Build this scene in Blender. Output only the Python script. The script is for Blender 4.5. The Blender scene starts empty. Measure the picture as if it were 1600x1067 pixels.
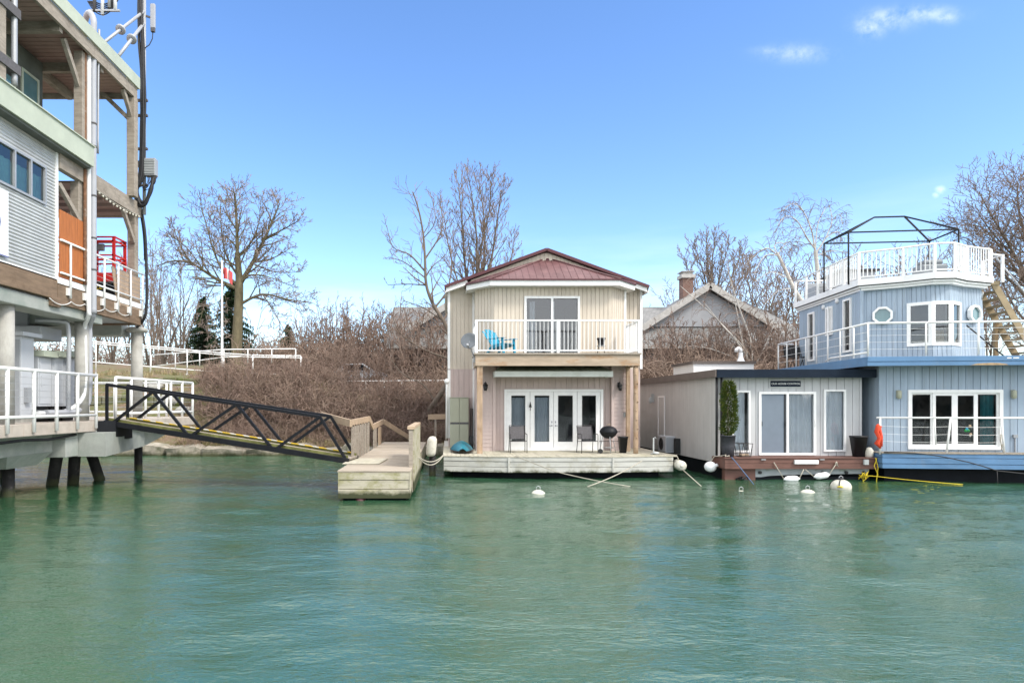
import bpy, math, random
import numpy as np
from mathutils import Vector, Matrix
R = math.radians
scene = bpy.context.scene
COL = scene.collection
random.seed(11)
RNG = np.random.default_rng(5)

# ------------------------------------------------------------------ camera, world, sun, exposure
F, CX, CY, EYE = 1000.0, 697.0, 632.0, 2.4      # focal length and vanishing point in photo pixels, eye height above the water
cam_d = bpy.data.cameras.new('camera')
cam = bpy.data.objects.new('camera', cam_d); COL.objects.link(cam)
cam.location = (0, 0, EYE); cam.rotation_euler = (R(90), 0, 0)
cam_d.sensor_width = 36; cam_d.lens = 36*F/1600
cam_d.shift_x = (800-CX)/1600; cam_d.shift_y = (CY-533.5)/1600
cam_d.clip_start = 0.1; cam_d.clip_end = 6000
scene.camera = cam

SUN_EL, SUN_AZ = R(47), math.atan2(0.80, -0.62)   # azimuth measured from +Y towards +X
sd = Vector((math.sin(SUN_AZ)*math.cos(SUN_EL), math.cos(SUN_AZ)*math.cos(SUN_EL), math.sin(SUN_EL)))
sun_d = bpy.data.lights.new('sun', 'SUN'); sun_d.energy = 1.7; sun_d.angle = R(14); sun_d.color = (1.0, .94, .84)
sun = bpy.data.objects.new('sun', sun_d); COL.objects.link(sun)
sun.rotation_euler = sd.to_track_quat('Z', 'Y').to_euler(); sun.location = sd*100

world = bpy.data.worlds.new('World'); scene.world = world; world.use_nodes = True
nt = world.node_tree; N = nt.nodes; L = nt.links; N.clear()
sky = N.new('ShaderNodeTexSky'); sky.sky_type = 'NISHITA'; sky.sun_disc = False
sky.sun_elevation = SUN_EL; sky.sun_rotation = SUN_AZ
sky.altitude = 100; sky.air_density = 1.0; sky.dust_density = 0.35; sky.ozone_density = 2.2
hs = N.new('ShaderNodeHueSaturation'); hs.inputs['Hue'].default_value = .506; hs.inputs['Saturation'].default_value = 1.17; hs.inputs['Value'].default_value = 1.05
tc = N.new('ShaderNodeTexCoord')
sep = N.new('ShaderNodeSeparateXYZ'); L.new(tc.outputs['Generated'], sep.inputs[0])
def wmath(op, a, b=None, clamp=False):
    n = N.new('ShaderNodeMath'); n.operation = op; n.use_clamp = clamp
    for i, v in enumerate((a, b)):
        if v is None: continue
        if isinstance(v, (int, float)): n.inputs[i].default_value = v
        else: L.new(v, n.inputs[i])
    return n.outputs[0]
# thin high streaks of cloud low in the sky
mp = N.new('ShaderNodeMapping'); mp.inputs['Scale'].default_value = (1.6, 1.6, 11)
L.new(tc.outputs['Generated'], mp.inputs[0])
nz = N.new('ShaderNodeTexNoise'); nz.inputs['Scale'].default_value = 1.7; nz.inputs['Detail'].default_value = 7; nz.inputs['Roughness'].default_value = .55
L.new(mp.outputs[0], nz.inputs['Vector'])
r1 = N.new('ShaderNodeMapRange'); r1.inputs[1].default_value = .42; r1.inputs[2].default_value = .75
L.new(nz.outputs[0], r1.inputs[0])
low = N.new('ShaderNodeMapRange'); low.inputs[1].default_value = .30; low.inputs[2].default_value = .04
L.new(sep.outputs[2], low.inputs[0])
streak = wmath('MULTIPLY', wmath('MULTIPLY', r1.outputs[0], low.outputs[0], True), .30)
# broken white cloud overhead and on the half of the sky behind the viewer
nb = N.new('ShaderNodeTexNoise'); nb.inputs['Scale'].default_value = 2.2; nb.inputs['Detail'].default_value = 6; nb.inputs['Roughness'].default_value = .55
L.new(tc.outputs['Generated'], nb.inputs['Vector'])
rb = N.new('ShaderNodeMapRange'); rb.inputs[1].default_value = .32; rb.inputs[2].default_value = .52; L.new(nb.outputs[0], rb.inputs[0])
ab = N.new('ShaderNodeMapRange'); ab.inputs[1].default_value = .065; ab.inputs[2].default_value = .22
L.new(wmath('SUBTRACT', wmath('MULTIPLY', sep.outputs[2], .95), wmath('MULTIPLY', sep.outputs[1], .55)), ab.inputs[0])
streak = wmath('MAXIMUM', streak, wmath('MULTIPLY', wmath('MULTIPLY', rb.outputs[0], ab.outputs[0], True), .85))
# three small puffs: direction, radius across, radius up, strength
cov = streak
wv2 = N.new('ShaderNodeTexNoise'); wv2.inputs['Scale'].default_value = 70; wv2.inputs['Detail'].default_value = 8; wv2.inputs['Roughness'].default_value = .65
L.new(tc.outputs['Generated'], wv2.inputs['Vector'])
wv = N.new('ShaderNodeTexNoise'); wv.inputs['Scale'].default_value = 26; wv.inputs['Detail'].default_value = 6
L.new(tc.outputs['Generated'], wv.inputs['Vector'])
for (dx, dz, rx, rz, st) in ((.690, .602, .040, .016, .22), (.745, .610, .055, .013, .20), (.662, .588, .024, .016, .25), (.780, .604, .022, .010, .20), (.550, .548, .050, .014, .15), (.510, .552, .03, .008, .10), (.772, .335, .009, .007, .3), (.765, .327, .006, .006, .2)):
    d = Vector((dx, 1.0, dz)).normalized()
    az = wmath('DIVIDE', sep.outputs[0], sep.outputs[1]); el = wmath('DIVIDE', sep.outputs[2], sep.outputs[1])
    wob = wmath('MULTIPLY', wmath('SUBTRACT', wv.outputs[0], .5), 3.6)
    a = wmath('DIVIDE', wmath('SUBTRACT', az, dx), rx); b = wmath('DIVIDE', wmath('SUBTRACT', el, dz), rz)
    q = wmath('ADD', wmath('MULTIPLY', a, a), wmath('MULTIPLY', b, b))
    m = wmath('MULTIPLY', wmath('POWER', 2.718, wmath('MULTIPLY', q, -1.3)), wmath('MULTIPLY', wmath('SUBTRACT', wmath('ADD', wmath('MULTIPLY', wv.outputs[0], 1.1), wmath('MULTIPLY', wv2.outputs[0], 1.3)), .95), 2.2, True))
    m = wmath('MULTIPLY', m, wmath('GREATER_THAN', sep.outputs[1], .05))
    cov = wmath('MAXIMUM', cov, wmath('MULTIPLY', m, st))
mix = N.new('ShaderNodeMix'); mix.data_type = 'RGBA'
L.new(sky.outputs[0], hs.inputs['Color']); L.new(cov, mix.inputs[0]); L.new(hs.outputs[0], mix.inputs[6])
mix.inputs[7].default_value = (9.0, 8.9, 8.7, 1)
bg = N.new('ShaderNodeBackground'); bg.inputs[1].default_value = 0.135
out = N.new('ShaderNodeOutputWorld'); L.new(mix.outputs[2], bg.inputs[0]); L.new(bg.outputs[0], out.inputs[0])
scene.view_settings.view_transform = 'Standard'; scene.view_settings.look = 'None'
scene.view_settings.gamma = 1; scene.view_settings.use_curve_mapping = False
scene.view_settings.exposure = 1.13
scene.cycles.max_bounces = 8; scene.cycles.transparent_max_bounces = 12

# ------------------------------------------------------------------ helpers
def at(px, py, Y): return Vector(((px-CX)*Y/F, Y, EYE-(py-CY)*Y/F))
def PX(px, Y): return (px-CX)*Y/F
def PZ(py, Y): return EYE-(py-CY)*Y/F

class MB:
    """collects vertices and faces; build() links them as ONE mesh object"""
    def __init__(s, T=None): s.v = []; s.f = []; s.sm = []; s.T = T
    def add(s, vs, fs, smooth=False):
        n = len(s.v)
        if s.T: vs = [s.T(Vector(p)) for p in vs]
        s.v += [tuple(p) for p in vs]; s.f += [tuple(i+n for i in f) for f in fs]; s.sm += [smooth]*len(fs)
        return s
    def box(s, x0, x1, y0, y1, z0, z1):
        if x0 > x1: x0, x1 = x1, x0
        if y0 > y1: y0, y1 = y1, y0
        if z0 > z1: z0, z1 = z1, z0
        return s.add([(x0,y0,z0),(x1,y0,z0),(x1,y1,z0),(x0,y1,z0),(x0,y0,z1),(x1,y0,z1),(x1,y1,z1),(x0,y1,z1)],
              [(0,3,2,1),(4,5,6,7),(0,1,5,4),(1,2,6,5),(2,3,7,6),(3,0,4,7)])
    def bar(s, a, b, w, h, up=(0,0,1), w2=None, h2=None):
        """rectangular bar from a to b: w across, h along 'up'"""
        a = Vector(a); b = Vector(b); d = (b-a).normalized(); up = Vector(up)
        if abs(d.dot(up)) > .98: up = Vector((0,1,0))
        r = d.cross(up).normalized(); u = r.cross(d).normalized()
        w2 = w if w2 is None else w2; h2 = h if h2 is None else h2
        vs = [a+r*(i*w/2)+u*(j*h/2) for i, j in ((-1,-1),(1,-1),(1,1),(-1,1))] + [b+r*(i*w2/2)+u*(j*h2/2) for i, j in ((-1,-1),(1,-1),(1,1),(-1,1))]
        return s.add(vs, [(0,1,2,3),(7,6,5,4),(0,4,5,1),(1,5,6,2),(2,6,7,3),(3,7,4,0)])
    def tube(s, pts, r, n=8, cap=True):
        pts = [Vector(p) for p in pts]; m = len(pts)
        rs = r if isinstance(r, (list, tuple)) else [r]*m
        vs = []; ref = None
        for i, p in enumerate(pts):
            d = (pts[min(i+1, m-1)]-pts[max(i-1, 0)])
            d = d.normalized() if d.length > 1e-9 else Vector((0,0,1))
            if ref is None:
                ref = Vector((1,0,0)) if abs(d.x) < .8 else Vector((0,1,0))
            u = (ref-d*ref.dot(d)); u = u.normalized() if u.length > 1e-6 else d.orthogonal().normalized()
            ref = u; w = d.cross(u)
            for k in range(n):
                a = 2*math.pi*k/n; vs.append(p+(u*math.cos(a)+w*math.sin(a))*rs[i])
        fs = []
        for i in range(m-1):
            for k in range(n):
                k2 = (k+1) % n; fs.append((i*n+k, i*n+k2, (i+1)*n+k2, (i+1)*n+k))
        s.add(vs, fs, n > 4)
        if cap: s.f += [tuple(len(s.v)-m*n+k for k in range(n))[::-1], tuple(len(s.v)-n+k for k in range(n))]; s.sm += [False, False]
        return s
    def cyl(s, a, b, r, n=12, r2=None): return s.tube([a, b], [r, r if r2 is None else r2], n)
    def lathe(s, c, prof, n=20, axis=(0,0,1), sx=1.0):
        c = Vector(c); ax = Vector(axis).normalized(); u = ax.orthogonal().normalized() if abs(ax.z) < .99 else Vector((1,0,0)); w = ax.cross(u)
        vs = []
        for (r, h) in prof:
            for k in range(n):
                a = 2*math.pi*k/n+(math.pi/4 if n == 4 else 0); vs.append(c+ax*h+(u*math.cos(a)*sx+w*math.sin(a))*max(r, 1e-4))
        fs = []
        for i in range(len(prof)-1):
            for k in range(n):
                k2 = (k+1) % n; fs.append((i*n+k, i*n+k2, (i+1)*n+k2, (i+1)*n+k))
        s.add(vs, fs, True)
        return s
    def prism(s, poly, z0, z1, poly2=None):
        """vertical prism over an (x,y) outline given counter-clockwise; poly2: outline at the top"""
        n = len(poly); p2 = poly2 or poly
        vs = [(x,y,z0) for x, y in poly]+[(x,y,z1) for x, y in p2]
        return s.add(vs, [tuple(range(n))[::-1], tuple(range(n, 2*n))]+[(i,(i+1)%n,n+(i+1)%n,n+i) for i in range(n)])
    def slab(s, pts, t):
        """a flat polygon given thickness t along its normal (downwards from the given face)"""
        pts = [Vector(p) for p in pts]; n = len(pts)
        nr = (pts[1]-pts[0]).cross(pts[2]-pts[1]).normalized()
        vs = pts+[p-nr*t for p in pts]
        return s.add(vs, [tuple(range(n)), tuple(range(n, 2*n))[::-1]]+[(i, n+i, n+(i+1)%n, (i+1)%n) for i in range(n)])
    def sphere(s, c, r, n=16, m=10, sc=(1,1,1)):
        c = Vector(c); vs = []; fs = []
        for i in range(m+1):
            t = math.pi*i/m
            for k in range(n):
                a = 2*math.pi*k/n
                vs.append(c+Vector((math.sin(t)*math.cos(a)*r*sc[0], math.sin(t)*math.sin(a)*r*sc[1], math.cos(t)*r*sc[2])))
        for i in range(m):
            for k in range(n):
                k2 = (k+1) % n; fs.append((i*n+k, (i+1)*n+k, (i+1)*n+k2, i*n+k2))
        return s.add(vs, fs, True)
    def build(s, name, mat, parent=None, loc=None, bevel=0):
        o0 = ORG[parent.name] if parent is not None else Vector(loc if loc is not None else (0,0,0))
        me = bpy.data.meshes.new(name)
        me.from_pydata([(p[0]-o0.x, p[1]-o0.y, p[2]-o0.z) for p in s.v], [], s.f)
        me.polygons.foreach_set('use_smooth', s.sm)
        me.materials.append(mat)
        o = bpy.data.objects.new(name, me); COL.objects.link(o)
        if parent is not None: o.parent = parent
        else: o.location = o0
        ORG[o.name] = o0.copy()
        if bevel:
            b = o.modifiers.new('bevel', 'BEVEL'); b.width = bevel; b.segments = 2; b.limit_method = 'ANGLE'
        return o
ORG = {}
def tag(o, label=None, cat=None, group=None, kind=None):
    if label: o['label'] = label
    if cat: o['category'] = cat
    if group: o['group'] = group
    if kind: o['kind'] = kind
    return o
def thing(name, label, cat, loc=(0,0,0), group=None):
    o = bpy.data.objects.new(name, None); COL.objects.link(o); o.location = loc; o.empty_display_size = .3
    ORG[o.name] = Vector(loc)
    return tag(o, label, cat, group)
def solo(name, mb, mat, label, cat, loc, group=None, bevel=0):
    return tag(mb.build(name, mat, None, loc, bevel), label, cat, group)
def copy_tree(o, loc=None, rz=None, scale=None, label=None, parent=None):
    c = o.copy(); COL.objects.link(c)
    if parent is not None: c.parent = parent
    if loc is not None: c.location = loc
    if rz is not None: c.rotation_euler = (0,0,rz)
    if scale is not None: c.scale = (scale,)*3
    if label: c['label'] = label
    for ch in list(o.children): copy_tree(ch, parent=c)
    return c

# ------------------------------------------------------------------ materials
def nodes(name):
    m = bpy.data.materials.new(name); m.use_nodes = True
    t = m.node_tree; b = t.nodes['Principled BSDF']
    return m, t, b
def lin(c):
    f = lambda v: v/12.92 if v <= .04045 else ((v+.055)/1.055)**2.4
    return tuple(f(v/255) for v in c)
def mix_rgb(t, fac, a, b, mode='MIX'):
    n = t.nodes.new('ShaderNodeMix'); n.data_type = 'RGBA'; n.blend_type = mode
    for i, v in ((0, fac), (6, a), (7, b)):
        if isinstance(v, (int, float)): n.inputs[i].default_value = v
        elif isinstance(v, tuple): n.inputs[i].default_value = (*v[:3], 1)
        else: t.links.new(v, n.inputs[i])
    return n.outputs[2]
def noise(t, scale, detail=5, rough=.6, stretch=(1,1,1), coord='Object'):
    c = t.nodes.new('ShaderNodeTexCoord'); m = t.nodes.new('ShaderNodeMapping'); m.inputs['Scale'].default_value = stretch
    n = t.nodes.new('ShaderNodeTexNoise'); n.inputs['Scale'].default_value = scale; n.inputs['Detail'].default_value = detail; n.inputs['Roughness'].default_value = rough
    t.links.new(c.outputs[coord], m.inputs[0]); t.links.new(m.outputs[0], n.inputs['Vector'])
    return n.outputs[0]
def ramp(t, src, lo, hi):
    n = t.nodes.new('ShaderNodeMapRange'); n.inputs[1].default_value = lo; n.inputs[2].default_value = hi
    t.links.new(src, n.inputs[0]); return n.outputs[0]
def mat(name, col, rough=.6, var=.18, scale=3.0, bump=0.0, bscale=40, metal=0.0, stretch=(1,1,1), stain=None, stain_at=(.52,.72), stain_scale=1.3, stain_stretch=(1,1,1), spec=.4, coat=0.0, boards=0, algae=None):
    m, t, b = nodes(name)
    lo = tuple(max(0, v*(1-var)) for v in col); hi = tuple(min(.95, v*(1+var)) for v in col)
    c = mix_rgb(t, ramp(t, noise(t, scale, 6, .65, stretch), .3, .7), lo, hi)
    if stain:
        c = mix_rgb(t, ramp(t, noise(t, stain_scale, 8, .7, stain_stretch), *stain_at), c, stain)
    if boards:                                               # board-to-board differences and long rain streaks
        c = mix_rgb(t, ramp(t, noise(t, 1.0, 1, .5, (6.3,6.3,.06)), .35, .65), c, mix_rgb(t, boards, c, tuple(v*.55 for v in col)))
        c = mix_rgb(t, ramp(t, noise(t, 1.0, 5, .7, (9,9,.5)), .56, .80), c, mix_rgb(t, boards*1.8, c, (.17,.15,.12)))
    if algae:                                                # slimy growth along the waterline, ragged upper edge
        cc = t.nodes.new('ShaderNodeTexCoord'); sp = t.nodes.new('ShaderNodeSeparateXYZ'); t.links.new(cc.outputs['Object'], sp.inputs[0])
        ad = t.nodes.new('ShaderNodeMath'); ad.operation = 'MULTIPLY_ADD'; t.links.new(noise(t, 3.5, 6, .7), ad.inputs[0]); ad.inputs[1].default_value = -.32; t.links.new(sp.outputs[2], ad.inputs[2])
        c = mix_rgb(t, ramp(t, ad.outputs[0], algae[0], algae[1]), (.045,.050,.022), c)
    t.links.new(c, b.inputs['Base Color'])
    b.inputs['Roughness'].default_value = rough; b.inputs['Metallic'].default_value = metal
    b.inputs['Specular IOR Level'].default_value = spec; b.inputs['Coat Weight'].default_value = coat
    if bump:
        bn = t.nodes.new('ShaderNodeBump'); bn.inputs['Strength'].default_value = bump; bn.inputs['Distance'].default_value = .01
        t.links.new(noise(t, bscale, 4, .6, stretch), bn.inputs['Height']); t.links.new(bn.outputs[0], b.inputs['Normal'])
    return m
def glass_mat(name, tint=(.75,.8,.8), ior=1.9, wav=.02):
    m = bpy.data.materials.new(name); m.use_nodes = True; t = m.node_tree; t.nodes.clear()
    tr = t.nodes.new('ShaderNodeBsdfTransparent'); tr.inputs[0].default_value = (*tint, 1)
    gl = t.nodes.new('ShaderNodeBsdfGlossy'); gl.inputs['Roughness'].default_value = .02; gl.inputs[0].default_value = (.95,.97,1,1)
    fr = t.nodes.new('ShaderNodeFresnel'); fr.inputs[0].default_value = ior
    bn = t.nodes.new('ShaderNodeBump'); bn.inputs['Strength'].default_value = .25; bn.inputs['Distance'].default_value = wav
    t.links.new(noise(t, 1.6, 2, .5), bn.inputs['Height']); t.links.new(bn.outputs[0], gl.inputs['Normal'])
    mx = t.nodes.new('ShaderNodeMixShader'); o = t.nodes.new('ShaderNodeOutputMaterial')
    t.links.new(fr.outputs[0], mx.inputs[0]); t.links.new(tr.outputs[0], mx.inputs[1]); t.links.new(gl.outputs[0], mx.inputs[2]); t.links.new(mx.outputs[0], o.inputs[0])
    return m
def shingle_mat(name, c1, c2, mortar, sx=1.0):
    m, t, b = nodes(name)
    c = t.nodes.new('ShaderNodeTexCoord'); mp = t.nodes.new('ShaderNodeMapping'); mp.inputs['Rotation'].default_value = (R(90),0,0)
    br = t.nodes.new('ShaderNodeTexBrick'); br.inputs['Scale'].default_value = 1; br.inputs['Brick Width'].default_value = .30*sx; br.inputs['Row Height'].default_value = .13*sx; br.inputs['Mortar Size'].default_value = .012*sx
    br.inputs['Color1'].default_value = (*c1,1); br.inputs['Color2'].default_value = (*c2,1); br.inputs['Mortar'].default_value = (*mortar,1)
    t.links.new(c.outputs['Object'], mp.inputs[0]); t.links.new(mp.outputs[0], br.inputs[0])
    col = mix_rgb(t, ramp(t, noise(t, .8, 6), .35, .7), br.outputs[0], mix_rgb(t, .5, br.outputs[0], (c1[0]*.6, c1[1]*.6, c1[2]*.6)))
    t.links.new(col, b.inputs['Base Color']); b.inputs['Roughness'].default_value = .85
    return m

MT = dict(
 white = mat('white_paint', (.80,.80,.79), .45, .05, 5, stain=(.62,.60,.55), stain_at=(.62,.85), stain_scale=3),
 rail = mat('white_rail_paint', (.76,.76,.745), .4, .04, 6, stain=(.55,.42,.30), stain_at=(.72,.86), stain_scale=5),
 vinyl = mat('white_vinyl', (.76,.765,.77), .35, .04, 4),
 concrete = mat('concrete', (.36,.35,.32), .85, .18, 2.2, .5, 35, stain=(.24,.23,.20), stain_at=(.5,.75), stain_scale=1.1, stain_stretch=(1.6,1.6,.5)),
 slab = mat('pale_concrete', (.42,.37,.32), .85, .15, 2.6, .4, 40, stain=(.33,.20,.11), stain_at=(.60,.74), stain_scale=2.2, stain_stretch=(2.2,2.2,.25)),
 beamc = mat('beam_concrete', (.32,.335,.31), .8, .15, 1.8, .4, 30, stain=(.22,.26,.23), stain_at=(.45,.72), stain_scale=1.2),
 pile = mat('dark_pile', (.014,.013,.013), .75, .4, 6, .4, 30, stain=(.14,.12,.11), stain_at=(.6,.8), stain_scale=3, algae=(-.05,.12)),
 green = mat('pale_green_metal', (.43,.465,.37), .5, .10, 1.6, stain=(.34,.38,.28), stain_at=(.55,.8), stain_stretch=(1,1,.4)),
 corr = mat('corrugated_metal', (.50,.51,.50), .42, .10, 1.5, metal=.35, stain=(.36,.36,.35), stain_at=(.5,.8)),
 timber = mat('weathered_timber', (.30,.26,.215), .85, .25, 3.5, .5, 30, stretch=(1,1,5), stain=(.17,.14,.11), stain_at=(.5,.75), stain_scale=2),
 beamw = mat('brown_beam_timber', (.19,.13,.085), .8, .3, 3, .5, 30, stretch=(4,.5,4), stain=(.10,.065,.04), stain_at=(.5,.75), stain_scale=1.8),
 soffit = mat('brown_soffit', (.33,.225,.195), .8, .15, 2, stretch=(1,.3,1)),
 orange = mat('orange_cedar', (.38,.125,.035), .7, .25, 4, .3, 40, stretch=(6,6,.5)),
 plywood = mat('plywood', (.40,.30,.22), .8, .15, 2.5, stain=(.28,.20,.14)),
 steel = mat('galvanised_pipe', (.36,.37,.385), .45, .08, 4, metal=.3),
 pipew = mat('pale_pipe', (.36,.37,.40), .5, .06, 4),
 rust = mat('rusty_steel', (.17,.085,.045), .85, .45, 8, .4, 60, stain=(.30,.26,.22), stain_at=(.55,.7), stain_scale=6),
 cable = mat('black_cable', (.014,.014,.016), .55, .3, 6),
 black = mat('black_paint', (.010,.011,.014), .5, .25, 5, stain=(.03,.028,.026), stain_at=(.6,.8), spec=.2),
 blacks = mat('satin_black', (.020,.020,.021), .5, .2, 5),
 grey = mat('grey_enamel', (.30,.315,.335), .45, .06, 2, stain=(.24,.24,.24), stain_at=(.6,.85)),
 cabinet = mat('cabinet_white', (.47,.49,.52), .45, .05, 2, stain=(.46,.47,.45), stain_at=(.58,.82), stain_stretch=(1,1,.3)),
 red = mat('red_paint', (.48,.025,.022), .4, .12, 4),
 yellow = mat('hazard_yellow', (.62,.42,.02), .6, .2, 5, stain=(.25,.19,.03), stain_at=(.58,.75), stain_scale=5),
 mossy = mat('mossy_plate', (.15,.15,.05), .9, .35, 5),
 dockwood = mat('dock_boards', (.37,.315,.25), .85, .2, 2.2, .5, 30, stretch=(.6,4,4), stain=(.28,.23,.18), stain_at=(.5,.78), stain_scale=1.4),
 dockside = mat('mossy_dock_boards', (.41,.375,.29), .85, .2, 2.2, .5, 30, stretch=(.6,4,4), stain=(.22,.21,.08), stain_at=(.47,.68), stain_scale=2.4, stain_stretch=(1,1,1.6), algae=(-.02,.10)),
 newwood = mat('tan_lumber', (.39,.29,.20), .8, .18, 3, .3, 40, stain=(.33,.25,.17), stain_at=(.5,.75)),
 postw = mat('rough_post', (.37,.265,.18), .8, .3, 3.5, .4, 30, stretch=(3,3,.6), stain=(.24,.13,.06), stain_at=(.52,.7), stain_scale=2),
 balc = mat('balcony_timber', (.38,.30,.225), .8, .2, 2.5, .4, 30, stretch=(.6,3,3), stain=(.33,.17,.07), stain_at=(.54,.68), stain_scale=1.1, stain_stretch=(.7,1,2)),
 deckgrey = mat('grey_deck_paint', (.46,.455,.42), .75, .14, 2.2, .3, 30, stretch=(.5,3,3), stain=(.31,.29,.22), stain_at=(.50,.72), stain_scale=1.8, algae=(.03,.12)),
 deckplank = mat('deck_planks', (.42,.39,.31), .85, .2, 2.6, .4, 30, stretch=(3,.6,3), stain=(.27,.26,.16), stain_at=(.5,.75), stain_scale=1.6),
 cream = mat('cream_siding', (.575,.505,.415), .55, .06, 1.2, stain=(.49,.425,.35), stain_at=(.5,.8), stain_stretch=(2,2,.4), boards=.10),
 pink = mat('pink_siding', (.52,.42,.39), .6, .07, 1.4, stain=(.44,.36,.33), stain_at=(.5,.8), stain_stretch=(2,2,.4), boards=.16),
 redroof = mat('red_metal_roof', (.118,.054,.056), .5, .16, 1.6, stain=(.19,.10,.10), stain_at=(.45,.75), stain_scale=2.2),
 redtrim = mat('dark_red_trim', (.085,.024,.030), .45, .12, 3),
 awning = mat('green_canopy', (.33,.36,.28), .7, .2, 2.4, stain=(.17,.19,.11), stain_at=(.46,.7), stain_scale=1.7, stain_stretch=(1.5,1,.6)),
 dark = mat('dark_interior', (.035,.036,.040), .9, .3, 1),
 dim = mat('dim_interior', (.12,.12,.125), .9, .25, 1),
 curtain = mat('white_curtain', (.80,.82,.85), .9, .05, 3),
 curtaing = mat('grey_curtain', (.45,.49,.53), .9, .05, 3),
 teal = mat('teal_curtain', (.015,.17,.19), .9, .2, 3),
 glass = glass_mat('window_glass', (.88,.91,.92), 1.95),
 glassl = glass_mat('clear_window_glass', (.90,.93,.94), 1.8),
 glassg = glass_mat('green_window_glass', (.62,.80,.78), 1.9),
 clear = glass_mat('clear_panel', (.93,.96,.96), 1.35),
 chairblue = mat('turquoise_plastic', (.010,.23,.36), .45, .1, 3),
 kayak = mat('teal_plastic', (.012,.14,.19), .4, .15, 3),
 cupboard = mat('sage_resin', (.36,.37,.28), .6, .06, 2),
 fabric = mat('dark_grey_mesh', (.10,.095,.10), .85, .2, 20),
 dish = mat('grey_dish', (.17,.185,.20), .5, .06, 3),
 buoy = mat('buoy_white', (.56,.54,.47), .6, .08, 5, stain=(.36,.34,.24), stain_at=(.5,.72), stain_scale=7, algae=(-.34,-.2)),
 rope = mat('rope', (.38,.35,.29), .9, .2, 20),
 yrope = mat('yellow_rope', (.65,.50,.03), .8, .15, 20),
 brope = mat('blue_rope', (.08,.14,.25), .8, .15, 20),
 greysid = mat('grey_white_siding', (.50,.505,.51), .6, .06, 1.3, stain=(.43,.43,.43), stain_at=(.5,.8), stain_stretch=(2,2,.4), boards=.15),
 warmsid = mat('warm_grey_siding', (.485,.48,.47), .6, .07, 1.3, stain=(.41,.40,.39), stain_at=(.5,.8), stain_stretch=(2,2,.4), boards=.2),
 navy = mat('navy_fascia', (.010,.017,.030), .6, .2, 2, spec=.12),
 browntrim = mat('brown_fascia', (.11,.09,.08), .6, .15, 2),
 reddeck = mat('red_brown_deck', (.135,.065,.050), .6, .25, 3, .3, 30, stretch=(.5,3,3)),
 hullblack = mat('black_hull', (.007,.009,.012), .6, .3, 2, stain=(.03,.03,.025), stain_at=(.6,.8), spec=.1),
 hullgrey = mat('grey_hull', (.34,.37,.38), .5, .12, 3, stain=(.18,.20,.12), stain_at=(.55,.75), stain_scale=3),
 blue = mat('pale_blue_siding', (.325,.405,.495), .6, .07, 1.2, stain=(.36,.43,.50), stain_at=(.5,.8), stain_stretch=(2,2,.4), boards=.3),
 bluedk = mat('blue_deck_paint', (.095,.20,.35), .5, .12, 1.5, stain=(.15,.22,.31), stain_at=(.55,.78), stain_scale=2.5),
 bare = mat('bare_wood', (.36,.25,.14), .85, .3, 8),
 stair = mat('yellow_stair_wood', (.30,.235,.145), .8, .2, 3),
 life = mat('orange_red_foam', (.62,.06,.02), .7, .15, 4),
 planter = mat('black_planter', (.022,.022,.025), .45, .2, 3),
 wicker = mat('charcoal_wicker', (.045,.046,.055), .6, .3, 24, .6, 50),
 leaf = mat('topiary_leaf', (.105,.125,.014), .6, .6, 7, stain=(.035,.07,.012), stain_at=(.4,.6), stain_scale=6),
 conifer = mat('conifer_needles', (.018,.045,.014), .8, .5, 5),
 bark = mat('grey_bark', (.145,.115,.09), .9, .3, 5, .6, 30, stretch=(1,1,.4)),
 barkm = mat('mossy_bark', (.135,.115,.068), .9, .3, 4, .6, 30, stretch=(1,1,.4)),
 twig = mat('brown_twigs', (.20,.148,.12), .9, .25, 3),
 twigg = mat('grey_twigs', (.225,.18,.155), .9, .25, 3),
 birch = mat('birch_bark', (.50,.47,.43), .7, .2, 4, .3, 30, stretch=(1,1,4), stain=(.06,.05,.045), stain_at=(.6,.68), stain_scale=3.5, stain_stretch=(1,1,5)),
 brush = mat('brush_stems', (.20,.135,.105), .9, .4, .9, stain=(.25,.19,.15), stain_at=(.5,.65), stain_scale=.55),
 brush3 = mat('grey_red_stems', (.155,.105,.085), .9, .4, 1.3),
 brush2 = mat('tan_brush_stems', (.235,.17,.13), .9, .4, 1.1, stain=(.17,.12,.09), stain_at=(.5,.65), stain_scale=.6),
 shingle = shingle_mat('grey_shingles', (.20,.20,.195), (.26,.255,.25), (.10,.10,.10)),
 stucco = mat('pale_grey_stucco', (.33,.335,.35), .85, .08, 1.5, .2, 60),
 rakew = mat('rake_board', (.40,.385,.365), .7, .2, 4, stain=(.33,.31,.28), stain_at=(.5,.7), stain_scale=5),
 brick = shingle_mat('chimney_brick', (.15,.07,.05), (.20,.10,.075), (.22,.20,.18), .7),
 bluedoor = mat('blue_panel', (.035,.11,.30), .55, .1, 2),
 carpaint = mat('silver_car_paint', (.45,.47,.50), .28, .04, 2, metal=.4, coat=.5),
 tyre = mat('tyre_rubber', (.02,.02,.02), .8, .2, 5),
 straw = mat('dry_straw', (.30,.24,.13), .9, .4, 1.5, stain=(.14,.15,.04), stain_at=(.5,.65), stain_scale=.8),
 moss = mat('mossy_ledge', (.16,.15,.10), .95, .3, 2, .7, 20, stain=(.085,.10,.025), stain_at=(.42,.6), stain_scale=1.2),
 stone = mat('rough_stone', (.30,.27,.22), .9, .25, 2.4, .8, 14, stain=(.12,.12,.07), stain_at=(.5,.7), stain_scale=1.8, algae=(-.12,.08)),
 gravel = mat('deck_gravel', (.25,.22,.18), .9, .3, 8),
 screen = mat('lamp_grey', (.40,.42,.42), .5, .1, 4),
 greenc = mat('green_plastic', (.02,.22,.06), .5, .2, 4),
)

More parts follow.
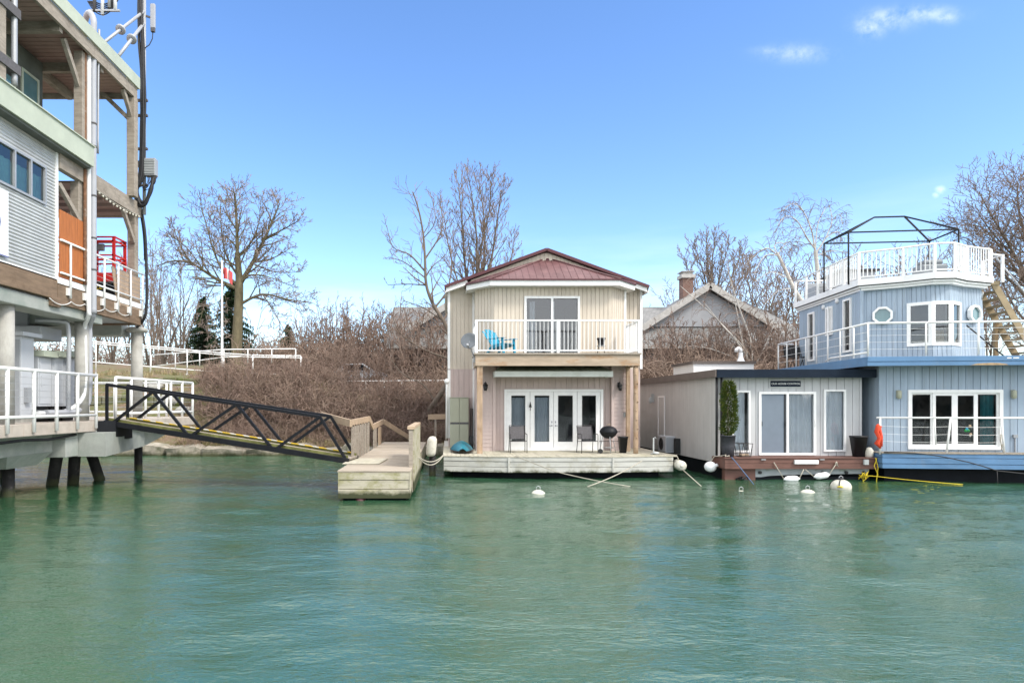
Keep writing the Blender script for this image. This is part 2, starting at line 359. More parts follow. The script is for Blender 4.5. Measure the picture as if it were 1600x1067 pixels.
# ------------------------------------------------------------------ building helpers
def siding(mb, a, b, z0, z1, pitch=.2, gap=.02, d=.022, holes=(), top=None, inset=0, a2=None, b2=None):
    """vertical board wall from a to b ((x,y) pairs, front face to the right of a->b seen from above);
    holes: (s0,s1,za,zb) along the wall; top: function s -> height; a2,b2: wall line at the top for a battered wall"""
    a = Vector((a[0],a[1],0)); b = Vector((b[0],b[1],0)); Ln = (b-a).length; e = (b-a)/Ln; n = Vector((e.y,-e.x,0))
    A2 = Vector((a2[0],a2[1],0)) if a2 else a; B2 = Vector((b2[0],b2[1],0)) if b2 else b
    k = max(1, round(Ln/pitch)); edges = [i*Ln/k for i in range(k+1)]
    def P(s, z, off):
        q = (z-z0)/max(1e-6, (z1-z0)); lo = a.lerp(b, s/Ln); hi = A2.lerp(B2, s/Ln)
        p = lo.lerp(hi, q) if (a2 or b2) else lo
        return p+n*off+Vector((0,0,z))
    cuts = sorted(set([round(x,4) for x in edges]+[round(x,4) for h in holes for x in h[:2] if 0 < x < Ln]))
    es = set(round(x,4) for x in edges)
    for s0, s1 in zip(cuts[:-1], cuts[1:]):
        if s1-s0 < .004: continue
        mid = (s0+s1)/2; tz0 = top(s0) if top else z1; tz1 = top(s1) if top else z1
        spans = [(z0, None)]
        hs_ = sorted([h for h in holes if h[0]-1e-4 <= mid <= h[1]+1e-4], key=lambda h: h[2])
        lo = z0; spans = []
        for h in hs_:
            if h[2] > lo+.005: spans.append((lo, h[2]))
            lo = max(lo, h[3])
        spans.append((lo, None))
        g0 = gap/2 if s0 in es else 0; g1 = gap/2 if s1 in es else 0
        for (za, zb) in spans:
            t0 = tz0 if zb is None else zb; t1 = tz1 if zb is None else zb
            if t0-za < .01 and t1-za < .01: continue
            mb.add([P(s0,za,-d),P(s1,za,-d),P(s1,t1,-d),P(s0,t0,-d)], [(0,1,2,3)])
            f0, f1 = s0+g0, s1-g1
            if f1-f0 < .004: continue
            mb.add([P(f0,za,0),P(f1,za,0),P(f1,t1,0),P(f0,t0,0),P(f0,za,-d),P(f1,za,-d),P(f1,t1,-d),P(f0,t0,-d)],
                   [(0,1,2,3),(0,3,7,4),(1,5,6,2),(0,4,5,1)])
    return mb
def lapsiding(mb, a, b, z0, z1, pitch=.14, d=.018):
    a = Vector((a[0],a[1],0)); b = Vector((b[0],b[1],0)); e = (b-a).normalized(); n = Vector((e.y,-e.x,0))
    k = max(1, round((z1-z0)/pitch)); h = (z1-z0)/k
    for i in range(k):
        za, zb = z0+i*h, z0+(i+1)*h; A = a+Vector((0,0,0)); 
        mb.add([a+n*d+Vector((0,0,za)), b+n*d+Vector((0,0,za)), b+n*.002+Vector((0,0,zb)), a+n*.002+Vector((0,0,zb)), a+Vector((0,0,za)), b+Vector((0,0,za))], [(0,1,2,3),(0,4,5,1)])
    return mb
def frame_at(mb, a, b, s0, s1, z0, z1, w=.07, d=.05, mull=(), off=.0, back=.04):
    """rectangular window frame on wall a->b (same convention as siding); mull: positions of uprights along the wall"""
    a = Vector((a[0],a[1],0)); b = Vector((b[0],b[1],0)); e = (b-a).normalized(); n = Vector((e.y,-e.x,0))
    def bx(u0,u1,v0,v1):
        vs = [a+e*u+n*q+Vector((0,0,v)) for q in (off-back, off+d) for (u,v) in ((u0,v0),(u1,v0),(u1,v1),(u0,v1))]
        mb.add(vs, [(0,3,2,1),(4,5,6,7),(0,1,5,4),(1,2,6,5),(2,3,7,6),(3,0,4,7)])
    bx(s0,s0+w,z0,z1); bx(s1-w,s1,z0,z1); bx(s0+w,s1-w,z0,z0+w); bx(s0+w,s1-w,z1-w,z1)
    for m_ in mull: bx(m_-w/2,m_+w/2,z0+w,z1-w)
    return mb
def pane_at(mb, a, b, s0, s1, z0, z1, off=-.005):
    a = Vector((a[0],a[1],0)); b = Vector((b[0],b[1],0)); e = (b-a).normalized(); n = Vector((e.y,-e.x,0))
    return mb.add([a+e*s0+n*off+Vector((0,0,z0)), a+e*s1+n*off+Vector((0,0,z0)), a+e*s1+n*off+Vector((0,0,z1)), a+e*s0+n*off+Vector((0,0,z1))], [(0,1,2,3)])
def box_on(mb, a, b, s0, s1, z0, z1, q0, q1):
    """box on wall a->b between offsets q0..q1 along its outward normal"""
    a = Vector((a[0],a[1],0)); b = Vector((b[0],b[1],0)); e = (b-a).normalized(); n = Vector((e.y,-e.x,0))
    vs = [a+e*u+n*q+Vector((0,0,v)) for q in (q0, q1) for (u,v) in ((s0,z0),(s1,z0),(s1,z1),(s0,z1))]
    return mb.add(vs, [(0,3,2,1),(4,5,6,7),(0,1,5,4),(1,2,6,5),(2,3,7,6),(3,0,4,7)])
def curtain(mb, a, b, s0, s1, z0, z1, off, amp=.035, wl=.16):
    a = Vector((a[0],a[1],0)); b = Vector((b[0],b[1],0)); e = (b-a).normalized(); n = Vector((e.y,-e.x,0))
    k = max(6, int((s1-s0)/wl*8)); vs = []; fs = []
    for i in range(k+1):
        s = s0+(s1-s0)*i/k; q = off+amp*math.sin(2*math.pi*s/wl)+amp*.5*math.sin(2*math.pi*s/(wl*2.7)+1)
        vs += [a+e*s+n*q+Vector((0,0,z0)), a+e*s+n*(q*.9+off*.1)+Vector((0,0,z1))]
        if i: fs.append((2*i-2,2*i,2*i+1,2*i-1))
    return mb.add(vs, fs, True)
def room(mb, a, b, s0, s1, z0, z1, depth):
    """five inner faces of a room behind wall a->b"""
    a = Vector((a[0],a[1],0)); b = Vector((b[0],b[1],0)); e = (b-a).normalized(); n = Vector((e.y,-e.x,0))
    p = lambda s,q,z: a+e*s-n*q+Vector((0,0,z))
    v = [p(s,q,z) for q in (.03, depth) for (s,z) in ((s0,z0),(s1,z0),(s1,z1),(s0,z1))]
    return mb.add(v, [(4,5,6,7),(0,1,5,4),(1,2,6,5),(2,3,7,6),(3,0,4,7)])
def sag(a, b, drop, n=12):
    a = Vector(a); b = Vector(b)
    return [a.lerp(b, i/n)-Vector((0,0,drop*4*(i/n)*(1-i/n))) for i in range(n+1)]
# ------------------------------------------------------------------ water, ground, shore
def np_mesh(name, co, quads, material, smooth=True):
    me = bpy.data.meshes.new(name)
    me.vertices.add(len(co)); me.vertices.foreach_set('co', np.asarray(co, dtype=np.float32).ravel())
    q = np.asarray(quads, dtype=np.int32); nf, k = q.shape
    me.loops.add(nf*k); me.loops.foreach_set('vertex_index', q.ravel())
    me.polygons.add(nf); me.polygons.foreach_set('loop_start', np.arange(0, nf*k, k, dtype=np.int32))
    me.polygons.foreach_set('loop_total', np.full(nf, k, dtype=np.int32))
    me.polygons.foreach_set('use_smooth', np.full(nf, smooth, dtype=bool))
    me.update(calc_edges=True); me.materials.append(material)
    o = bpy.data.objects.new(name, me); COL.objects.link(o); ORG[o.name] = Vector((0,0,0)); return o
def grid_quads(nx, ny):
    i = np.arange(nx-1)[None,:]+np.arange(ny-1)[:,None]*nx
    return np.stack([i, i+1, i+1+nx, i+nx], -1).reshape(-1, 4)

def water_material():
    m, t, b = nodes('green_water')
    b.inputs['Base Color'].default_value = (.010, .098, .066, 1)
    c = mix_rgb(t, ramp(t, noise(t, .09, 3, .5), .35, .65), (.022,.077,.036), (.031,.086,.047))
    t.links.new(c, b.inputs['Base Color'])
    b.inputs['Roughness'].default_value = .03; b.inputs['IOR'].default_value = 2.0; b.inputs['Specular IOR Level'].default_value = .5
    b1 = t.nodes.new('ShaderNodeBump'); b1.inputs['Strength'].default_value = .55; b1.inputs['Distance'].default_value = .06
    b2 = t.nodes.new('ShaderNodeBump'); b2.inputs['Strength'].default_value = .75; b2.inputs['Distance'].default_value = .028
    lane = ramp(t, noise(t, .16, 4, .6, (.7,1.3,1)), .36, .62)      # patches where the breeze roughens the surface
    def rough(h, lo, hi):
        n = t.nodes.new('ShaderNodeMapRange'); n.inputs[3].default_value = lo; n.inputs[4].default_value = hi; t.links.new(lane, n.inputs[0])
        q = t.nodes.new('ShaderNodeMath'); q.operation = 'MULTIPLY'; t.links.new(h, q.inputs[0]); t.links.new(n.outputs[0], q.inputs[1]); return q.outputs[0]
    t.links.new(rough(noise(t, 2.6, 4, .6, (.58,1.3,1)), .5, 1.1), b1.inputs['Height'])
    t.links.new(rough(noise(t, 7.5, 4, .62, (.6,1.25,1)), .45, 1.25), b2.inputs['Height'])
    t.links.new(b1.outputs[0], b2.inputs['Normal']); t.links.new(b2.outputs[0], b.inputs['Normal'])
    return m
def make_water():
    xs = np.concatenate([[-3000,-900,-300,-120,-60,-34], np.arange(-26, 34.01, .13), [42,70,120,300,900,3000]])
    ys = np.concatenate([[-3000,-900,-300,-120,-50,-20,-8,-2], np.arange(2.5, 32.01, .13), [36,44]])
    X, Y = np.meshgrid(xs, ys)
    Z = np.zeros_like(X); rg = np.random.default_rng(3)
    for k in range(46):
        lam = .32*(9.0**rg.random()); th = rg.normal(R(82), R(17))
        kx, ky = 2*math.pi/lam*math.cos(th), 2*math.pi/lam*math.sin(th)
        amp = .0026*lam**.9*min(1, 1.0/lam)**.6
        # slow patches where the breeze freshens
        env = .75+.45*np.sin(X*.21*rg.random()+Y*.33*rg.random()+rg.random()*6)
        Z += amp*env*np.sin(kx*X+ky*Y+rg.random()*6.28)
    inside = (X > -30) & (X < 40) & (Y > 2) & (Y < 33)
    Z = np.where(inside, Z, 0)
    co = np.stack([X, Y, Z], -1).reshape(-1, 3)
    o = np_mesh('water', co, grid_quads(len(xs), len(ys)), water_material()); o['kind'] = 'structure'
make_water()

def sstep(a, b, x):
    t = np.clip((x-a)/(b-a), 0, 1); return t*t*(3-2*t)
def ground_z(x, y):
    x = np.asarray(x, dtype=float); y = np.asarray(y, dtype=float)
    left = 1-sstep(-9.5, -4.5, x)
    hi = 2.9+1.25*left
    z = -1.6+2.05*sstep(30.05, 30.5, y)
    z = z+(hi-.45)*sstep(30.3, 37.2, y)
    z = z+left*1.3*sstep(40, 50, y)+.6*sstep(60, 300, y)
    return z
def make_ground():
    xs = np.concatenate([[-3000,-800,-300,-140], np.arange(-70, 80.1, .8), [140,300,800,3000]])
    ys = np.concatenate([np.arange(29.4, 50, .45), np.arange(50, 80, 2), [100,160,300,800,4500]])
    X, Y = np.meshgrid(xs, ys)
    rg = np.random.default_rng(8)
    Z = ground_z(X, Y)
    bump = sum(.05*np.sin(X*a+Y*b+c) for a, b, c in rg.uniform(.4, 2.4, (7, 3)))
    Z = Z+bump*sstep(30.5, 32, Y)*.9
    m, t, b = nodes('bank_ground')
    c = mix_rgb(t, ramp(t, noise(t, .7, 8, .75), .43, .56), (.150,.100,.062), (.095,.105,.030))
    c = mix_rgb(t, ramp(t, noise(t, 7, 6, .7), .45, .75), c, (.21,.155,.11))
    t.links.new(c, b.inputs['Base Color']); b.inputs['Roughness'].default_value = .95
    bn = t.nodes.new('ShaderNodeBump'); bn.inputs['Strength'].default_value = .9; bn.inputs['Distance'].default_value = .06
    t.links.new(noise(t, 9, 5, .7), bn.inputs['Height']); t.links.new(bn.outputs[0], b.inputs['Normal'])
    o = np_mesh('ground', np.stack([X,Y,Z],-1).reshape(-1,3), grid_quads(len(xs), len(ys)), m); o['kind'] = 'structure'
make_ground()

def make_seawall():
    rg = random.Random(2); nx = 420; nz = 9; x0, x1 = -32.0, 32.0; P = []
    joints = []; x = x0
    while x < x1: joints.append(x); x += rg.uniform(.5, 2.1)
    tops = [rg.uniform(.26, .52) for _ in joints]; outs = [rg.uniform(-.12, .10) for _ in joints]; crack = [rg.uniform(.0,.22) for _ in joints]
    ph = [(rg.uniform(1,7), rg.uniform(2,14), rg.uniform(0,6)) for _ in range(8)]
    j = 0
    for i in range(nx):
        x = x0+(x1-x0)*i/(nx-1)
        while j+1 < len(joints) and x >= joints[j+1]: j += 1
        e = min(abs(x-joints[j]), abs((joints[j+1] if j+1 < len(joints) else x1)-x)); cut = max(0, .10-e)*1.2
        for k in range(nz):
            z = -1+(tops[j]+1)*min(1, k/(nz-3)); n = sum(math.sin(x*a+z*b+c) for a, b, c in ph)*.022
            y = 29.98+outs[j]+cut+n+(0 if k <= nz-3 else (.18 if k == nz-2 else .75)); z2 = z-(cut*.5)+(n*.9 if k > nz-5 else 0)+(.10 if k == nz-1 else 0)
            if abs(z-tops[j]*.45) < .04: y += crack[j]*.4
            P.append((x, y, z2))
    o = np_mesh('seawall', P, [(q[0],q[1],q[2],q[3]) for q in grid_quads(nx, nz*0+2)][:0] or [(i*nz+k, (i+1)*nz+k, (i+1)*nz+k+1, i*nz+k+1) for i in range(nx-1) for k in range(nz-1)], MT['stone'], False)
    tag(o, 'low rough stone seawall edging the bank at the waterline', 'seawall')
    for k, (px, Y, r, lab) in enumerate(((262,34,.42,'grey boulder on the bank behind the pier railing, the biggest of them'),(243,35,.28,'small grey boulder on the bank behind the gangway, left of the biggest'),(287,33.4,.30,'pale grey boulder on the bank right of the biggest boulder'),(432,32.6,.22,'pale stone lying among the brushwood above the gangway'))):
        x = PX(px, Y); z = float(ground_z(x, Y)); m = MB(); m.sphere((x,Y,z+r*.3), r, 12, 8, (1.5,1,.75))
        m.v = [(a+.10*r*math.sin(b*9+c*7)*3, b, c+.12*r*math.sin(a*8)) for a, b, c in m.v]; m.sm = [False]*len(m.f)
        solo('boulder', m, MT['concrete'], lab, 'boulder', (x,Y,z))
make_seawall()

# ------------------------------------------------------------------ trees
class Tree:
    def __init__(s, seed): s.rg = random.Random(seed); s.tr = MB(); s.cr = MB()
    def rv(s): return Vector((s.rg.gauss(0,1), s.rg.gauss(0,1), s.rg.gauss(0,1)))
    def limb(s, pts, r0, r1, crown=False):
        n = len(pts); rs = [r0+(r1-r0)*(i/(n-1))**.8 for i in range(n)]
        (s.cr if crown else s.tr).tube(pts, rs, 7 if r0 > .09 else (5 if r0 > .035 else 3), False)
        return rs
    def smooth(s, pts, k=4):
        out = []; n = len(pts)
        for i in range(n-1):
            p0, p1, p2, p3 = pts[max(i-1,0)], pts[i], pts[i+1], pts[min(i+2,n-1)]
            for j in range(k):
                t = j/k; out.append(.5*((2*p1)+(p2-p0)*t+(2*p0-5*p1+4*p2-p3)*t*t+(3*p1-p0-3*p2+p3)*t**3))
        out.append(pts[-1]); return out
    def branch(s, p, d, ln, r, lev, o):
        k = 4 if lev < 2 else 3
        pts = [p]; q = p.copy(); d = d.normalized()
        for i in range(k):
            d = (d+s.rv()*o['wig']+Vector((0,0,o['up']-o['droop']*(lev+1)*(i+1)/k))).normalized()
            q = q+d*ln/k; pts.append(q)
        r1 = max(o['rmin'], r*.35)
        rs = s.limb(pts, r, r1, lev >= o['crown_lev'])
        if lev >= o['max']: return
        s.sprout(pts, rs, ln, lev, o, o['n'][min(lev, len(o['n'])-1)])
    def sprout(s, pts, rs, ln, lev, o, n, t0=.22):
        m = len(pts)-1; ph = s.rg.random()*6.28
        for i in range(n):
            t = t0+(1-t0)*(i+s.rg.random())/n; f = min(t*m, m-1e-4); j = int(f)
            p = pts[j].lerp(pts[j+1], f-j); d = (pts[j+1]-pts[j]).normalized()
            a = ph+i*2.4+s.rg.gauss(0,.4); u = d.orthogonal().normalized(); w = d.cross(u)
            side = u*math.cos(a)+w*math.sin(a); ang = R(s.rg.gauss(o['ang'], 9))
            nd = d*math.cos(ang)+side*math.sin(ang)
            r = max(o['rmin']*1.3, rs[j]*s.rg.uniform(.42, .62))
            s.branch(p, nd, ln*s.rg.uniform(*o['len'])*(1-.45*t), r, lev+1, o)
    def finish(s, name, label, mt, mc, base, group=None, cat='tree'):
        t = thing(name, label, cat, base, group)
        if s.tr.v: s.tr.build('trunk', mt, t)
        if s.cr.v: s.cr.build('crown', mc, t)
        return t
DEF = dict(wig=.13, up=.06, droop=0, ang=42, len=(.45,.72), n=(7,6,5), max=3, crown_lev=2, rmin=.010)

def hero(name, label, seed, Y, trunk, rt, limbs, opt, mt, mc, jit=2.0, group=None, sprout_trunk=0, base_py=None, lens=.30):
    T = Tree(seed); o = dict(DEF); o.update(opt)
    tp = T.smooth([at(x, y, Y) for x, y in trunk]); rs = T.limb(tp, rt[0], rt[1])
    if sprout_trunk: T.sprout(tp, rs, (tp[-1]-tp[0]).length*.35, 0, o, sprout_trunk, .35)
    for (poly, r) in limbs:
        dy = T.rg.uniform(-jit, jit); n = len(poly)
        pts = [at(x, y, Y+dy*(i/(n-1))) for i, (x, y) in enumerate(poly)]
        pts = T.smooth(pts, 4); rr = T.limb(pts, r, max(.016, r*.16))
        ln = sum((pts[i+1]-pts[i]).length for i in range(len(pts)-1))
        T.sprout(pts, rr, max(2.0, ln)*lens/.30*.42, 0, o, max(9, int(ln*3.2)), .12)
    b = tp[0].copy(); b.z = float(ground_z(b.x, b.y))
    if tp[0].z > b.z: T.tr.tube([b, tp[0]], [rt[0]*1.2, rt[0]], 8, False)
    return T.finish(name, label, mt, mc, b, group)

hero('bare_tree', 'broad spreading bare tree with mossy trunk behind the white flagpole', 4, 48,
     [(369,560),(372,500),(374,448),(373,425),(371,395)], (.44,.20),
     [([(374,447),(371,400),(370,360),(368,320),(367,300)], .20), ([(376,442),(395,410),(415,370),(430,335),(437,318)], .20),
      ([(373,452),(340,437),(300,412),(270,408),(245,416)], .17), ([(376,475),(410,460),(450,468),(490,474)], .13),
      ([(376,442),(392,430),(420,433),(462,450)], .10), ([(373,447),(350,425),(335,395),(322,350),(314,322)], .13),
      ([(372,432),(354,400),(346,360),(345,312)], .11), ([(395,410),(425,404),(458,385)], .09), ([(415,372),(447,356),(466,345)], .09),
      ([(372,400),(390,382),(404,350),(407,312)], .10), ([(371,360),(355,335),(352,310)], .07), ([(300,412),(280,380),(268,345)], .07),
      ([(340,437),(322,470),(312,505)], .05), ([(352,440),(340,490),(336,535)], .05), ([(395,412),(430,425),(470,425)], .07), ([(410,460),(430,490),(446,520)], .05), ([(320,425),(290,385),(262,365)], .07)],
     dict(up=.05, wig=.15, ang=45, n=(6,5,4), rmin=.014, len=(.42,.68)), MT['barkm'], MT['twigg'], lens=.50)

hero('bare_tree', 'dark leaning bare tree with curved trunk at the left corner of the cream house', 9, 33,
     [(660,655),(684,622),(701,592),(705,550),(697,510),(677,476),(666,445),(664,405),(661,365),(654,328),(645,300)], (.17,.03),
     [([(665,425),(640,398),(614,386),(604,352)], .055), ([(664,405),(690,360),(687,312)], .05), ([(664,434),(632,410),(607,402)], .04),
      ([(667,446),(640,444),(606,445)], .04), ([(662,372),(680,345),(672,300)], .035), ([(680,480),(700,450),(705,400),(690,350)], .06), ([(690,500),(660,480),(630,470)], .04),
      ([(690,612),(705,640),(700,600)], .06), ([(680,628),(660,600),(630,585),(610,560)], .05), ([(700,560),(660,545),(625,520),(612,490)], .05)],
     dict(up=.10, ang=48, n=(4,4,3), max=2, crown_lev=1, rmin=.010), MT['bark'], MT['twig'], jit=1.2, sprout_trunk=14, lens=.36)

hero('bare_tree', 'tall upright bare tree with many straight stems rising behind the red roof', 15, 43,
     [(741,615),(741,540),(742,480)], (.30,.22),
     [([(740,500),(728,430),(722,350),(716,286)], .13), ([(742,490),(745,420),(743,350),(733,280)], .13), ([(744,490),(755,420),(757,350),(748,282)], .12), ([(744,500),(765,420),(776,350),(783,300)], .12),
      ([(746,500),(785,440),(799,400),(803,372)], .09), ([(738,510),(715,440),(700,380),(693,330)], .09), ([(745,480),(750,400),(764,330),(768,285)], .09)],
     dict(up=.16, ang=32, n=(5,4,3), rmin=.012, len=(.40,.62)), MT['bark'], MT['twig'], jit=1.5, lens=.36)

hero('bare_tree', 'upright bare tree with many stems behind the brick chimney and gable', 23, 56,
     [(1115,600),(1114,520),(1113,470)], (.32,.24),
     [([(1112,490),(1100,430),(1085,385)], .12), ([(1113,480),(1112,420),(1118,370)], .13), ([(1114,480),(1128,420),(1140,380)], .12), ([(1112,500),(1085,450),(1068,400)], .10), ([(1115,500),(1150,450),(1168,410)], .09), ([(1113,470),(1105,410),(1103,372)], .10), ([(1115,490),(1140,440),(1160,390)], .09)],
     dict(up=.16, ang=33, n=(5,5,3), rmin=.015, len=(.42,.64)), MT['bark'], MT['twigg'], jit=2, lens=.42)

WEEP = dict(up=.0, droop=.13, ang=55, n=(6,5,4), max=2, crown_lev=1, rmin=.009, wig=.12, len=(.5,.8))
hero('birch_tree', 'white barked birch with several leaning stems behind the grey houseboat roof', 31, 38,
     [(1178,600),(1176,585),(1172,572)], (.16,.14),
     [([(1172,572),(1166,556),(1140,520),(1100,480),(1063,447)], .085), ([(1172,572),(1164,545),(1130,510),(1098,470)], .06), ([(1173,572),(1160,535),(1152,490),(1145,455)], .08), ([(1175,572),(1172,530),(1158,490),(1142,440),(1135,410)], .09),
      ([(1172,572),(1150,560),(1110,545),(1075,540)], .055), ([(1176,574),(1186,560),(1200,530),(1212,500)], .045), ([(1165,572),(1130,575),(1060,578),(1020,558)], .04)],
     WEEP, MT['birch'], MT['twig'], jit=1.0, lens=.30)
hero('birch_tree', 'weeping birch arching left behind the rear corner of the pale blue houseboat', 37, 37,
     [(1285,600),(1275,520),(1258,480),(1240,450),(1224,415),(1214,395)], (.18,.08),
     [([(1220,405),(1200,388),(1180,398),(1165,415)], .05), ([(1224,415),(1210,385),(1222,380),(1238,392)], .04), ([(1232,435),(1205,425),(1180,440)], .035), ([(1240,450),(1215,455),(1195,475)], .035), ([(1216,398),(1230,378),(1248,388)], .03), ([(1218,400),(1195,400),(1178,430)],.04)],
     WEEP, MT['birch'], MT['twig'], jit=1.0, lens=.55)
hero('birch_tree', 'tall thin birch with drooping twigs rising above the roof terrace railing', 41, 39,
     [(1292,600),(1284,520),(1278,430),(1274,392)], (.16,.11),
     [([(1274,395),(1268,360),(1255,330),(1242,315)], .06), ([(1275,392),(1260,370),(1245,345),(1228,338),(1215,352)], .05), ([(1275,395),(1290,372),(1300,345),(1296,322)], .05), ([(1276,400),(1300,392),(1325,396)], .04), ([(1274,390),(1278,350),(1290,325)], .04), ([(1258,335),(1240,318),(1222,330)], .03), ([(1300,345),(1312,335),(1316,350)], .03), ([(1290,372),(1308,362),(1316,375)], .03)],
     WEEP, MT['birch'], MT['twig'], jit=1.2, lens=.5)
hero('bare_tree', 'large bare tree with reddish buds at the right edge beyond the wooden stairs', 47, 36,
     [(1668,640),(1650,560),(1632,480)], (.34,.26),
     [([(1640,520),(1605,440),(1575,380),(1548,335),(1530,300)], .13), ([(1636,500),(1610,400),(1592,330),(1590,285)], .14), ([(1634,500),(1590,450),(1545,405),(1512,372)], .11), ([(1640,540),(1600,500),(1570,450),(1560,400)], .10), ([(1632,480),(1620,400),(1605,330),(1600,280)], .12), ([(1645,560),(1610,540),(1580,500),(1565,470)], .09), ([(1632,490),(1580,410),(1540,360),(1510,350)], .09), ([(1640,500),(1650,380),(1630,300)], .12),
      ([(1640,540),(1600,520),(1575,520)], .08), ([(1636,480),(1600,420),(1560,375),(1525,330)], .09)],
     dict(up=.06, ang=45, n=(6,5,4), rmin=.010), MT['bark'], MT['twig'], jit=2.0, lens=.42)

def upright(name, label, seed, loc, h, stems, spread, opt, group=None, mt='bark', mc='twigg', cat='tree', r=.10):
    T = Tree(seed); o = dict(DEF); o.update(opt); base = Vector(loc); base.z = float(ground_z(base.x, base.y))-.1
    for k in range(stems):
        a = 6.283*k/stems+T.rg.random(); d = Vector((math.cos(a)*spread, math.sin(a)*spread, 1)).normalized()
        n = 6; pts = [base+d*.1*k/stems]; q = pts[0].copy(); hh = h*T.rg.uniform(.72, 1)
        for i in range(n):
            d = (d+T.rv()*.07+Vector((0,0,.10))).normalized(); q = q+d*hh/n; pts.append(q)
        rs = T.limb(pts, r*T.rg.uniform(.8,1.1), .014)
        T.sprout(pts, rs, hh*.36, 0, o, int(5+hh*1.1), .22)
    return T.finish(name, label, MT[mt], MT[mc], base, group, cat)
UP = dict(up=.12, ang=36, n=(5,4,3), max=2, crown_lev=1, rmin=.012)
g = 'slim bare trees behind the left building'
t1 = upright('slim_tree', 'slim bare multi stemmed tree on the left bank behind the white ramp railing', 51, (PX(255,52), 52, 0), 10.2, 4, .16, UP, g)
for (px, Y, rz, sc) in ((285,56,2.1,1.0),(232,55,4.0,1.1),(205,58,1.0,1.0),(175,54,5.2,.95),(305,60,3.3,.95),(270,62,.6,.9),(150,60,2.7,1.1),(246,47,1.7,.8)):
    x = PX(px, Y); copy_tree(t1, (x, Y, float(ground_z(x, Y))-.1), rz, sc)
g = 'bare trees far behind the houseboats'
t2 = upright('distant_tree', 'bare brown tree far behind the roofs of the houseboats', 57, (PX(948,60), 60, 0), 11.5, 5, .22, dict(UP, ang=40, rmin=.016), g, mc='twig')
for (px, Y, rz, sc) in ((1085,55,.3,.95),(1148,52,2.2,1.05),(1172,48,4.1,1.0),(1208,50,1.1,1.08),(1240,47,5.3,1.0),(1275,52,3.9,1.1),(1330,57,2.9,1.1),(985,64,2,.9),(1345,50,1.2,1.08),(1385,54,3.1,1.15),(1425,50,4.4,1.12),(1470,53,.4,1.18),(1505,48,2.5,1.05),(1190,58,5.0,.95),(1225,55,3.6,.95),(1255,60,2.2,1.0),(1540,52,1.9,1.2),(1310,56,.9,1.02),(1020,66,4,.9)):
    x = PX(px, Y); copy_tree(t2, (x, Y, float(ground_z(x, Y))-.1), rz, sc)

# taller bare shrubs standing out of the thicket
g = 'tall bare shrubs on the bank'
SH = dict(up=.05, ang=40, n=(4,4,3), max=2, crown_lev=0, rmin=.011, wig=.2, len=(.4,.65))
s1 = upright('bare_shrub', 'tall bare reddish brown shrub rising out of the thicket on the bank', 61, (PX(560,43), 43, 0), 4.6, 11, .42, SH, g, 'twig', 'brush', 'shrub', .045)
s2 = upright('bare_shrub', 'tall bare reddish brown shrub rising out of the thicket on the bank', 67, (PX(610,41), 41, 0), 4.8, 12, .5, SH, g, 'twig', 'brush', 'shrub', .045)
k = 0
for (px, Y, sc) in ((512,39.6,.62),(530,39.4,.7),(548,39.7,.66),(566,39.4,.72),(584,39.6,.66),(602,39.8,.7),(620,39.5,.62),(540,45,1.25),(562,43,1.2),(585,44,1.35),(606,42,1.15),(628,44,1.4),(645,42.5,1.3),(660,41.5,1.2),(676,42,1.3),(690,41.5,1.2),(516,46,1.1),(496,44,.9),(480,48,.9),(550,47,1.3),(618,46,1.4),(640,46,1.45),(1012,38,1.1),(1030,39,1.2),(1052,38.5,1.1),(1066,40,1.3),(1090,39,1.15),(1118,38.5,1.1),(1142,40,1.35),(1160,39,1.25),(1188,39.5,1.3),(1215,39,1.35),(1238,38.5,1.4),(528,44,.95),(588,45,1.1),(632,43,1.05),(500,46,.8),(650,40,.9),(545,41.5,.75),(600,41.5,.7),(575,47,1.15),(470,47,.7),(618,46,1.1),(515,41.5,.7),(1040,38,.8),(1075,39,.85),(1130,39,.95),(1205,38,1.0),(1232,37,1.0),(1170,41,1.0),(1010,39,.8),(360,33.5,.5),(400,34.2,.62),(440,33.2,.48),(470,34.4,.6),(505,33.6,.55),(545,34.3,.6),(585,33.4,.5),(620,34.0,.55),(640,33.0,.42),(385,32.4,.4),(520,32.3,.42),(1245,40,1.05),(1100,40.5,.85),(1020,36,.7)):
    x = PX(px, Y); copy_tree((s1, s2)[k % 2], (x, Y, float(ground_z(x, Y))-.1), 1.7*k, sc*(.85 if px > 900 else 1)); k += 1

def conifer(name, label, seed, px, Y, py_top, half, mats=('bark','conifer')):
    rg = random.Random(seed); x = PX(px, Y); z0 = float(ground_z(x, Y)); top = PZ(py_top, Y); h = top-z0
    t = thing(name, label, 'conifer', (x, Y, z0))
    MB().tube([(x,Y,z0),(x,Y,top-.4)], [h*.022, .02], 7).build('trunk', MT[mats[0]], t)
    m = MB(); n = int(330*(h/9))
    for i in range(n):
        f = (i+rg.random())/n; z = z0+h*(.06+.92*f); rad = half*(1-f)**.8*rg.uniform(.55, 1.1)+.12
        a = rg.random()*6.283; d = Vector((math.cos(a), math.sin(a), 0)); s = Vector((-d.y, d.x, 0))
        for j in range(9):
            q = (j+.5)/9; c = Vector((x,Y,z))+d*rad*q+Vector((0,0,-.32*rad*q*q+.12*q))
            w = .26*(1.15-q)*min(1.4, rad*.6)+.08
            for sg in (-1, 1):
                e = c+s*sg*w*rg.uniform(.7,1.3)+d*w*rg.uniform(.3,.9)+Vector((0,0,rg.uniform(-.22,.06)))
                m.add([c-d*.07, c+d*.07+Vector((0,0,rg.uniform(-.05,.05))), e], [(0,1,2)])
                e2 = c+s*sg*w*.5+Vector((0,0,-rg.uniform(.1,.34)))
                m.add([c-d*.05, c+d*.06, e2], [(0,1,2)])
    m.build('crown', MT[mats[1]], t)
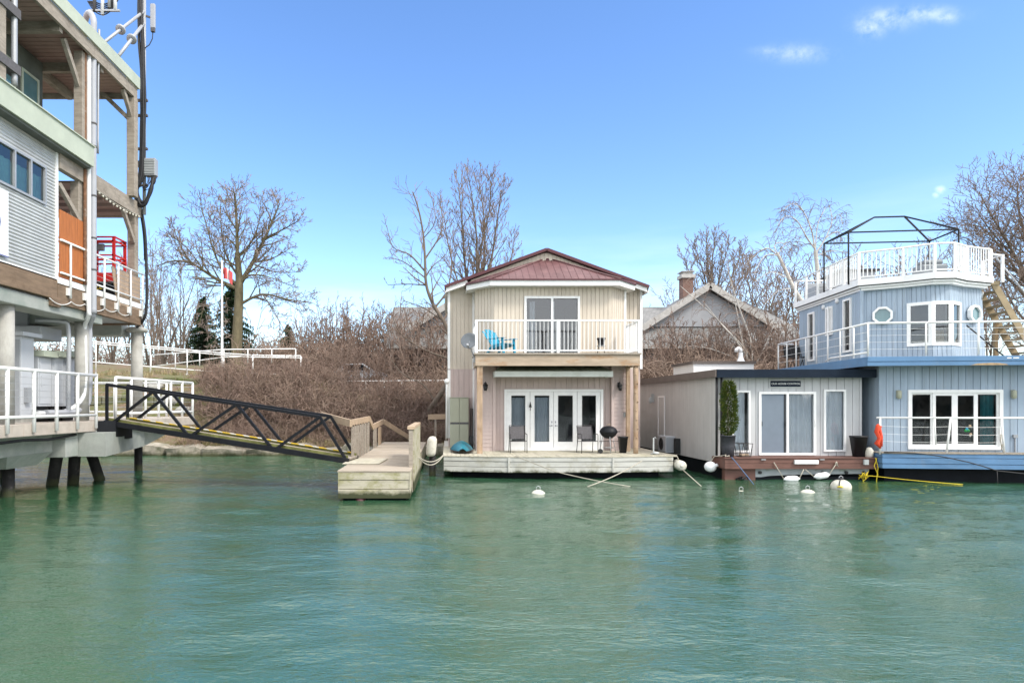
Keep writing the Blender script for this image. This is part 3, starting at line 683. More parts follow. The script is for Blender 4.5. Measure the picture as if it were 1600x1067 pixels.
conifer('spruce_tree', 'dark green spruce standing behind the big spreading bare tree', 3, 362, 54, 436, 3.0)
conifer('spruce_tree', 'small rounded dark green conifer on the skyline right of the big bare tree', 5, 450, 62, 506, 1.6)
conifer('spruce_tree', 'narrow dark spruce half hidden left of the white flagpole', 7, 318, 57, 462, 2.2)

# ------------------------------------------------------------------ thicket of thin stems: a mass nobody could count
def clump_arrays(seed, stems, h):
    T = Tree(seed); o = dict(DEF, up=-.02, ang=48, n=(5,3), max=1, crown_lev=0, rmin=.007, wig=.22, len=(.35,.6))
    for k in range(stems):
        a = T.rg.random()*6.283; lean = T.rg.uniform(.15, 1.3); p = Vector((T.rg.gauss(0,.45), T.rg.gauss(0,.45), -.1))
        d = Vector((math.cos(a)*lean, math.sin(a)*lean, 1))
        T.branch(p, d, h*T.rg.uniform(.6,1.15), .012, 0, dict(o, droop=.10))
    return np.array(T.cr.v, dtype=np.float32), np.array([f for f in T.cr.f if len(f) == 4], dtype=np.int32)
CL = [clump_arrays(100+i, 30, 1.35) for i in range(4)]
def thicket(name, label, spots, material, seed):
    rg = np.random.default_rng(seed); vs = []; fs = []; n = 0
    for (x, y, s) in spots:
        v, f = CL[rg.integers(len(CL))]; a = rg.random()*6.283; c, q = math.cos(a), math.sin(a)
        w = np.stack([v[:,0]*c-v[:,1]*q, v[:,0]*q+v[:,1]*c, v[:,2]*rg.uniform(.8,1.2)], -1)*s
        w = w+np.array([x, y, float(ground_z(x, y))]); vs.append(w); fs.append(f+n); n += len(v)
    o = np_mesh(name, np.concatenate(vs), np.concatenate(fs), material, False)
    return tag(o, label, 'thicket', None, 'stuff')
rg = np.random.default_rng(21)
sp = []
for i in range(190):
    x = rg.uniform(-13.0, 1.0); y = rg.uniform(31.2, 36.6)
    if x < -11.3 and y < 33: continue
    if x > -8.0 and y > 35.4: continue
    sp.append((x, y, rg.uniform(.8, 1.45)*(1.0 if 32.2 < y < 35 else .7)))
for i in range(80): sp.append((rg.uniform(-12.2, 1.0), rg.uniform(30.6, 32.2), rg.uniform(.4, .85)))
for i in range(34): sp.append((rg.uniform(-9.0, .8), rg.uniform(36.5, 38.2), rg.uniform(.75, 1.15)))
thicket('bank_thicket', 'dense reddish brown thicket of leafless stems covering the bank beside the gangway', sp[0::3]+sp[1::6], MT['brush'], 1)
thicket('bank_thicket', 'pale tan leafless stems scattered through the thicket on the bank', sp[2::3], MT['brush2'], 11)
thicket('bank_thicket', 'darker grey brown stems showing in gaps of the thicket on the bank', sp[4::6], MT['brush3'], 12)
sp = []
for i in range(70):
    x = rg.uniform(-12, 3.0)
    y = rg.uniform(41.2, 46) if x < -3 else rg.uniform(39.2, 42)
    if x > -3 and i % 2: continue
    sp.append((x, y, rg.uniform(1.3, 2.2)))
thicket('upper_thicket', 'pale brown leafless brushwood higher on the bank in front of the shingled building', sp, MT['brush2'], 2)
sp = []
for i in range(120):
    x = rg.uniform(7, 25); y = rg.uniform(34.0, 39.5); sp.append((x, y, rg.uniform(1.3, 2.3)))
thicket('rear_thicket', 'tangled brown brushwood behind the grey and pale blue houseboats', sp, MT['brush2'], 3)

def dry_grass():
    rg = np.random.default_rng(77); vs = []; fs = []; n = 0
    for i in range(620):
        if i < 260: x, y = rg.uniform(-26, -12.5), rg.uniform(30.7, 40)
        elif i < 520: x, y = rg.uniform(-13, 1), rg.uniform(30.5, 32.6)
        else: x, y = rg.uniform(-13, 1), rg.uniform(32, 37)
        z = float(ground_z(x, y)); h = rg.uniform(.12, .42)
        for b in range(16):
            a = rg.random()*6.283; c, s_ = math.cos(a), math.sin(a); px_, py_ = x+rg.normal(0,.09), y+rg.normal(0,.09); w = .012; k = h*rg.uniform(.6,1.2); bend = rg.uniform(.2,.9)*k
            vs += [(px_-s_*w,py_+c*w,z-.03),(px_+s_*w,py_-c*w,z-.03),(px_+c*bend*.4+s_*w*.7,py_+s_*bend*.4-c*w*.7,z+k*.7),(px_+c*bend*.4-s_*w*.7,py_+s_*bend*.4+c*w*.7,z+k*.7),(px_+c*bend,py_+s_*bend,z+k*.95),(px_+c*bend+.004,py_+s_*bend,z+k*.95)]
            fs += [(n,n+1,n+2,n+3),(n+3,n+2,n+5,n+4)]; n += 6
    tag(np_mesh('dry_grass', vs, fs, MT['straw'], False), 'dry straw coloured grass tufts along the bank and above the seawall', 'grass', None, 'stuff')
dry_grass()
for k, (pa, pb, Y, py, lab) in enumerate(((120,300,35.6,586,'upper mossy stone ledge across the grassy bank behind the round column'),(120,285,34.2,603,'lower mossy stone ledge across the grassy bank behind the pier railing'))):
    m = MB(); rg_ = random.Random(k); x = PX(pa, Y)
    while x < PX(pb, Y):
        w = rg_.uniform(.6,1.3); z = float(ground_z(x, Y)); m.box(x, x+w-.02, Y-.35+rg_.uniform(-.08,.08), Y+.5, z-.3, z+.22+rg_.uniform(-.05,.05)); x += w
    solo('stone_ledge', m, MT['moss'], lab, 'ledge', (PX((pa+pb)/2, Y), Y, float(ground_z(PX(200,Y), Y))), bevel=.06)
rg = np.random.default_rng(31); sp = []
for i in range(120):
    sp.append((rg.uniform(-62, 62), rg.uniform(72, 88), rg.uniform(2.6, 5.0)))
thicket('distant_brush', 'far hazy line of leafless brown trees along the horizon behind the bank', sp, MT['twig'], 6)

# a dark wooded shore on the far side of the water, behind the photographer (mirrored in the windows)
def far_wood():
    rg = random.Random(4); m = MB(); n = 260
    ridge = [(-300+600*i/n, 4.5+1.5*math.sin(i*.11)+1.2*math.sin(i*.37+1)+rg.uniform(-.5,.5)) for i in range(n+1)]
    for (xa,za),(xb,zb) in zip(ridge[:-1], ridge[1:]): m.add([(xa,-112,-1),(xb,-112,-1),(xb,-118,zb),(xa,-118,za),(xb,-150,-1),(xa,-150,-1)], [(0,3,2,1),(3,5,4,2)])
    for i in range(700):
        x = rg.uniform(-260, 260); y = -110-rg.random()*30; h = rg.uniform(5, 13)*(.75+.25*math.sin(x*.05)); r = h*.36
        prof = [(r*.35, 0), (r*rg.uniform(.8,1.1), h*.3), (r*rg.uniform(.8,1.1), h*.55), (r*.6, h*.8), (.1, h)]
        m.lathe((x, y, 0), prof, 7)
    return tag(m.build('far_wood', mat('far_wood_brown', (.11,.105,.085), .95, .5, .12)), 'dark far off wood on the opposite shore behind the viewer', 'wood', None, 'stuff')
far_wood()
# ------------------------------------------------------------------ shingled building behind
def back_building():
    Y = 43.0
    t = thing('shingled_building', 'long grey building with shingled roofs, two gables and a brick chimney behind the boats', 'building', (PX(930,Y), Y+3, 2.9))
    g0 = 2.7
    def X(px): return PX(px, Y)
    w = MB(); w.box(X(615), X(1235), Y+.3, Y+9, g0, PZ(540, Y)); w.build('wall', MT['stucco'], t)
    # skirt roof of shingles below the gables
    m = MB(); ze, zr = PZ(540, Y-.9), PZ(508, Y)
    m.slab([(X(605),Y-.9,ze),(X(1245),Y-.9,ze),(X(1245),Y+.3,zr),(X(605),Y+.3,zr)], .15)
    m.slab([(X(605),Y+.3,zr),(X(1245),Y+.3,zr),(X(1245),Y+5.5,zr+2.05),(X(605),Y+5.5,zr+2.05)], .2)
    m.slab([(X(1245),Y+10.7,zr),(X(605),Y+10.7,zr),(X(605),Y+5.5,zr+2.05),(X(1245),Y+5.5,zr+2.05)], .2)
    m.build('roof', MT['shingle'], t)
    m = MB(); m.box(X(605), X(1245), Y-.96, Y-.90, ze-.2, ze+.03); m.box(X(615), X(1235), Y+.24, Y+.3, zr-.05, zr+.12); m.build('fascia', MT['rakew'], t)
    for (pl, pr, pt) in ((640, 858, 447), (1000, 1212, 447)):
        pm = (pl+pr)/2; zp = PZ(pt, Y); zl = PZ(510, Y)
        gm = MB(); gm.add([(X(pl)+.5,Y+.1,zl),(X(pr)-.5,Y+.1,zl),(X(pm),Y+.1,zp-.25)], [(0,1,2)]); gw = gm.build('gable', MT['stucco'], t)
        rm = MB()
        for a in (pl, pr):
            q = [(X(a),Y-.35,zl-.15),(X(pm),Y-.35,zp),(X(pm),Y+6,zp),(X(a),Y+6,zl-.15)]
            rm.slab(q if a == pl else [q[0], q[3], q[2], q[1]], .12)
        rm.build('gable_roof', MT['shingle'], t)
        bm = MB()
        for a in (pl, pr): bm.bar((X(a),Y-.42,zl-.18),(X(pm),Y-.42,zp-.03), .08, .42, (0,0,1))
        bm.build('rake_board', MT['rakew'], gw)
    c = MB(); x0, x1 = PX(1064,Y+4), PX(1080,Y+4); zb = PZ(470,Y+4); zt = PZ(436,Y+4)
    c.box(x0, x1, Y+3.6, Y+4.4, zb-1, zt); ch = c.build('chimney', MT['brick'], t)
    c = MB(); c.box(x0-.12, x1+.12, Y+3.5, Y+4.5, zt, zt+.25); c.box(x0+.02, x1-.02, Y+3.62, Y+4.38, zt+.25, zt+.45)
    c.box(x0-.1, x1+.1, Y+3.5, Y+4.5, zt+.45, zt+.5); c.build('chimney_cap', MT['rakew'], ch)
    for (pa, pb) in ((655,680),(1020,1055),(1100,1130)):
        m = MB(); m.box(X(pa), X(pb), Y+.22, Y+.3, g0+.2, PZ(556,Y)); d = m.build('door', MT['bluedoor'], t)
        m = MB(); m.box(X(pa)-.15, X(pa), Y+.18, Y+.3, g0+.2, PZ(553,Y)); m.box(X(pb), X(pb)+.15, Y+.18, Y+.3, g0+.2, PZ(553,Y)); m.build('door_frame', MT['rakew'], d)
back_building()

def rail_run(name, label, tops, bots, pitch, r=.035, base=None, double=False, cat='railing', matname='rail'):
    """white pipe railing along a polyline given at the top and bottom rails"""
    tops = [Vector(p) for p in tops]; bots = [Vector(p) for p in bots]
    c = (tops[0]+bots[-1])/2; c.z = min(b.z for b in bots)-.4
    t = thing(name, label, cat, c)
    MB().tube(tops, r, 8).build('top_rail', MT[matname], t)
    MB().tube(bots, r*.9, 8).build('bottom_rail', MT[matname], t)
    if double: MB().tube([p+Vector((0,.35,-.1)) for p in tops], r, 8).build('hand_rail', MT[matname], t)
    for i in range(len(tops)-1):
        n = max(1, round((tops[i+1]-tops[i]).length/pitch))
        for k in range(n+(1 if i == len(tops)-2 else 0)):
            f = k/n; a = tops[i].lerp(tops[i+1], f); b = bots[i].lerp(bots[i+1], f)
            d = (b-a).normalized(); e = b+Vector((0,0,-.38))
            if base: e.z = float(ground_z(e.x, e.y))-.02
            m = MB(); m.cyl(a, e, r, 8)
            if base: m.box(e.x-.09, e.x+.09, e.y-.09, e.y+.09, e.z, e.z+.10)
            m.build('post', MT[matname], t)
    return t
Y = 38
rail_run('ramp_railing', 'long white pipe railing with footed posts sloping along the grassy bank at left', [at(40,525,Y),at(150,534,Y),at(235,541,Y),at(350,552,Y),at(395,555,Y),at(470,556,Y)], [at(40,556,Y),at(150,566,Y),at(235,573,Y),at(350,582,Y),at(395,584,Y),at(470,585,Y)], 2.6, base=True, double=True)
Y = 40
rail_run('ramp_railing', 'white pipe railing of the rising ramp that crosses behind the sloping one', [at(236,555,Y),at(350,546,Y),at(462,545,Y)], [at(236,573,Y),at(350,558,Y),at(462,557,Y)], 1.6)
Y = 38.5
rail_run('path_railing', 'low white two rail railing behind the brushwood left of the cream house', [at(486,596,Y),at(600,595,Y),at(712,594,Y)], [at(486,609,Y),at(600,608,Y),at(712,607,Y)], 1.0, r=.03)

MT['flagred'] = mat('faded_flag_red', (.55,.09,.09), .8, .15, 6)
def flag_and_pole():
    Y = 46; x = PX(347,Y); z0 = float(ground_z(x,Y))
    m = MB(); m.tube([(x,Y,z0),(x,Y,PZ(560,Y)),(x,Y,PZ(440,Y)),(x,Y,PZ(410,Y))], [.10,.09,.065,.05], 10); m.sphere((x,Y,PZ(409,Y)), .09)
    solo('flagpole', m, MT['white'], 'white flagpole in front of the big spreading bare tree', 'flagpole', (x,Y,z0))
    # red, white, red cloth hanging in folds
    t = thing('flag', 'limp red and white flag hanging from the white flagpole', 'flag', (x+.5,Y,PZ(436,Y)))
    for i, (a, b, c) in enumerate(((0,.42,'flagred'),(.42,.56,'white'),(.56,1.0,'flagred'))):
        m = MB(); vs = []; fs = []
        k = 8
        for j in range(k+1):
            f = a+(b-a)*j/k; X0 = x+.10+f*.62; yy = Y+.12*math.sin(f*14); dz = -.35*f*f
            vs += [(X0,yy,PZ(418,Y)+dz),(X0-.05*math.sin(f*9),yy+.03,PZ(435,Y)+dz*1.3)]
            if j: fs.append((2*j-2,2*j,2*j+1,2*j-1))
        m.add(vs, fs, True); m.build('flag_panel', MT[c], t)
flag_and_pole()

def parked_car():
    Y = 40.5; x0 = PX(500,Y); z0 = float(ground_z(x0+1,Y)); L_ = 4.3
    t = thing('parked_car', 'silver car half hidden behind the brushwood and the low white railing', 'car', (x0+L_/2,Y,z0))
    s = [(0,.35),(0,.75),(.25,.92),(1.0,1.0),(1.5,1.45),(2.7,1.5),(3.4,1.05),(4.1,.88),(4.3,.7),(4.3,.35)]
    m = MB(); n = len(s)
    vs = [(x0+a, Y+(.10 if h > 1.02 else 0), z0+h) for a, h in s]+[(x0+a, Y+1.7-(.10 if h > 1.02 else 0), z0+h) for a, h in s]
    m.add(vs, [tuple(range(n))[::-1], tuple(range(n,2*n))]+[(i,(i+1)%n,n+(i+1)%n,n+i) for i in range(n)]); m.build('body', MT['carpaint'], t, bevel=.06)
    m = MB(); m.add([(x0+1.2,Y+.03,z0+1.02),(x0+3.15,Y+.03,z0+1.06),(x0+2.65,Y+.07,z0+1.43),(x0+1.58,Y+.07,z0+1.40)], [(0,1,2,3)]); m.build('window', MT['hullblack'], t)
    for cx in (.85, 3.4):
        for cy in (0.0, 1.52):
            w = MB(); w.cyl((x0+cx,Y+cy-.02,z0+.33),(x0+cx,Y+cy+.2,z0+.33), .33, 20); wh = w.build('wheel', MT['tyre'], t)
            w = MB(); w.cyl((x0+cx,Y+cy-.03,z0+.33),(x0+cx,Y+cy+.0,z0+.33), .2, 16); w.build('rim', MT['steel'], wh)
parked_car()
# ------------------------------------------------------------------ cream and pink two storey floating house
CXH = 3.9
def cream_house():
    t = thing('floating_house', 'two storey cream and pink floating house with dark red metal roof and white balcony', 'houseboat', (CXH, 24, 0))
    # hull and deck
    fr = [(-.08,21.1),(2.03,20.7),(5.4,20.7),(7.45,21.0)]
    out = fr+[(7.45,30.4),(-.08,30.4)]
    m = MB(); m.prism([(.25,21.5),(2.1,21.15),(5.3,21.15),(7.1,21.4),(7.1,30.2),(.25,30.2)], -.6, .22); m.build('hull', MT['hullblack'], t)
    m = MB()
    for z0, z1, o in ((.20,.365,.012),(.378,.545,0.0),(.558,.69,.014)):
        m.prism([(x, y-o) for x, y in fr]+[(7.45,30.4),(-.08,30.4)], z0, z1)
    m.box(2.0, 2.06, 20.66, 20.72, .20, .69); m.box(5.37, 5.43, 20.66, 20.72, .20, .69)
    m.build('deck_fascia', MT['deckgrey'], t, bevel=.006)
    m = MB(); x = -.1
    rg = random.Random(3)
    while x < 7.44:                                         # deck boards running back from the water
        w = .145; yf = 20.66
        def edge(px_):
            if px_ < 2.03: return 21.1+(px_+.08)/2.11*(-.4)
            if px_ > 5.4: return 20.7+(px_-5.4)/2.05*.3
            return 20.7
        m.prism([(x,edge(x)-.03),(x+w-.008,edge(x+w)-.03),(x+w-.008,26),(x,26)], .694, .72+rg.uniform(-.003,.003)); x += w
    m.build('deck', MT['deckplank'], t)
    # ---- lower storey
    DW = (1.77, 23.45), (6.03, 23.45)
    hx0, hx1 = 2.13, 5.75
    m = MB(); siding(m, (.1,24.9), (1.1,24.9), .72, 3.78, .2); siding(m, (1.1,24.9), (1.1,23.25), .72, 3.9, .2)
    siding(m, DW[0], DW[1], .72, 3.95, .2, holes=[(hx0-DW[0][0], hx1-DW[0][0], .72, 2.96)])
    siding(m, (1.77,23.23), (1.77,23.47), .72, 3.95, .24); siding(m, (6.03,23.47), (6.03,23.23), .72, 3.95, .24)
    m.box(6.7, 7.55, 24.9, 24.95, .72, 3.78); m.box(.1, .15, 24.95, 30.3, .72, 3.78); m.box(7.5, 7.55, 24.95, 30.3, .72, 3.78); m.box(6.65, 6.7, 23.3, 24.9, .72, 3.9)
    wl = m.build('lower_wall', MT['pink'], t)
    for (xa, xb) in ((1.1,1.77),(6.03,6.7)):
        m = MB(); lapsiding(m, (xa,23.25), (xb,23.25), .72, 3.85, .145); m.add([(xa,23.252,.72),(xb,23.252,.72),(xb,23.252,3.85),(xa,23.252,3.85)], [(0,1,2,3)]); m.build('lap_siding', MT['pink'], wl)
    for xa in (1.70, 6.0):
        m = MB(); m.box(xa,xa+.10,23.20,23.26,.72,3.8); m.build('corner_board', MT['pink'], wl)
    m = MB(); m.box(.06,.17,24.85,24.96,1.1,3.75); m.box(1.03,1.1,24.82,24.9,.72,3.75); m.build('corner_trim', MT['white'], wl)
    m = MB(); m.tube([(.05,24.75,3.4),(.03,24.75,3.2),(.03,24.75,1.1)], .045, 8); m.sphere((.03,24.72,3.3),.10,10,8); m.build('downpipe', MT['white'], t)
    # french doors: four glazed leaves
    a, b = DW; wz0, wz1 = .74, 2.96
    m = MB(); frame_at(m, a, b, hx0-a[0], hx1-a[0], wz0-.02, wz1, .085, .05); fr_ = m.build('door_frame', MT['white'], t)
    lw = (hx1-hx0-.17)/4
    m = MB(); room(m, a, b, hx0-a[0], hx1-a[0], wz0, wz1, 2.2); m.build('interior', MT['dim'], fr_)
    for i in range(4):
        s0 = hx0-a[0]+.085+i*lw; s1 = s0+lw
        d = MB(); bw = .135 if i in (1,2) else .15; e0, e1 = s0+.006, s1-.006
        for (u0,u1,v0,v1) in ((e0,e0+bw,wz0+.05,wz1-.09),(e1-bw,e1,wz0+.05,wz1-.09),(e0+bw,e1-bw,wz0+.05,wz0+.30),(e0+bw,e1-bw,wz1-.23,wz1-.09)):
            box_on(d, a, b, u0, u1, v0, v1, -.03, .012)
        # slim glazing bead
        for (u0,u1,v0,v1) in ((e0+bw,e0+bw+.02,wz0+.30,wz1-.23),(e1-bw-.02,e1-bw,wz0+.30,wz1-.23)):
            box_on(d, a, b, u0, u1, v0, v1, -.03, .018)
        leaf = d.build('door', MT['white'], t, bevel=.004)
        g = MB(); pane_at(g, a, b, e0+bw, e1-bw, wz0+.30, wz1-.23, -.012); g.build('pane', MT['glassl'], leaf)
        c = MB()
        if i == 1: curtain(c, a, b, e0+bw, e1-bw, wz0+.3, wz1-.3, -.16, .02, .12)
        if i == 0: curtain(c, a, b, e0+bw, e1-bw, wz0+.62, wz1-.3, -.30, .01, .2)
        if c.v: c.build('curtain', MT['curtaing'], leaf)
        if i in (1, 2):
            hx = e1-.06 if i == 1 else e0+.06
            h = MB(); q = 1 if i == 2 else -1
            box_on(h, a, b, hx-.02, hx+.02, 1.72, 1.80, .012, .025); box_on(h, a, b, hx-.02, hx+.02, 1.60, 1.66, .012, .03); box_on(h, a, b, min(hx,hx+q*.11), max(hx,hx+q*.11), 1.615, 1.64, .045, .06); box_on(h, a, b, hx-.012, hx+.012, 1.615, 1.64, .03, .05)
            h.build('handle', MT['steel'], leaf)
    # little lattice shape hanging on the door frame
    m = MB(); xx = hx0+.085+lw
    m.add([(xx-.05,23.385,2.32),(xx+.05,23.385,2.32),(xx,23.385,2.52)], [(0,1,2)]); m.add([(xx-.05,23.385,2.30),(xx+.05,23.385,2.30),(xx,23.385,2.46),(xx-.05,23.37,2.30),(xx+.05,23.37,2.30),(xx,23.37,2.46)], [(3,4,5),(0,1,4,3),(1,2,5,4),(2,0,3,5)])
    m.box(xx-.008,xx+.008,23.372,23.388,2.18,2.32); m.build('door_ornament', MT['blacks'], fr_)
    # canopy over the doors
    m = MB(); zf, zb = 3.56, 3.88
    A, B, C_, D = (1.72,22.4,zf),(5.82,22.4,zf),(5.45,23.43,zb),(2.1,23.43,zb)
    m.add([A,B,C_,D], [(0,1,2,3)]); m.add([A,D,(1.72,23.43,zf)], [(0,1,2)]); m.add([B,(5.82,23.43,zf),C_], [(0,1,2)])
    n = 26
    for i in range(n+1):
        f = i/n; p = Vector(A).lerp(Vector(B), f); q = Vector(D).lerp(Vector(C_), f); m.bar(p+Vector((0,0,.008)), q+Vector((0,0,.008)), .012, .012)
    aw = m.build('canopy', MT['awning'], t)
    m = MB(); m.box(1.70,5.84,22.38,22.41,3.37,3.565); m.box(1.70,1.73,22.41,23.43,3.37,3.565); m.box(5.81,5.84,22.41,23.43,3.37,3.565); m.build('valance', mat('pale_valance', (.64,.66,.62), .7, .08, 2, stain=(.48,.50,.44), stain_at=(.5,.75)), aw)
    # carriage lamps
    for x in (1.42, 6.27):
        l = MB(); l.box(x-.05,x+.05,23.2,23.235,3.02,3.2); l.tube([(x,23.2,3.18),(x,23.10,3.22),(x,23.06,3.15)], .014, 6); l.lathe((x,23.06,2.9), [(.0,0),(.05,.0),(.085,.18),(.02,.19)], 6); l.lathe((x,23.06,3.09), [(.11,0),(.02,.08),(.012,.11)], 6)
        l.build('wall_lamp', MT['blacks'], t)
    m = MB(); m.box(6.44,6.52,23.17,23.24,1.95,2.12); m.build('socket_box', MT['screen'], t)
    # ---- balcony
    bz0, bz1 = 3.72, 4.13
    m = MB(); m.box(1.0, 6.62, 21.85, 21.93, bz0, bz1-.03); m.box(1.0,1.08,21.93,23.5,bz0,bz1-.03); m.box(6.54,6.62,21.93,23.5,bz0,bz1-.03)
    bm = m.build('balcony_beam', MT['balc'], t, bevel=.008)
    m = MB(); m.box(.96, 6.66, 21.8, 23.5, bz1-.028, bz1+.03); m.box(1.08,6.54,21.93,23.45,bz0+.1,bz0+.16); m.build('balcony_floor', MT['timber'], t)
    for (x, y, w) in ((1.155,22.0,.19),(6.515,21.98,.18),(6.55,23.05,.13)):
        m = MB(); m.bar((x,y,.72),(x,y,bz0+(.1 if y > 22.5 else 0)), w, w, (0,1,0))
        if y < 22.5 and x > 3:                              # the knotty right-hand log post
            m = MB(); zs = [.72+i*(bz0-.72)/14 for i in range(15)]; rg = random.Random(7)
            m.tube([(x,y,z) for z in zs], [w*.5*rg.uniform(.9,1.12) for z in zs], 10)
            for k in range(9):
                z = .95+k*.31; m.sphere((x+rg.uniform(-.05,.05),y-w*.48,z), .028, 8, 6)
        m.build('post', MT['postw'], t)
    rz0, rz1 = 4.25, 5.30
    m = MB(); m.box(1.0,6.64,21.86,21.93,rz1-.05,rz1); m.box(1.0,1.06,21.93,23.5,rz1-.05,rz1-.002); m.box(6.58,6.64,21.93,23.5,rz1-.05,rz1-.002); m.build('top_rail', MT['vinyl'], t)
    m = MB(); m.box(1.0,6.64,21.87,21.92,rz0-.02,rz0+.02); m.box(1.01,1.05,21.93,23.5,rz0-.02,rz0+.018); m.box(6.59,6.63,21.93,23.5,rz0-.02,rz0+.018); m.build('bottom_rail', MT['vinyl'], t)
    for (x,y) in ((1.04,21.89),(3.83,21.89),(6.6,21.89),(1.03,23.4),(6.61,23.4)):
        m = MB(); m.box(x-.045,x+.045,y-.045,y+.045,bz1+.03,rz1-.004); m.build('rail_post', MT['vinyl'], t)
    xs = np.arange(1.16, 6.55, .137)
    for x in xs:
        if abs(x-3.83) < .06: continue
        m = MB(); m.box(x-.009,x+.009,21.886,21.904,rz0,rz1-.04); m.build('baluster', MT['vinyl'], t)
    for x in (1.03, 6.61):
        for y in np.arange(22.05, 23.35, .137):
            m = MB(); m.box(x-.011,x+.011,y-.011,y+.011,rz0,rz1-.04); m.build('baluster', MT['vinyl'], t)
    # ---- upper storey
    P = [(1.1,24.9),(1.1,24.2),(1.76,23.5),(6.1,23.5),(6.75,24.2),(6.75,24.9)]
    zt = 6.74; sx0, sx1, sz0, sz1 = 2.87, 4.91, 4.18, 6.37
    m = MB()
    for i in range(5):
        siding(m, P[i], P[i+1], 4.1, zt,   .155, .018, holes=[(sx0-1.76, sx1-1.76, sz0, sz1)] if i == 2 else ())
    gtop = lambda s: 6.9+(3.85-abs(s+.1-3.85))*.36-.1
    siding(m, (.1,24.9), (7.6,24.9), 3.78, 7,   .155, .018, holes=[(1.02,6.63,3.7,6.7)], top=gtop)
    m.box(.1,.15,24.93,30.3,3.78,6.9); m.box(7.55,7.6,24.93,30.3,3.78,6.9); m.box(.1,7.6,30.25,30.3,.72,6.9)
    uw = m.build('upper_wall', MT['cream'], t)
    m = MB(); m.box(.06,.16,24.83,24.95,3.78,6.85); m.box(1.02,1.12,24.78,24.88,3.78,6.7); m.box(7.53,7.62,24.83,24.93,3.78,6.85); m.box(6.72,6.80,24.14,24.2,4.15,6.7); m.build('corner_trim', MT['white'], uw)
    a, b = P[2], P[3]
    m = MB(); frame_at(m, a, b, sx0-a[0], sx1-a[0], sz0, sz1, .08, .05, mull=((sx0+sx1)/2-a[0],)); sd_ = m.build('sliding_door', MT['white'], t)
    mid = (sx0+sx1)/2-a[0]
    for (u0,u1) in ((sx0-a[0]+.08, mid-.04),(mid+.04, sx1-a[0]-.08)):
        g = MB(); pane_at(g, a, b, u0, u1, sz0+.08, sz1-.08, -.012 if u0 < mid else -.03); g.build('pane', MT['glass'], sd_)
    m = MB(); room(m, a, b, sx0-a[0], sx1-a[0], sz0, sz1, 3); m.build('interior', MT['dark'], sd_)
    m = MB(); curtain(m, a, b, sx0-a[0]+.22, sx0-a[0]+.42, sz0+.1, sz1-.15, -.2, .02, .1); curtain(m, a, b, mid+.02, mid+.14, sz0+.1, sz1-.15, -.25, .02, .1); m.build('curtain', MT['curtaing'], sd_)
    # eaves of the bay
    E = [(.78,25.0),(.78,24.05),(1.6,23.1),(6.26,23.1),(7.08,24.05),(7.08,25.0)]
    m = MB()
    for i in range(5):
        p, q = E[i], E[i+1]; m.bar((p[0],p[1],6.79),(q[0],q[1],6.79), .03, .19)
    m.box(-.05,.0,24.5,30.6,6.68,6.86); m.box(7.7,7.75,24.5,30.6,6.68,6.86)
    m.bar((-.04,24.52,6.78),(.82,24.52,7.09), .04, .17); m.bar((7.74,24.52,6.78),(6.98,24.52,7.05), .04, .17)
    fa = m.build('fascia', MT['white'], t)
    m = MB(); m.add([(x,y,6.72) for x,y in E], [(0,1,2,3,4,5)]); m.add([(.0,24.54,6.74),(.78,24.54,6.98),(.78,24.9,6.98),(.0,24.9,6.74)], [(0,1,2,3)]); m.add([(-.02,24.9,6.72),(.12,24.9,6.72),(.12,30.3,6.72),(-.02,30.3,6.72)], [(0,1,2,3)]); m.build('soffit', MT['white'], fa)
    # hipped metal roof over the bay
    ze = 6.90; A = Vector((CXH,24.78,8.05)); Ev = [Vector((x+(.04 if x > 4 else -.04), y-.05, ze)) for x, y in E]
    m = MB()
    for i in range(5): m.add([Ev[i],Ev[i+1],A], [(0,1,2)])
    for i in range(1, 4):                                    # ribs running up each slope
        p, q = Ev[i], Ev[i+1]; ed = (q-p); ln = ed.length; ed.normalize(); nrm = ed.cross(A-p).normalized(); up = nrm.cross(ed).normalized()
        if up.z < 0: up = -up
        sA = (A-p).dot(ed); hA = (A-p).dot(up); k = int(ln/.24)
        for j in range(1, k):
            s = j*ln/k; h = hA*(s/sA if s < sA else (ln-s)/(ln-sA))
            m.bar(p+ed*s, p+ed*s+up*h*.97, .022, .03, nrm)
    for i in range(1, 5): m.tube([Ev[i]+Vector((0,0,.02)), A+Vector((0,0,.02))], .035, 6)
    rf = m.build('bay_roof', MT['redroof'], t)
    m = MB()
    for i in range(5): m.bar(Ev[i]-Vector((0,0,.0)), Ev[i+1]-Vector((0,0,.0)), .035, .05)
    m.lathe(A+Vector((0,-.05,-.12)), [(.16,0),(.14,.08),(.02,.17)], 10); m.build('roof_edge', MT['redtrim'], rf)
    # main gable roof
    zp = 8.33; xl, xr, xm = -.06, 7.76, 3.85
    m = MB()
    m.slab([(xl,24.46,ze),(xm,24.46,zp),(xm,30.7,zp),(xl,30.7,ze)], .05); m.slab([(xr,24.46,ze),(xr,30.7,ze),(xm,30.7,zp),(xm,24.46,zp)], .05)
    for (x0) in (xl, xr):
        for j in range(1, 24):
            y = 24.5+j*.26; m.bar((x0,y,ze+.012),(xm,y,zp+.012), .03, .02)
    rf = m.build('roof', MT['redroof'], t)
    m = MB()
    for x0 in (xl, xr): m.bar((x0,24.44,ze-.0),(xm,24.44,zp+.0), .045, .105)
    m.build('rake_trim', MT['redtrim'], rf)
    m = MB(); siding(m, (.95,24.60), (6.75,24.60), 7.0, 8.3,   .155, .018, top=lambda s: ze+(3.8-abs(s+.95-3.85))*.367-.05); m.build('gable_siding', MT['cream'], uw)
    return t
cream_house()

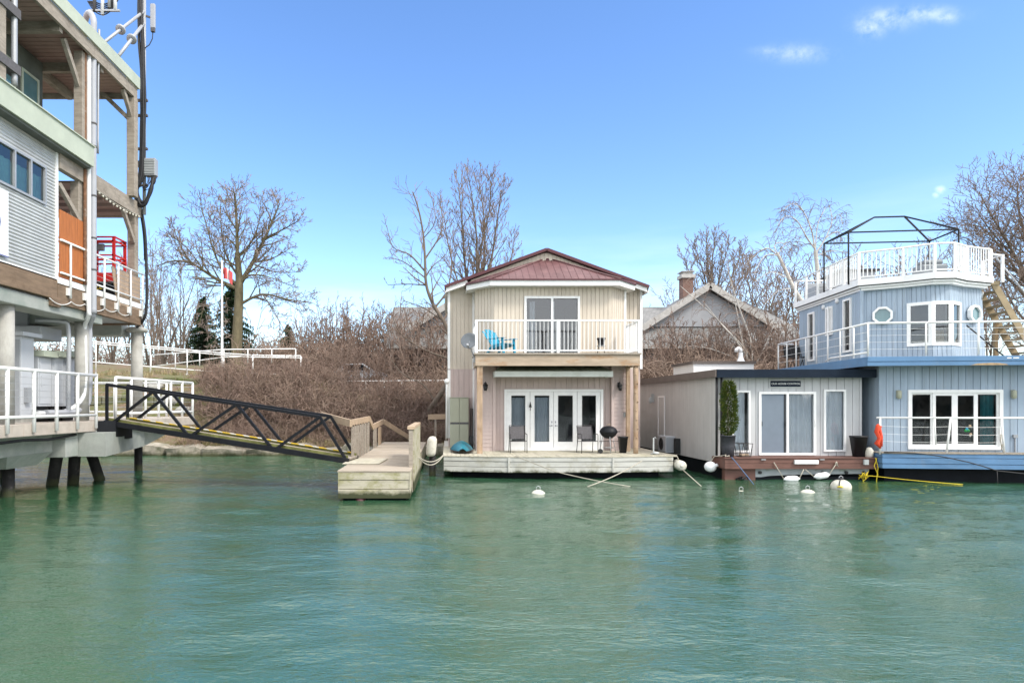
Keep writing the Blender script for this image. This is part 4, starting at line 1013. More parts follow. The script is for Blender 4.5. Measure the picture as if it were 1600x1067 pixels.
# ---- things on and around the cream house
def adirondack():
    x0, y0, z0 = 1.42, 22.75, 4.16                          # faces right
    t = thing('garden_chair', 'turquoise plastic slatted garden chair facing right on the white balcony', 'chair', (x0+.5,y0,z0))
    M_ = MT['chairblue']
    m = MB()
    for i in range(5):                                       # fan of back slats
        f = (i-2)/2; top = Vector((x0-.06+.03*abs(f), y0+f*.31, z0+.95-.09*f*f)); bot = Vector((x0+.42, y0+f*.21, z0+.20))
        m.bar(bot, top, .105, .022, (1,0,.5), .135, .022)
    m.build('backrest', M_, t, bevel=.006)
    m = MB()
    for i in range(6):
        f = i/5; p = Vector((x0+.40+.52*f, y0, z0+.21+.15*f)); m.bar(p-Vector((0,.27,0)), p+Vector((0,.27,0)), .095, .022, (-.28,0,1))
    m.build('seat', M_, t, bevel=.005)
    for s in (-1, 1):
        m = MB(); m.bar((x0+.18,y0+s*.33,z0+.56),(x0+.98,y0+s*.33,z0+.56), .12, .028); m.build('arm', M_, t, bevel=.008)
        m = MB(); m.bar((x0+.92,y0+s*.30,z0),(x0+.86,y0+s*.30,z0+.55), .10, .05, (1,0,0)); m.build('leg', M_, t)
        m = MB(); m.bar((x0+.10,y0+s*.28,z0),(x0+.36,y0+s*.28,z0+.30), .10, .05, (1,0,0)); m.bar((x0+.36,y0+s*.28,z0+.28),(x0+.92,y0+s*.28,z0+.36), .04, .10); m.build('leg', M_, t)
adirondack()
bpy.data.objects['garden_chair'].rotation_euler = (0,0,R(-45))
def pot_on_stand():
    x, y, z = 5.55, 22.9, 4.16
    t = thing('plant_stand', 'spindly metal stand on the balcony floor under a dark pot', 'plant stand', (x,y,z))
    m = MB(); m.lathe((x,y,z+.32), [(.0,0),(.16,0),(.16,.02),(.0,.02)], 14); m.build('tray', MT['steel'], t)
    for k in range(4):
        a = k*1.57+.5; m = MB(); m.tube([(x+.12*math.cos(a),y+.12*math.sin(a),z+.32),(x+.2*math.cos(a),y+.2*math.sin(a),z)], .010, 6); m.build('leg', MT['blacks'], t)
    m = MB(); m.lathe((x,y,z+.342), [(.0,0),(.10,0),(.135,.22),(.155,.22),(.155,.28),(.13,.28),(.12,.22),(0,.21)], 16)
    solo('flower_pot', m, MT['planter'], 'small empty dark flower pot on the balcony plant stand', 'pot', (x,y,z+.342))
pot_on_stand()
def dish():
    c = Vector((.80,22.25,4.62)); ax = Vector((-.25,-1,.35)).normalized()
    t = thing('satellite_dish', 'grey satellite dish on an arm at the left end of the balcony', 'satellite dish', (1.02,22.2,4.0))
    m = MB(); m.lathe(c-ax*.05, [(.0,-.01),(.12,.005),(.22,.03),(.29,.065),(.295,.06),(.22,.02),(.12,-.01),(0,-.02)], 28, ax); m.build('reflector', MT['dish'], t)
    f = c+ax*.30+Vector((0,0,-.27))
    m = MB(); m.tube([c-Vector((0,0,.28))-ax*.03, f], .015, 6); m.build('feed_arm', MT['steel'], t)
    m = MB(); m.lathe(f-ax*.02, [(.0,-.05),(.045,-.05),(.05,.06),(.0,.07)], 12, -ax); m.build('receiver', MT['steel'], t)
    m = MB(); m.tube([c-ax*.06, c-ax*.14+Vector((0,0,-.12)), (.98,22.2,4.02)], .022, 8); m.box(.95,1.0,22.12,22.28,3.86,4.08); m.build('mount', MT['steel'], t)
dish()
def storage_cabinet():
    x0,x1,y0,y1,z0,z1 = .15,.87,24.42,24.84,.725,2.68
    t = thing('storage_cabinet', 'tall sage green resin storage cabinet against the pink wall', 'cabinet', ((x0+x1)/2,24.6,.72))
    m = MB(); m.box(x0,x1,y0+.03,y1,z0,z1-.03); m.box(x0-.015,x1+.015,y0,y1,z1-.035,z1); m.build('body', MT['cupboard'], t, bevel=.012)
    xm = (x0+x1)/2
    for (a,b) in ((x0+.01,xm-.006),(xm+.006,x1-.01)):
        m = MB()
        for (za,zb) in ((z0+.03,1.66),(1.72,z1-.05)): m.box(a,b,y0,y0+.035,za,zb)
        d = m.build('door', MT['cupboard'], t, bevel=.01)
        m = MB(); m.box(a,b,y0-.012,y0+.03,1.655,1.725); m.build('handle', MT['fabric'], d)
storage_cabinet()
def kayak():
    n = 18; k = 14; vs = []; fs = []
    for i in range(n+1):
        f = i/n; y = 21.75+2.5*f; w = max(.02, math.sin(math.pi*min(1,(f*.9+.05)))**.6)
        for j in range(k+1):
            a = math.pi*j/k; vs.append((.56+.40*w*math.cos(a), y, .80+.04*math.cos(2*a)*0+.30*w*math.sin(a)**1.4*(.85+.15*math.sin(a)**8)))
        if i:
            for j in range(k): fs.append(((i-1)*(k+1)+j, (i-1)*(k+1)+j+1, i*(k+1)+j+1, i*(k+1)+j))
    m = MB(); m.add(vs, fs, True)
    t = thing('kayak', 'teal plastic kayak lying hull up on the deck before the storage cabinet', 'kayak', (.56,23,.72))
    m.build('hull', MT['kayak'], t)
    m = MB(); m.tube([(.56-.40*max(.02,math.sin(math.pi*min(1,(i/18*.9+.05)))**.6), 21.75+2.5*i/18, .80) for i in range(19)], .022, 6); m.tube([(.56+.40*max(.02,math.sin(math.pi*min(1,(i/18*.9+.05)))**.6), 21.75+2.5*i/18, .80) for i in range(19)], .022, 6); m.build('rim', MT['blacks'], t)
    for y in (22.4, 23.6):
        m = MB(); m.box(.2,.95,y-.05,y+.05,.72,.80); solo('timber_block', m, MT['timber'], 'wooden block under the %s end of the upturned kayak' % ('near' if y < 23 else 'far'), 'block', (.56,y,.72))
kayak()
for i, x in enumerate((.93, .99)):
    m = MB(); m.tube([(x,24.3,.73),(x+.03,24.75,2.25)], .017, 6); m.bar((x,24.32,.73),(x+.003,24.40,1.2), .09, .02, (0,1,0))
    solo('paddle', m, MT['blacks'], ('black paddle leaning nearest the sage cabinet', 'black paddle leaning beside the white corner trim')[i], 'paddle', (x,24.3,.72))
def patio_chair():
    t = thing('patio_chair', 'grey mesh patio chair with metal frame before the leftmost glass door', 'chair', (0,0,0), 'patio chairs on the pale deck')
    W = .29
    for s in (-1,1):
        m = MB(); m.tube([(s*W,-.28,0),(s*W,-.28,.62),(s*W,-.24,.65),(s*W,.20,.66)], .013, 6); m.build('arm_frame', MT['blacks'], t)
        m = MB(); m.tube([(s*W,.30,0),(s*W*.95,.20,.45),(s*W*.93,.33,.93)], .013, 6); m.build('leg', MT['blacks'], t)
    m = MB(); m.slab([(-W*.95,-.27,.42),(W*.95,-.27,.42),(W*.95,.20,.40),(-W*.95,.20,.40)], .018); m.tube([(-W,-.28,.42),(W,-.28,.42)], .012, 6); m.build('seat', MT['fabric'], t)
    m = MB(); m.slab([(-W*.93,.21,.46),(W*.93,.21,.46),(W*.90,.33,.90),(-W*.90,.33,.90)], .015); m.tube([(-W*.93,.33,.93),(W*.93,.33,.93)], .013, 6); m.build('backrest', MT['fabric'], t)
    return t
pc = patio_chair(); pc.location = (2.52,22.5,.722)
copy_tree(pc, (4.94,22.4,.722), R(6), label='grey mesh patio chair with metal frame beside the kettle barbecue')
def kettle():
    x, y, z = 5.61, 22.1, .722
    t = thing('kettle_barbecue', 'black kettle barbecue on a three legged stand on the deck', 'barbecue', (x,y,z))
    m = MB(); m.lathe((x,y,z+.72), [(0,-.22),(.12,-.20),(.23,-.12),(.29,-.02),(.30,.0),(.30,.012)], 28); m.build('bowl', MT['black'], t)
    m = MB(); m.lathe((x,y,z+.735), [(.305,0),(.30,.03),(.26,.11),(.17,.18),(.06,.205),(0,.21)], 28); li = m.build('lid', MT['black'], t)
    m = MB(); m.tube([(x-.05,y,z+.94),(x-.05,y,z+1.0),(x+.05,y,z+1.0),(x+.05,y,z+.94)], .012, 6); m.build('lid_handle', MT['newwood'], li)
    for k in range(3):
        a = k*2.094+.5; m = MB(); m.tube([(x+.2*math.cos(a),y+.2*math.sin(a),z+.58),(x+.33*math.cos(a),y+.33*math.sin(a),z+.02)], .013, 6); m.build('leg', MT['steel'], t)
    m = MB(); m.lathe((x,y,z+.18), [(0,0),(.17,0),(.2,.02)], 16); m.build('ash_tray', MT['steel'], t)
    m = MB(); m.cyl((x-.30,y-.12,z+.08),(x-.30,y-.08,z+.08), .08, 16); m.build('wheel', MT['blacks'], t)
    m = MB(); m.tube([(x-.36,y-.15,z+.42),(x+.30,y-.15,z+.42)], .012, 6); m.build('shelf_bar', MT['blacks'], t)
    m = MB(); m.tube([(x+.29,y,z+.75),(x+.40,y,z+.75)], .015, 6); m.build('bowl_handle', MT['blacks'], t)
kettle()
m = MB(); m.lathe((6.16,22.3,.722), [(0,0),(.135,0),(.195,.52),(.21,.52),(.21,.57),(.18,.57),(.17,.5),(0,.48)], 4)
solo('planter', m, MT['planter'], 'dark tapered planter between the barbecue and the log post', 'planter', (6.16,22.3,.722))
def log_fender():
    c = Vector((7.64,20.95,.42))
    m = MB(); m.lathe(c, [(.05,-.30),(.14,-.30),(.165,-.26),(.165,.30),(.12,.34),(0,.34)], 18, (.12,1,.0)); m.lathe(c+Vector((-.035,-.30,0)), [(.06,0),(.06,-.012),(0,-.012)], 12, (.12,1,0))
    solo('fender', m, MT['buoy'], 'thick white cylinder fender hanging end on at the right corner of the pale deck', 'fender', c)
    m = MB(); m.tube([c+Vector((0,.05,.16)),(7.56,21.0,.74),(7.3,21.3,.76),(7.05,21.35,.74)], .016, 6)
    solo('mooring_rope', m, MT['rope'], 'short rope tying the thick white fender to the pale deck', 'rope', (7.5,21,.5))
log_fender()
def cleat_post():
    x, y = 7.0, 21.6
    m = MB(); m.box(x-.02,x+.02,y-.02,y+.02,.72,1.28); m.box(x-.09,x+.09,y-.05,y+.05,.72,.76); m.tube([(x,y,1.26),(x+.06,y,1.30),(x+.09,y,1.24)], .012, 6); m.sphere((x+.05,y-.1,.77),.10,10,6,(1.2,1,.5))
    solo('mooring_post', m, MT['screen'], 'thin pale mooring post with coiled line at the right end of the pale deck', 'post', (x,y,.72))
cleat_post()
def rope(name, label, pts, r=.016, mt='rope', cat='rope'):
    m = MB(); m.tube(pts, r, 6); return solo(name, m, MT[mt], label, cat, pts[0])
rope('mooring_rope', 'long pale rope dropping right from the cream house deck into the water', [at(805,712,20.62),at(866,736,20.2),*sag(at(866,736,20.2), at(985,760,18.9), .03, 6)[1:]])
rope('mooring_rope', 'pale rope crossing leftwards under the cream house deck into the water', sag(at(1003,720,20.62), at(918,760,18.8), .06, 8))
rope('mooring_rope', 'taut rope from the thick white fender down into the water', [at(1066,733,20.6), at(1096,760,18.8)])
# ------------------------------------------------------------------ low grey houseboat
def glyph_text(name, body, size, material, parent, loc, rot, extrude=.004, spacing=1.0):
    cu = bpy.data.curves.new(name, 'FONT'); cu.body = body; cu.size = size; cu.extrude = extrude; cu.align_x = 'CENTER'; cu.align_y = 'CENTER'; cu.space_character = spacing
    o = bpy.data.objects.new('tmp', cu); COL.objects.link(o)
    dg = bpy.context.evaluated_depsgraph_get(); me = bpy.data.meshes.new_from_object(o.evaluated_get(dg)); me.name = name
    bpy.data.objects.remove(o); me.materials.clear(); me.materials.append(material)
    ob = bpy.data.objects.new(name, me); COL.objects.link(ob); ob.parent = parent
    ob.location = Vector(loc)-ORG[parent.name]; ob.rotation_euler = rot; ORG[ob.name] = Vector(loc)
    return ob
def grey_boat():
    t = thing('houseboat', 'low single storey grey houseboat with navy fascia and red brown front deck', 'houseboat', (11.2,24,0))
    x0,x1,yf,yb,z0,z1 = 8.84,13.60,21.0,30.2,.50,3.34
    m = MB(); m.box(8.95,13.5,20.62,30.2,-.6,.46); m.build('hull', MT['hullblack'], t)
    m = MB(); m.box(9.85,13.5,20.40,20.62,-.3,.10); m.build('float', MT['hullblack'], t, bevel=.03)
    m = MB(); m.add([(9.85,20.41,.06),(10.3,20.41,.13),(11.2,20.41,.17),(13.45,20.41,.20),(13.5,20.41,.36),(9.85,20.41,.36),(9.85,20.5,.06),(13.5,20.5,.36)], [(0,1,2,3,4,5)]); m.box(9.85,13.5,20.412,20.62,.355,.362); m.build('float_rim', MT['hullgrey'], t)
    for x in (10.0,12.0,12.75,13.3):
        m = MB(); m.cyl((x,20.36,.24),(x,20.41,.24), .05, 10); m.build('fitting', MT['blacks'], t)
    m = MB(); m.box(8.88,9.85,20.38,20.6,-.2,.355); m.build('skirt_board', MT['reddeck'], t)
    # deck
    m = MB(); m.box(8.80,13.62,20.2,20.24,.37,.535); m.box(8.80,13.62,20.2,20.24,.545,.70); m.box(8.80,8.84,20.24,21.2,.37,.70); m.box(13.58,13.62,20.24,21.0,.37,.70); m.build('deck_fascia', MT['reddeck'], t, bevel=.005)
    m = MB(); y = 20.17
    while y < 20.98: m.box(8.78,13.64,y,y+.135,.70,.725); y += .143
    m.build('deck', MT['reddeck'], t)
    # walls
    a, b = (x0,yf), (x1,yf)
    dz0,dz1,dx0,dx1 = .745,2.82,10.25,12.12
    wl_, wr = (9.36,9.97,.84,2.86), (12.38,13.10,.86,2.89)
    holes = [(dx0-x0,dx1-x0,.6,dz1)]+[(q[0]-x0,q[1]-x0,q[2],q[3]) for q in (wl_, wr)]
    m = MB(); siding(m, a, b, .70, z1, .26, .018, holes=holes); w = m.build('front_wall', MT['greysid'], t)
    m = MB(); siding(m, (x0,yb), (x0,yf), z0, z1, .115, .016); m.box(x0+.03,x1,yb-.05,yb,z0,z1); m.box(x1-.05,x1,yf+.03,yb,z0,z1); m.build('side_wall', MT['warmsid'], t)
    m = MB(); m.box(x0-.02,x0+.05,yf-.035,yf+.03,.70,z1); m.box(x1-.05,x1+.02,yf-.035,yf+.03,.70,z1); m.build('corner_trim', MT['greysid'], w)
    m = MB(); frame_at(m, (x0,yb), (x0,yf), 3.55, 4.35, .72, 2.75, .06, .03); d = m.build('side_door_frame', MT['white'], t)
    m = MB(); box_on(m, (x0,yb), (x0,yf), 3.61, 4.29, .72, 2.69, -.02, .012); m.build('side_door', MT['warmsid'], d)
    m = MB(); m.box(8.72,8.84,27.2,27.35,2.5,2.85); m.lathe((8.70,27.27,2.45), [(.03,0),(.07,.04),(.07,.2),(.03,.26)], 10); m.build('side_lamp', MT['screen'], t)
    # sliding door and windows
    m = MB(); frame_at(m, a, b, dx0-x0, dx1-x0, dz0, dz1, .075, .05, mull=((dx0+dx1)/2-x0,)); sd_ = m.build('sliding_door', MT['white'], t)
    mid = (dx0+dx1)/2-x0
    m = MB(); pane_at(m, a, b, dx0-x0+.075, mid-.03, dz0+.075, dz1-.075, .012); m.build('insect_screen', mat('grey_insect_screen', (.155,.19,.235), .7, .05, 3), sd_)
    m = MB(); box_on(m, a, b, mid-.10, mid-.06, dz0+.075, dz1-.075, .012, .03); box_on(m, a, b, mid-.095, mid-.065, 1.70, 1.85, .03, .05); box_on(m, a, b, dx0-x0+.08, dx0-x0+.105, 1.70, 1.85, .012, .05); m.build('screen_edge', MT['blacks'], sd_)
    m = MB(); pane_at(m, a, b, mid+.03, dx1-x0-.075, dz0+.075, dz1-.075, -.01); m.build('pane', MT['glassl'], sd_)
    m = MB(); curtain(m, a, b, mid+.0, dx1-x0-.05, dz0+.03, dz1-.08, -.12, .03, .15); m.build('curtain', MT['curtain'], sd_)
    h = MB(); hx = dx1-x0-.04; e = x0+hx; h.tube([(e,yf-.05,1.68),(e-.02,yf-.09,1.70),(e-.02,yf-.09,1.86),(e,yf-.05,1.88)], .012, 6); h.build('handle', MT['white'], sd_)
    m = MB(); room(m, a, b, dx0-x0, dx1-x0, dz0, dz1, 2); m.build('interior', MT['dim'], sd_)
    for q in (wl_, wr):
        m = MB(); frame_at(m, a, b, q[0]-x0, q[1]-x0, q[2], q[3], .06, .05); wi = m.build('window', MT['white'], t)
        m = MB(); pane_at(m, a, b, q[0]-x0+.06, q[1]-x0-.06, q[2]+.06, q[3]-.06); m.build('pane', MT['glassl'], wi)
        m = MB(); curtain(m, a, b, q[0]-x0+.03, q[1]-x0-(.12 if q is wl_ else .03), q[2]+.02, q[3]-.05, -.11, .02, .13); m.build('curtain', MT['curtain'], wi)
        m = MB(); room(m, a, b, q[0]-x0, q[1]-x0, q[2], q[3], 1.2); m.build('interior', MT['dim'], wi)
    # roof
    m = MB(); m.box(8.74,13.86,20.70,30.4,3.30,3.50); rf = m.build('roof', MT['browntrim'], t)
    m = MB(); m.box(8.72,13.88,20.64,20.70,3.27,3.535); m.build('fascia', MT['navy'], rf)
    m = MB(); m.box(8.68,8.74,20.64,30.4,3.29,3.53); m.build('side_fascia', MT['browntrim'], rf)
    m = MB(); m.box(10.05,12.50,26.0,28.3,3.50,4.06); hb = m.build('roof_box', MT['white'], t)
    m = MB(); m.box(9.98,12.57,25.93,28.37,4.06,4.16); m.build('roof_box_cap', MT['browntrim'], hb)
    m = MB(); c = Vector((12.25,26.6,4.16)); m.lathe(c, [(.20,0),(.13,.08),(.09,.22),(.085,.40)], 12); m.tube([c+Vector((0,0,.38)),c+Vector((-.02,0,.52)),c+Vector((-.10,0,.58)),c+Vector((-.18,0,.53)),c+Vector((-.19,0,.42))], .075, 10)
    m.build('vent_cowl', MT['vinyl'], t)
    for (x,y) in ((8.80,20.82),(8.94,20.78)):
        m = MB(); m.tube([(x,y,.72),(x,y,3.28)], .04, 8); m.build('downpipe', MT['blacks'], t)
    # name board over the door
    m = MB(); m.box(10.58,11.66,yf-.03,yf-.002,2.94,3.24); nb = m.build('name_board', MT['greysid'], t)
    m = MB(); m.box(10.63,11.61,yf-.05,yf-.03,2.985,3.175); sg = m.build('name_plate', MT['navy'], nb)
    glyph_text('lettering', 'OUR HOUSE CONTROL', .088, MT['white'], sg, (11.12,yf-.053,3.08), (R(90),0,0), .002)
    # fittings on the deck edge
    m = MB(); m.box(10.97,11.72,20.12,20.2,.53,.655); m.build('deck_light', MT['vinyl'], t, bevel=.01)
    m = MB(); m.box(13.16,13.30,20.13,20.2,.51,.67); m.cyl((13.23,20.125,.59),(13.23,20.14,.59), .045, 12); m.build('socket_box', MT['screen'], t)
    for x in (10.0,11.85): 
        m = MB(); m.box(x-.07,x+.07,20.15,20.2,.655,.685); m.build('cleat', MT['steel'], t)
    m = MB(); m.tube([(9.2,20.33,.03),(9.4,20.3,.12),(9.35,20.28,.02),(9.55,20.3,.14),(9.6,20.33,.0),(9.3,20.3,.05)], .03, 6); m.build('tangled_line', MT['cable'], t)
    return t
grey_boat()
def topiary():
    x, y, z = 9.05, 20.55, .727
    t = thing('potted_cedar', 'tall clipped evergreen in a dark woven pot on the red brown deck', 'potted plant', (x,y,z))
    m = MB(); m.lathe((x,y,z), [(0,0),(.175,0),(.205,.34),(.225,.66),(.235,.66),(.235,.69),(.20,.69),(.19,.6),(0,.6)], 22); m.build('pot', MT['wicker'], t)
    m = MB(); m.tube([(x,y,z+.6),(x,y,z+2.1)], [.03,.015], 6); m.build('stem', MT['bark'], t)
    rg = random.Random(12); m = MB()
    def rad(h):                                               # h 0..1: two rounded lobes with a waist
        return .27*max(.05, math.sin(math.pi*min(1, h/.46))**.5)*.98 if h < .40 else .25*max(.0, (1-((h-.63)/.40)**2))**.55 if h < .999 else 0
    for i in range(4200):
        h = rg.random()**.9; a = rg.random()*6.283; lean = .05*math.sin(h*3)
        r = .84*(rad(h)+.03)*math.sqrt(rg.uniform(.25, 1.0))*(1+.16*math.sin(a*3+h*9)+.1*math.sin(a*7+h*23))
        c = Vector((x+lean+r*math.cos(a), y+r*math.sin(a), z+.66+1.76*h)); o = Vector((math.cos(a),math.sin(a),rg.uniform(.2,1.4))).normalized()
        s = o.orthogonal().normalized(); s = (s*math.cos(i)+o.cross(s)*math.sin(i)); ln = rg.uniform(.045,.10)
        m.add([c-s*.018, c+s*.018, c+o*ln], [(0,1,2)])
    m.build('foliage', MT['leaf'], t)
topiary()
def wire_table():
    x0,x1,y0,y1,z0,z1 = 9.37,9.80,20.45,20.8,.727,1.15
    t = thing('wire_basket', 'black wire basket table beside the woven pot on the red brown deck', 'basket', ((x0+x1)/2,20.6,.727))
    m = MB()
    for z,e in ((z0+.012,.04),(z1,0)): m.tube([(x0+e,y0+e,z),(x1-e,y0+e,z),(x1-e,y1-e,z),(x0+e,y1-e,z),(x0+e,y0+e,z)], .011, 6)
    m.build('rim', MT['blacks'], t)
    for y,e in ((y0,.04),(y1,-.04)):
        m = MB(); n = 3
        for k in range(n):
            xa = x0+(x1-x0)*k/n; xb = x0+(x1-x0)*(k+1)/n; xm = (xa+xb)/2; ym = y+e
            m.tube([(xa,y,z1),(xm,ym,z0+.012),(xb,y,z1)], .008, 5)
        m.tube([(x0,y,z1),(x0+.04,y+e,z0)], .009, 5); m.tube([(x1,y,z1),(x1-.04,y+e,z0)], .009, 5)
        m.build('wire_side', MT['blacks'], t)
    m = MB(); rg = random.Random(4)
    for k in range(14): m.sphere((rg.uniform(x0+.08,x1-.08), rg.uniform(y0+.08,y1-.08), z0+.05), .045, 8, 6)
    m.build('pebbles', MT['newwood'], t)
wire_table()
m = MB(); m.lathe((13.26,20.58,.727), [(0,0),(.17,0),(.255,.62),(.27,.62),(.27,.67),(.24,.67),(.22,.55),(0,.52)], 4); 
solo('planter', m, MT['planter'], 'tall square black planter at the right end of the red brown deck', 'planter', (13.26,20.58,.727))
m = MB(); m.lathe((13.52,20.45,.727), [(0,0),(.11,0),(.12,.02),(.12,.2),(.07,.29),(.03,.31),(0,.31)], 14)
solo('jug', m, MT['buoy'], 'white plastic jug beside the tall square black planter', 'jug', (13.52,20.45,.727))
def heat_pump():
    x1,y0,y1,z0,z1 = 8.82,24.6,25.5,.55,1.18
    t = thing('heat_pump', 'pale outdoor heat pump on the side wall of the grey houseboat', 'heat pump', (8.6,25,.5))
    m = MB(); m.box(8.44,x1,y0,y1,z0,z1); m.build('casing', MT['cabinet'], t, bevel=.015)
    m = MB(); m.box(8.46,8.80,y0-.012,y0,z0+.05,z1-.05); m.build('side_grille', MT['grey'], t)
    m = MB(); m.lathe((8.435,25.1,.87), [(.24,0),(.24,.015),(.22,.015),(.2,.0),(.05,.0),(.04,.01),(0,.01)], 20, (-1,0,0)); m.build('fan_grille', MT['blacks'], t)
    for y in (y0+.1,y1-.1):
        m = MB(); m.box(8.44,8.84,y-.03,y+.03,z0-.05,z0); m.build('bracket', MT['blacks'], t)
    m = MB(); m.box(8.66,8.82,24.1,24.35,.55,1.12); m.build('cover', MT['blacks'], t)
heat_pump()
def fender_h(px, py, Y, ln, label, lx, rx, lt, rt):
    c = at(px, py, Y); d = Vector((1,0,.05)).normalized()
    if py < 746: d = Vector((1,0,.16)).normalized()
    m = MB(); m.lathe(c-d*ln/2, [(.0,-.035),(.03,-.03),(.035,.0),(.085,.05),(.10,.12),(.10,ln-.12),(.085,ln-.05),(.035,ln),(.03,ln+.03),(0,ln+.035)], 16, d)
    solo('fender', m, MT['vinyl'], label, 'fender', c, bevel=0)
    for e, p, w in ((c-d*(ln/2+.02), lt, 'left'), (c+d*(ln/2+.02), rt, 'right')):
        m = MB(); m.tube([e, p], .014, 6)
        solo('fender_line', m, MT['rope'], 'white line holding the %s end of the %s' % (w, 'left small white fender' if px < 1260 else 'right small white fender'), 'rope', e)
fender_h(1237, 748, 20.1, .44, 'left of two small white fenders slung along the dark float', 0, 0, at(1209,722,20.17), at(1256,733,20.17))
fender_h(1284, 743, 20.1, .44, 'right of two small white fenders slung along the dark float', 0, 0, at(1258,733,20.17), at(1308,722,20.17))
m = MB(); m.sphere(at(1110,729,20.7), .17, 16, 10, (1.15,1,1)); m.cyl(at(1118,727,20.6), at(1121,726,20.55), .05, 8)
solo('fender', m, MT['vinyl'], 'round white fender hanging at the left corner of the red brown deck', 'fender', at(1110,729,20.7))
m = MB(); m.tube([at(1110,722,20.7),(8.72,20.8,.72),(8.83,20.5,.76),(8.92,20.4,.80),(8.86,20.32,.75),(8.98,20.3,.78),(9.0,20.35,.73)], .018, 6)
solo('mooring_rope', m, MT['rope'], 'knotted white line of the round white fender on the red brown deck', 'rope', (8.8,20.6,.73))
rope('mooring_rope', 'thin blue rope slanting from the red brown deck down into the water', [at(1143,714,20.15),at(1150,722,20.1),at(1178,757,19.0)], .014, 'brope')
def knot_right():
    p = at(1307,721,20.15); m = MB(); rg = random.Random(1)
    for k in range(4): m.tube([p, p+Vector((rg.uniform(-.07,.07), -.02, rg.uniform(-.2,-.05)))], .012, 5)
    solo('rope_knot', m, MT['rope'], 'white rope knot on the red brown deck edge above the right small fender', 'rope', p)
knot_right()
# ---- mooring buoys afloat
def buoy(px, py, Y, r, label, up=.45):
    c = at(px, py, Y); c.z = r*(up-.5)*1.0
    m = MB(); m.sphere(c, r, 20, 12, (1,1,.8))
    t = thing('mooring_buoy', label, 'buoy', (c.x,c.y,0)); m.build('float', MT['buoy'], t)
    m = MB(); zt = c.z+r*.8; m.tube([(c.x-.05,c.y,zt-.02),(c.x-.05,c.y,zt+.07),(c.x,c.y,zt+.10),(c.x+.05,c.y,zt+.07),(c.x+.05,c.y,zt-.02)], .012, 6); m.build('ring', MT['steel'], t)
    return t, c
buoy(841, 771, 17.4, .21, 'lone white buoy low in the water before the cream house', .12)
buoy(1158, 768, 17.8, .2, 'nearly submerged white buoy showing only its rim and iron ring', -.22)
buoy(1262, 771, 17.5, .215, 'white buoy floating left of the big rope wrapped buoy', .1)
t, c = buoy(1314, 765, 18.3, .27, 'big round white buoy wrapped with dark and yellow rope', .68)
m = MB()
for a in (.5, 1.5, 2.4, 4.0): m.tube([(c.x+.28*math.sin(b)*math.cos(a), c.y+.28*math.sin(b)*math.sin(a), c.z+.224*math.cos(b)) for b in np.linspace(0, 1.5, 8)], .014, 5)
m.lathe((c.x,c.y,c.z+.21), [(.09,0),(.06,.05),(.0,.06)], 8); m.build('rope_wrap', MT['cable'], t)
m = MB(); m.tube([(c.x-.22+.26*k/6*1.0, c.y-.20-.06*math.sin(k), .07+.02*(k%2)) for k in range(7)], .022, 6); m.build('yellow_line', MT['yrope'], t)
def yellow_tangle():
    p = at(1351,743,20.1); rg = random.Random(9); m = MB(); q = p.copy(); pts = []
    for k in range(34): pts.append(p+Vector((rg.gauss(0,.085), rg.gauss(0,.05), rg.gauss(0,.075))))
    m.tube(pts, .011, 5)
    m.tube([p, at(1369,744,20.0), *sag(at(1369,744,20.0), at(1512,757,19.2), .02, 6)[1:]], .010, 5)
    m.tube([at(1368,715,20.15),at(1372,730,20.1),at(1369,756,19.9)], .012, 5); m.tube([at(1370,716,20.15),at(1366,728,20.1),at(1372,742,20.0)], .012, 5)
    solo('yellow_rope', m, MT['yrope'], 'tangled yellow rope trailing right along the water under the blue deck', 'rope', p)
yellow_tangle()
# ------------------------------------------------------------------ pale blue two storey houseboat, lying slightly askew
BA = R(6.8); BU = Vector((math.cos(BA), -math.sin(BA), 0)); BV = Vector((math.sin(BA), math.cos(BA), 0)); BO = Vector((13.1,19.9,0))
def T(p): return BO+BU*p.x+BV*p.y+Vector((0,0,p.z))
def octagon_window(t, a, b, s, z, r):
    a = Vector((a[0],a[1],0)); b = Vector((b[0],b[1],0)); e = (b-a).normalized(); n = Vector((e.y,-e.x,0)); c = a+e*s
    P = lambda rr, off: [c+e*(rr*math.cos(R(22.5+45*k)))+n*off+Vector((0,0,z+rr*math.sin(R(22.5+45*k)))) for k in range(8)]
    m = MB(T); o1, o2, i1 = P(r,-.05), P(r,.06), P(r*.76,.06); i0 = P(r*.76,-.02)
    v = o1+o2+i1+i0; f = []
    for k in range(8):
        q = (k+1) % 8; f += [(k,q,8+q,8+k),(8+k,8+q,16+q,16+k),(16+k,16+q,24+q,24+k)]
    m.add(v, f); w = m.build('porthole_frame', MT['white'], t)
    m = MB(T); m.add(P(r*.78,.0), [tuple(range(8))]); m.build('pane', MT['glassg2'], w)
MT['glassg2'] = mat('sea_glass', (.10,.20,.22), .05, .1, 2, spec=1.0)
def rails(t, p0, p1, n, z0, z1, zs, r=.028, wires=(), posts=True, skip=()):
    """posts and wires between two deck points (local u,v)"""
    p0 = Vector((*p0,0)); p1 = Vector((*p1,0))
    for i in range(n+1):
        if i in skip: continue
        p = p0.lerp(p1, i/n); m = MB(T); m.cyl(p+Vector((0,0,z0)), p+Vector((0,0,z1)), r, 8); m.build('rail_post', MT['rail'], t)
    for z in wires:
        m = MB(T); m.tube([p0+Vector((0,0,z)), p1+Vector((0,0,z))], .008, 5); m.build('wire', MT['rail'], t)
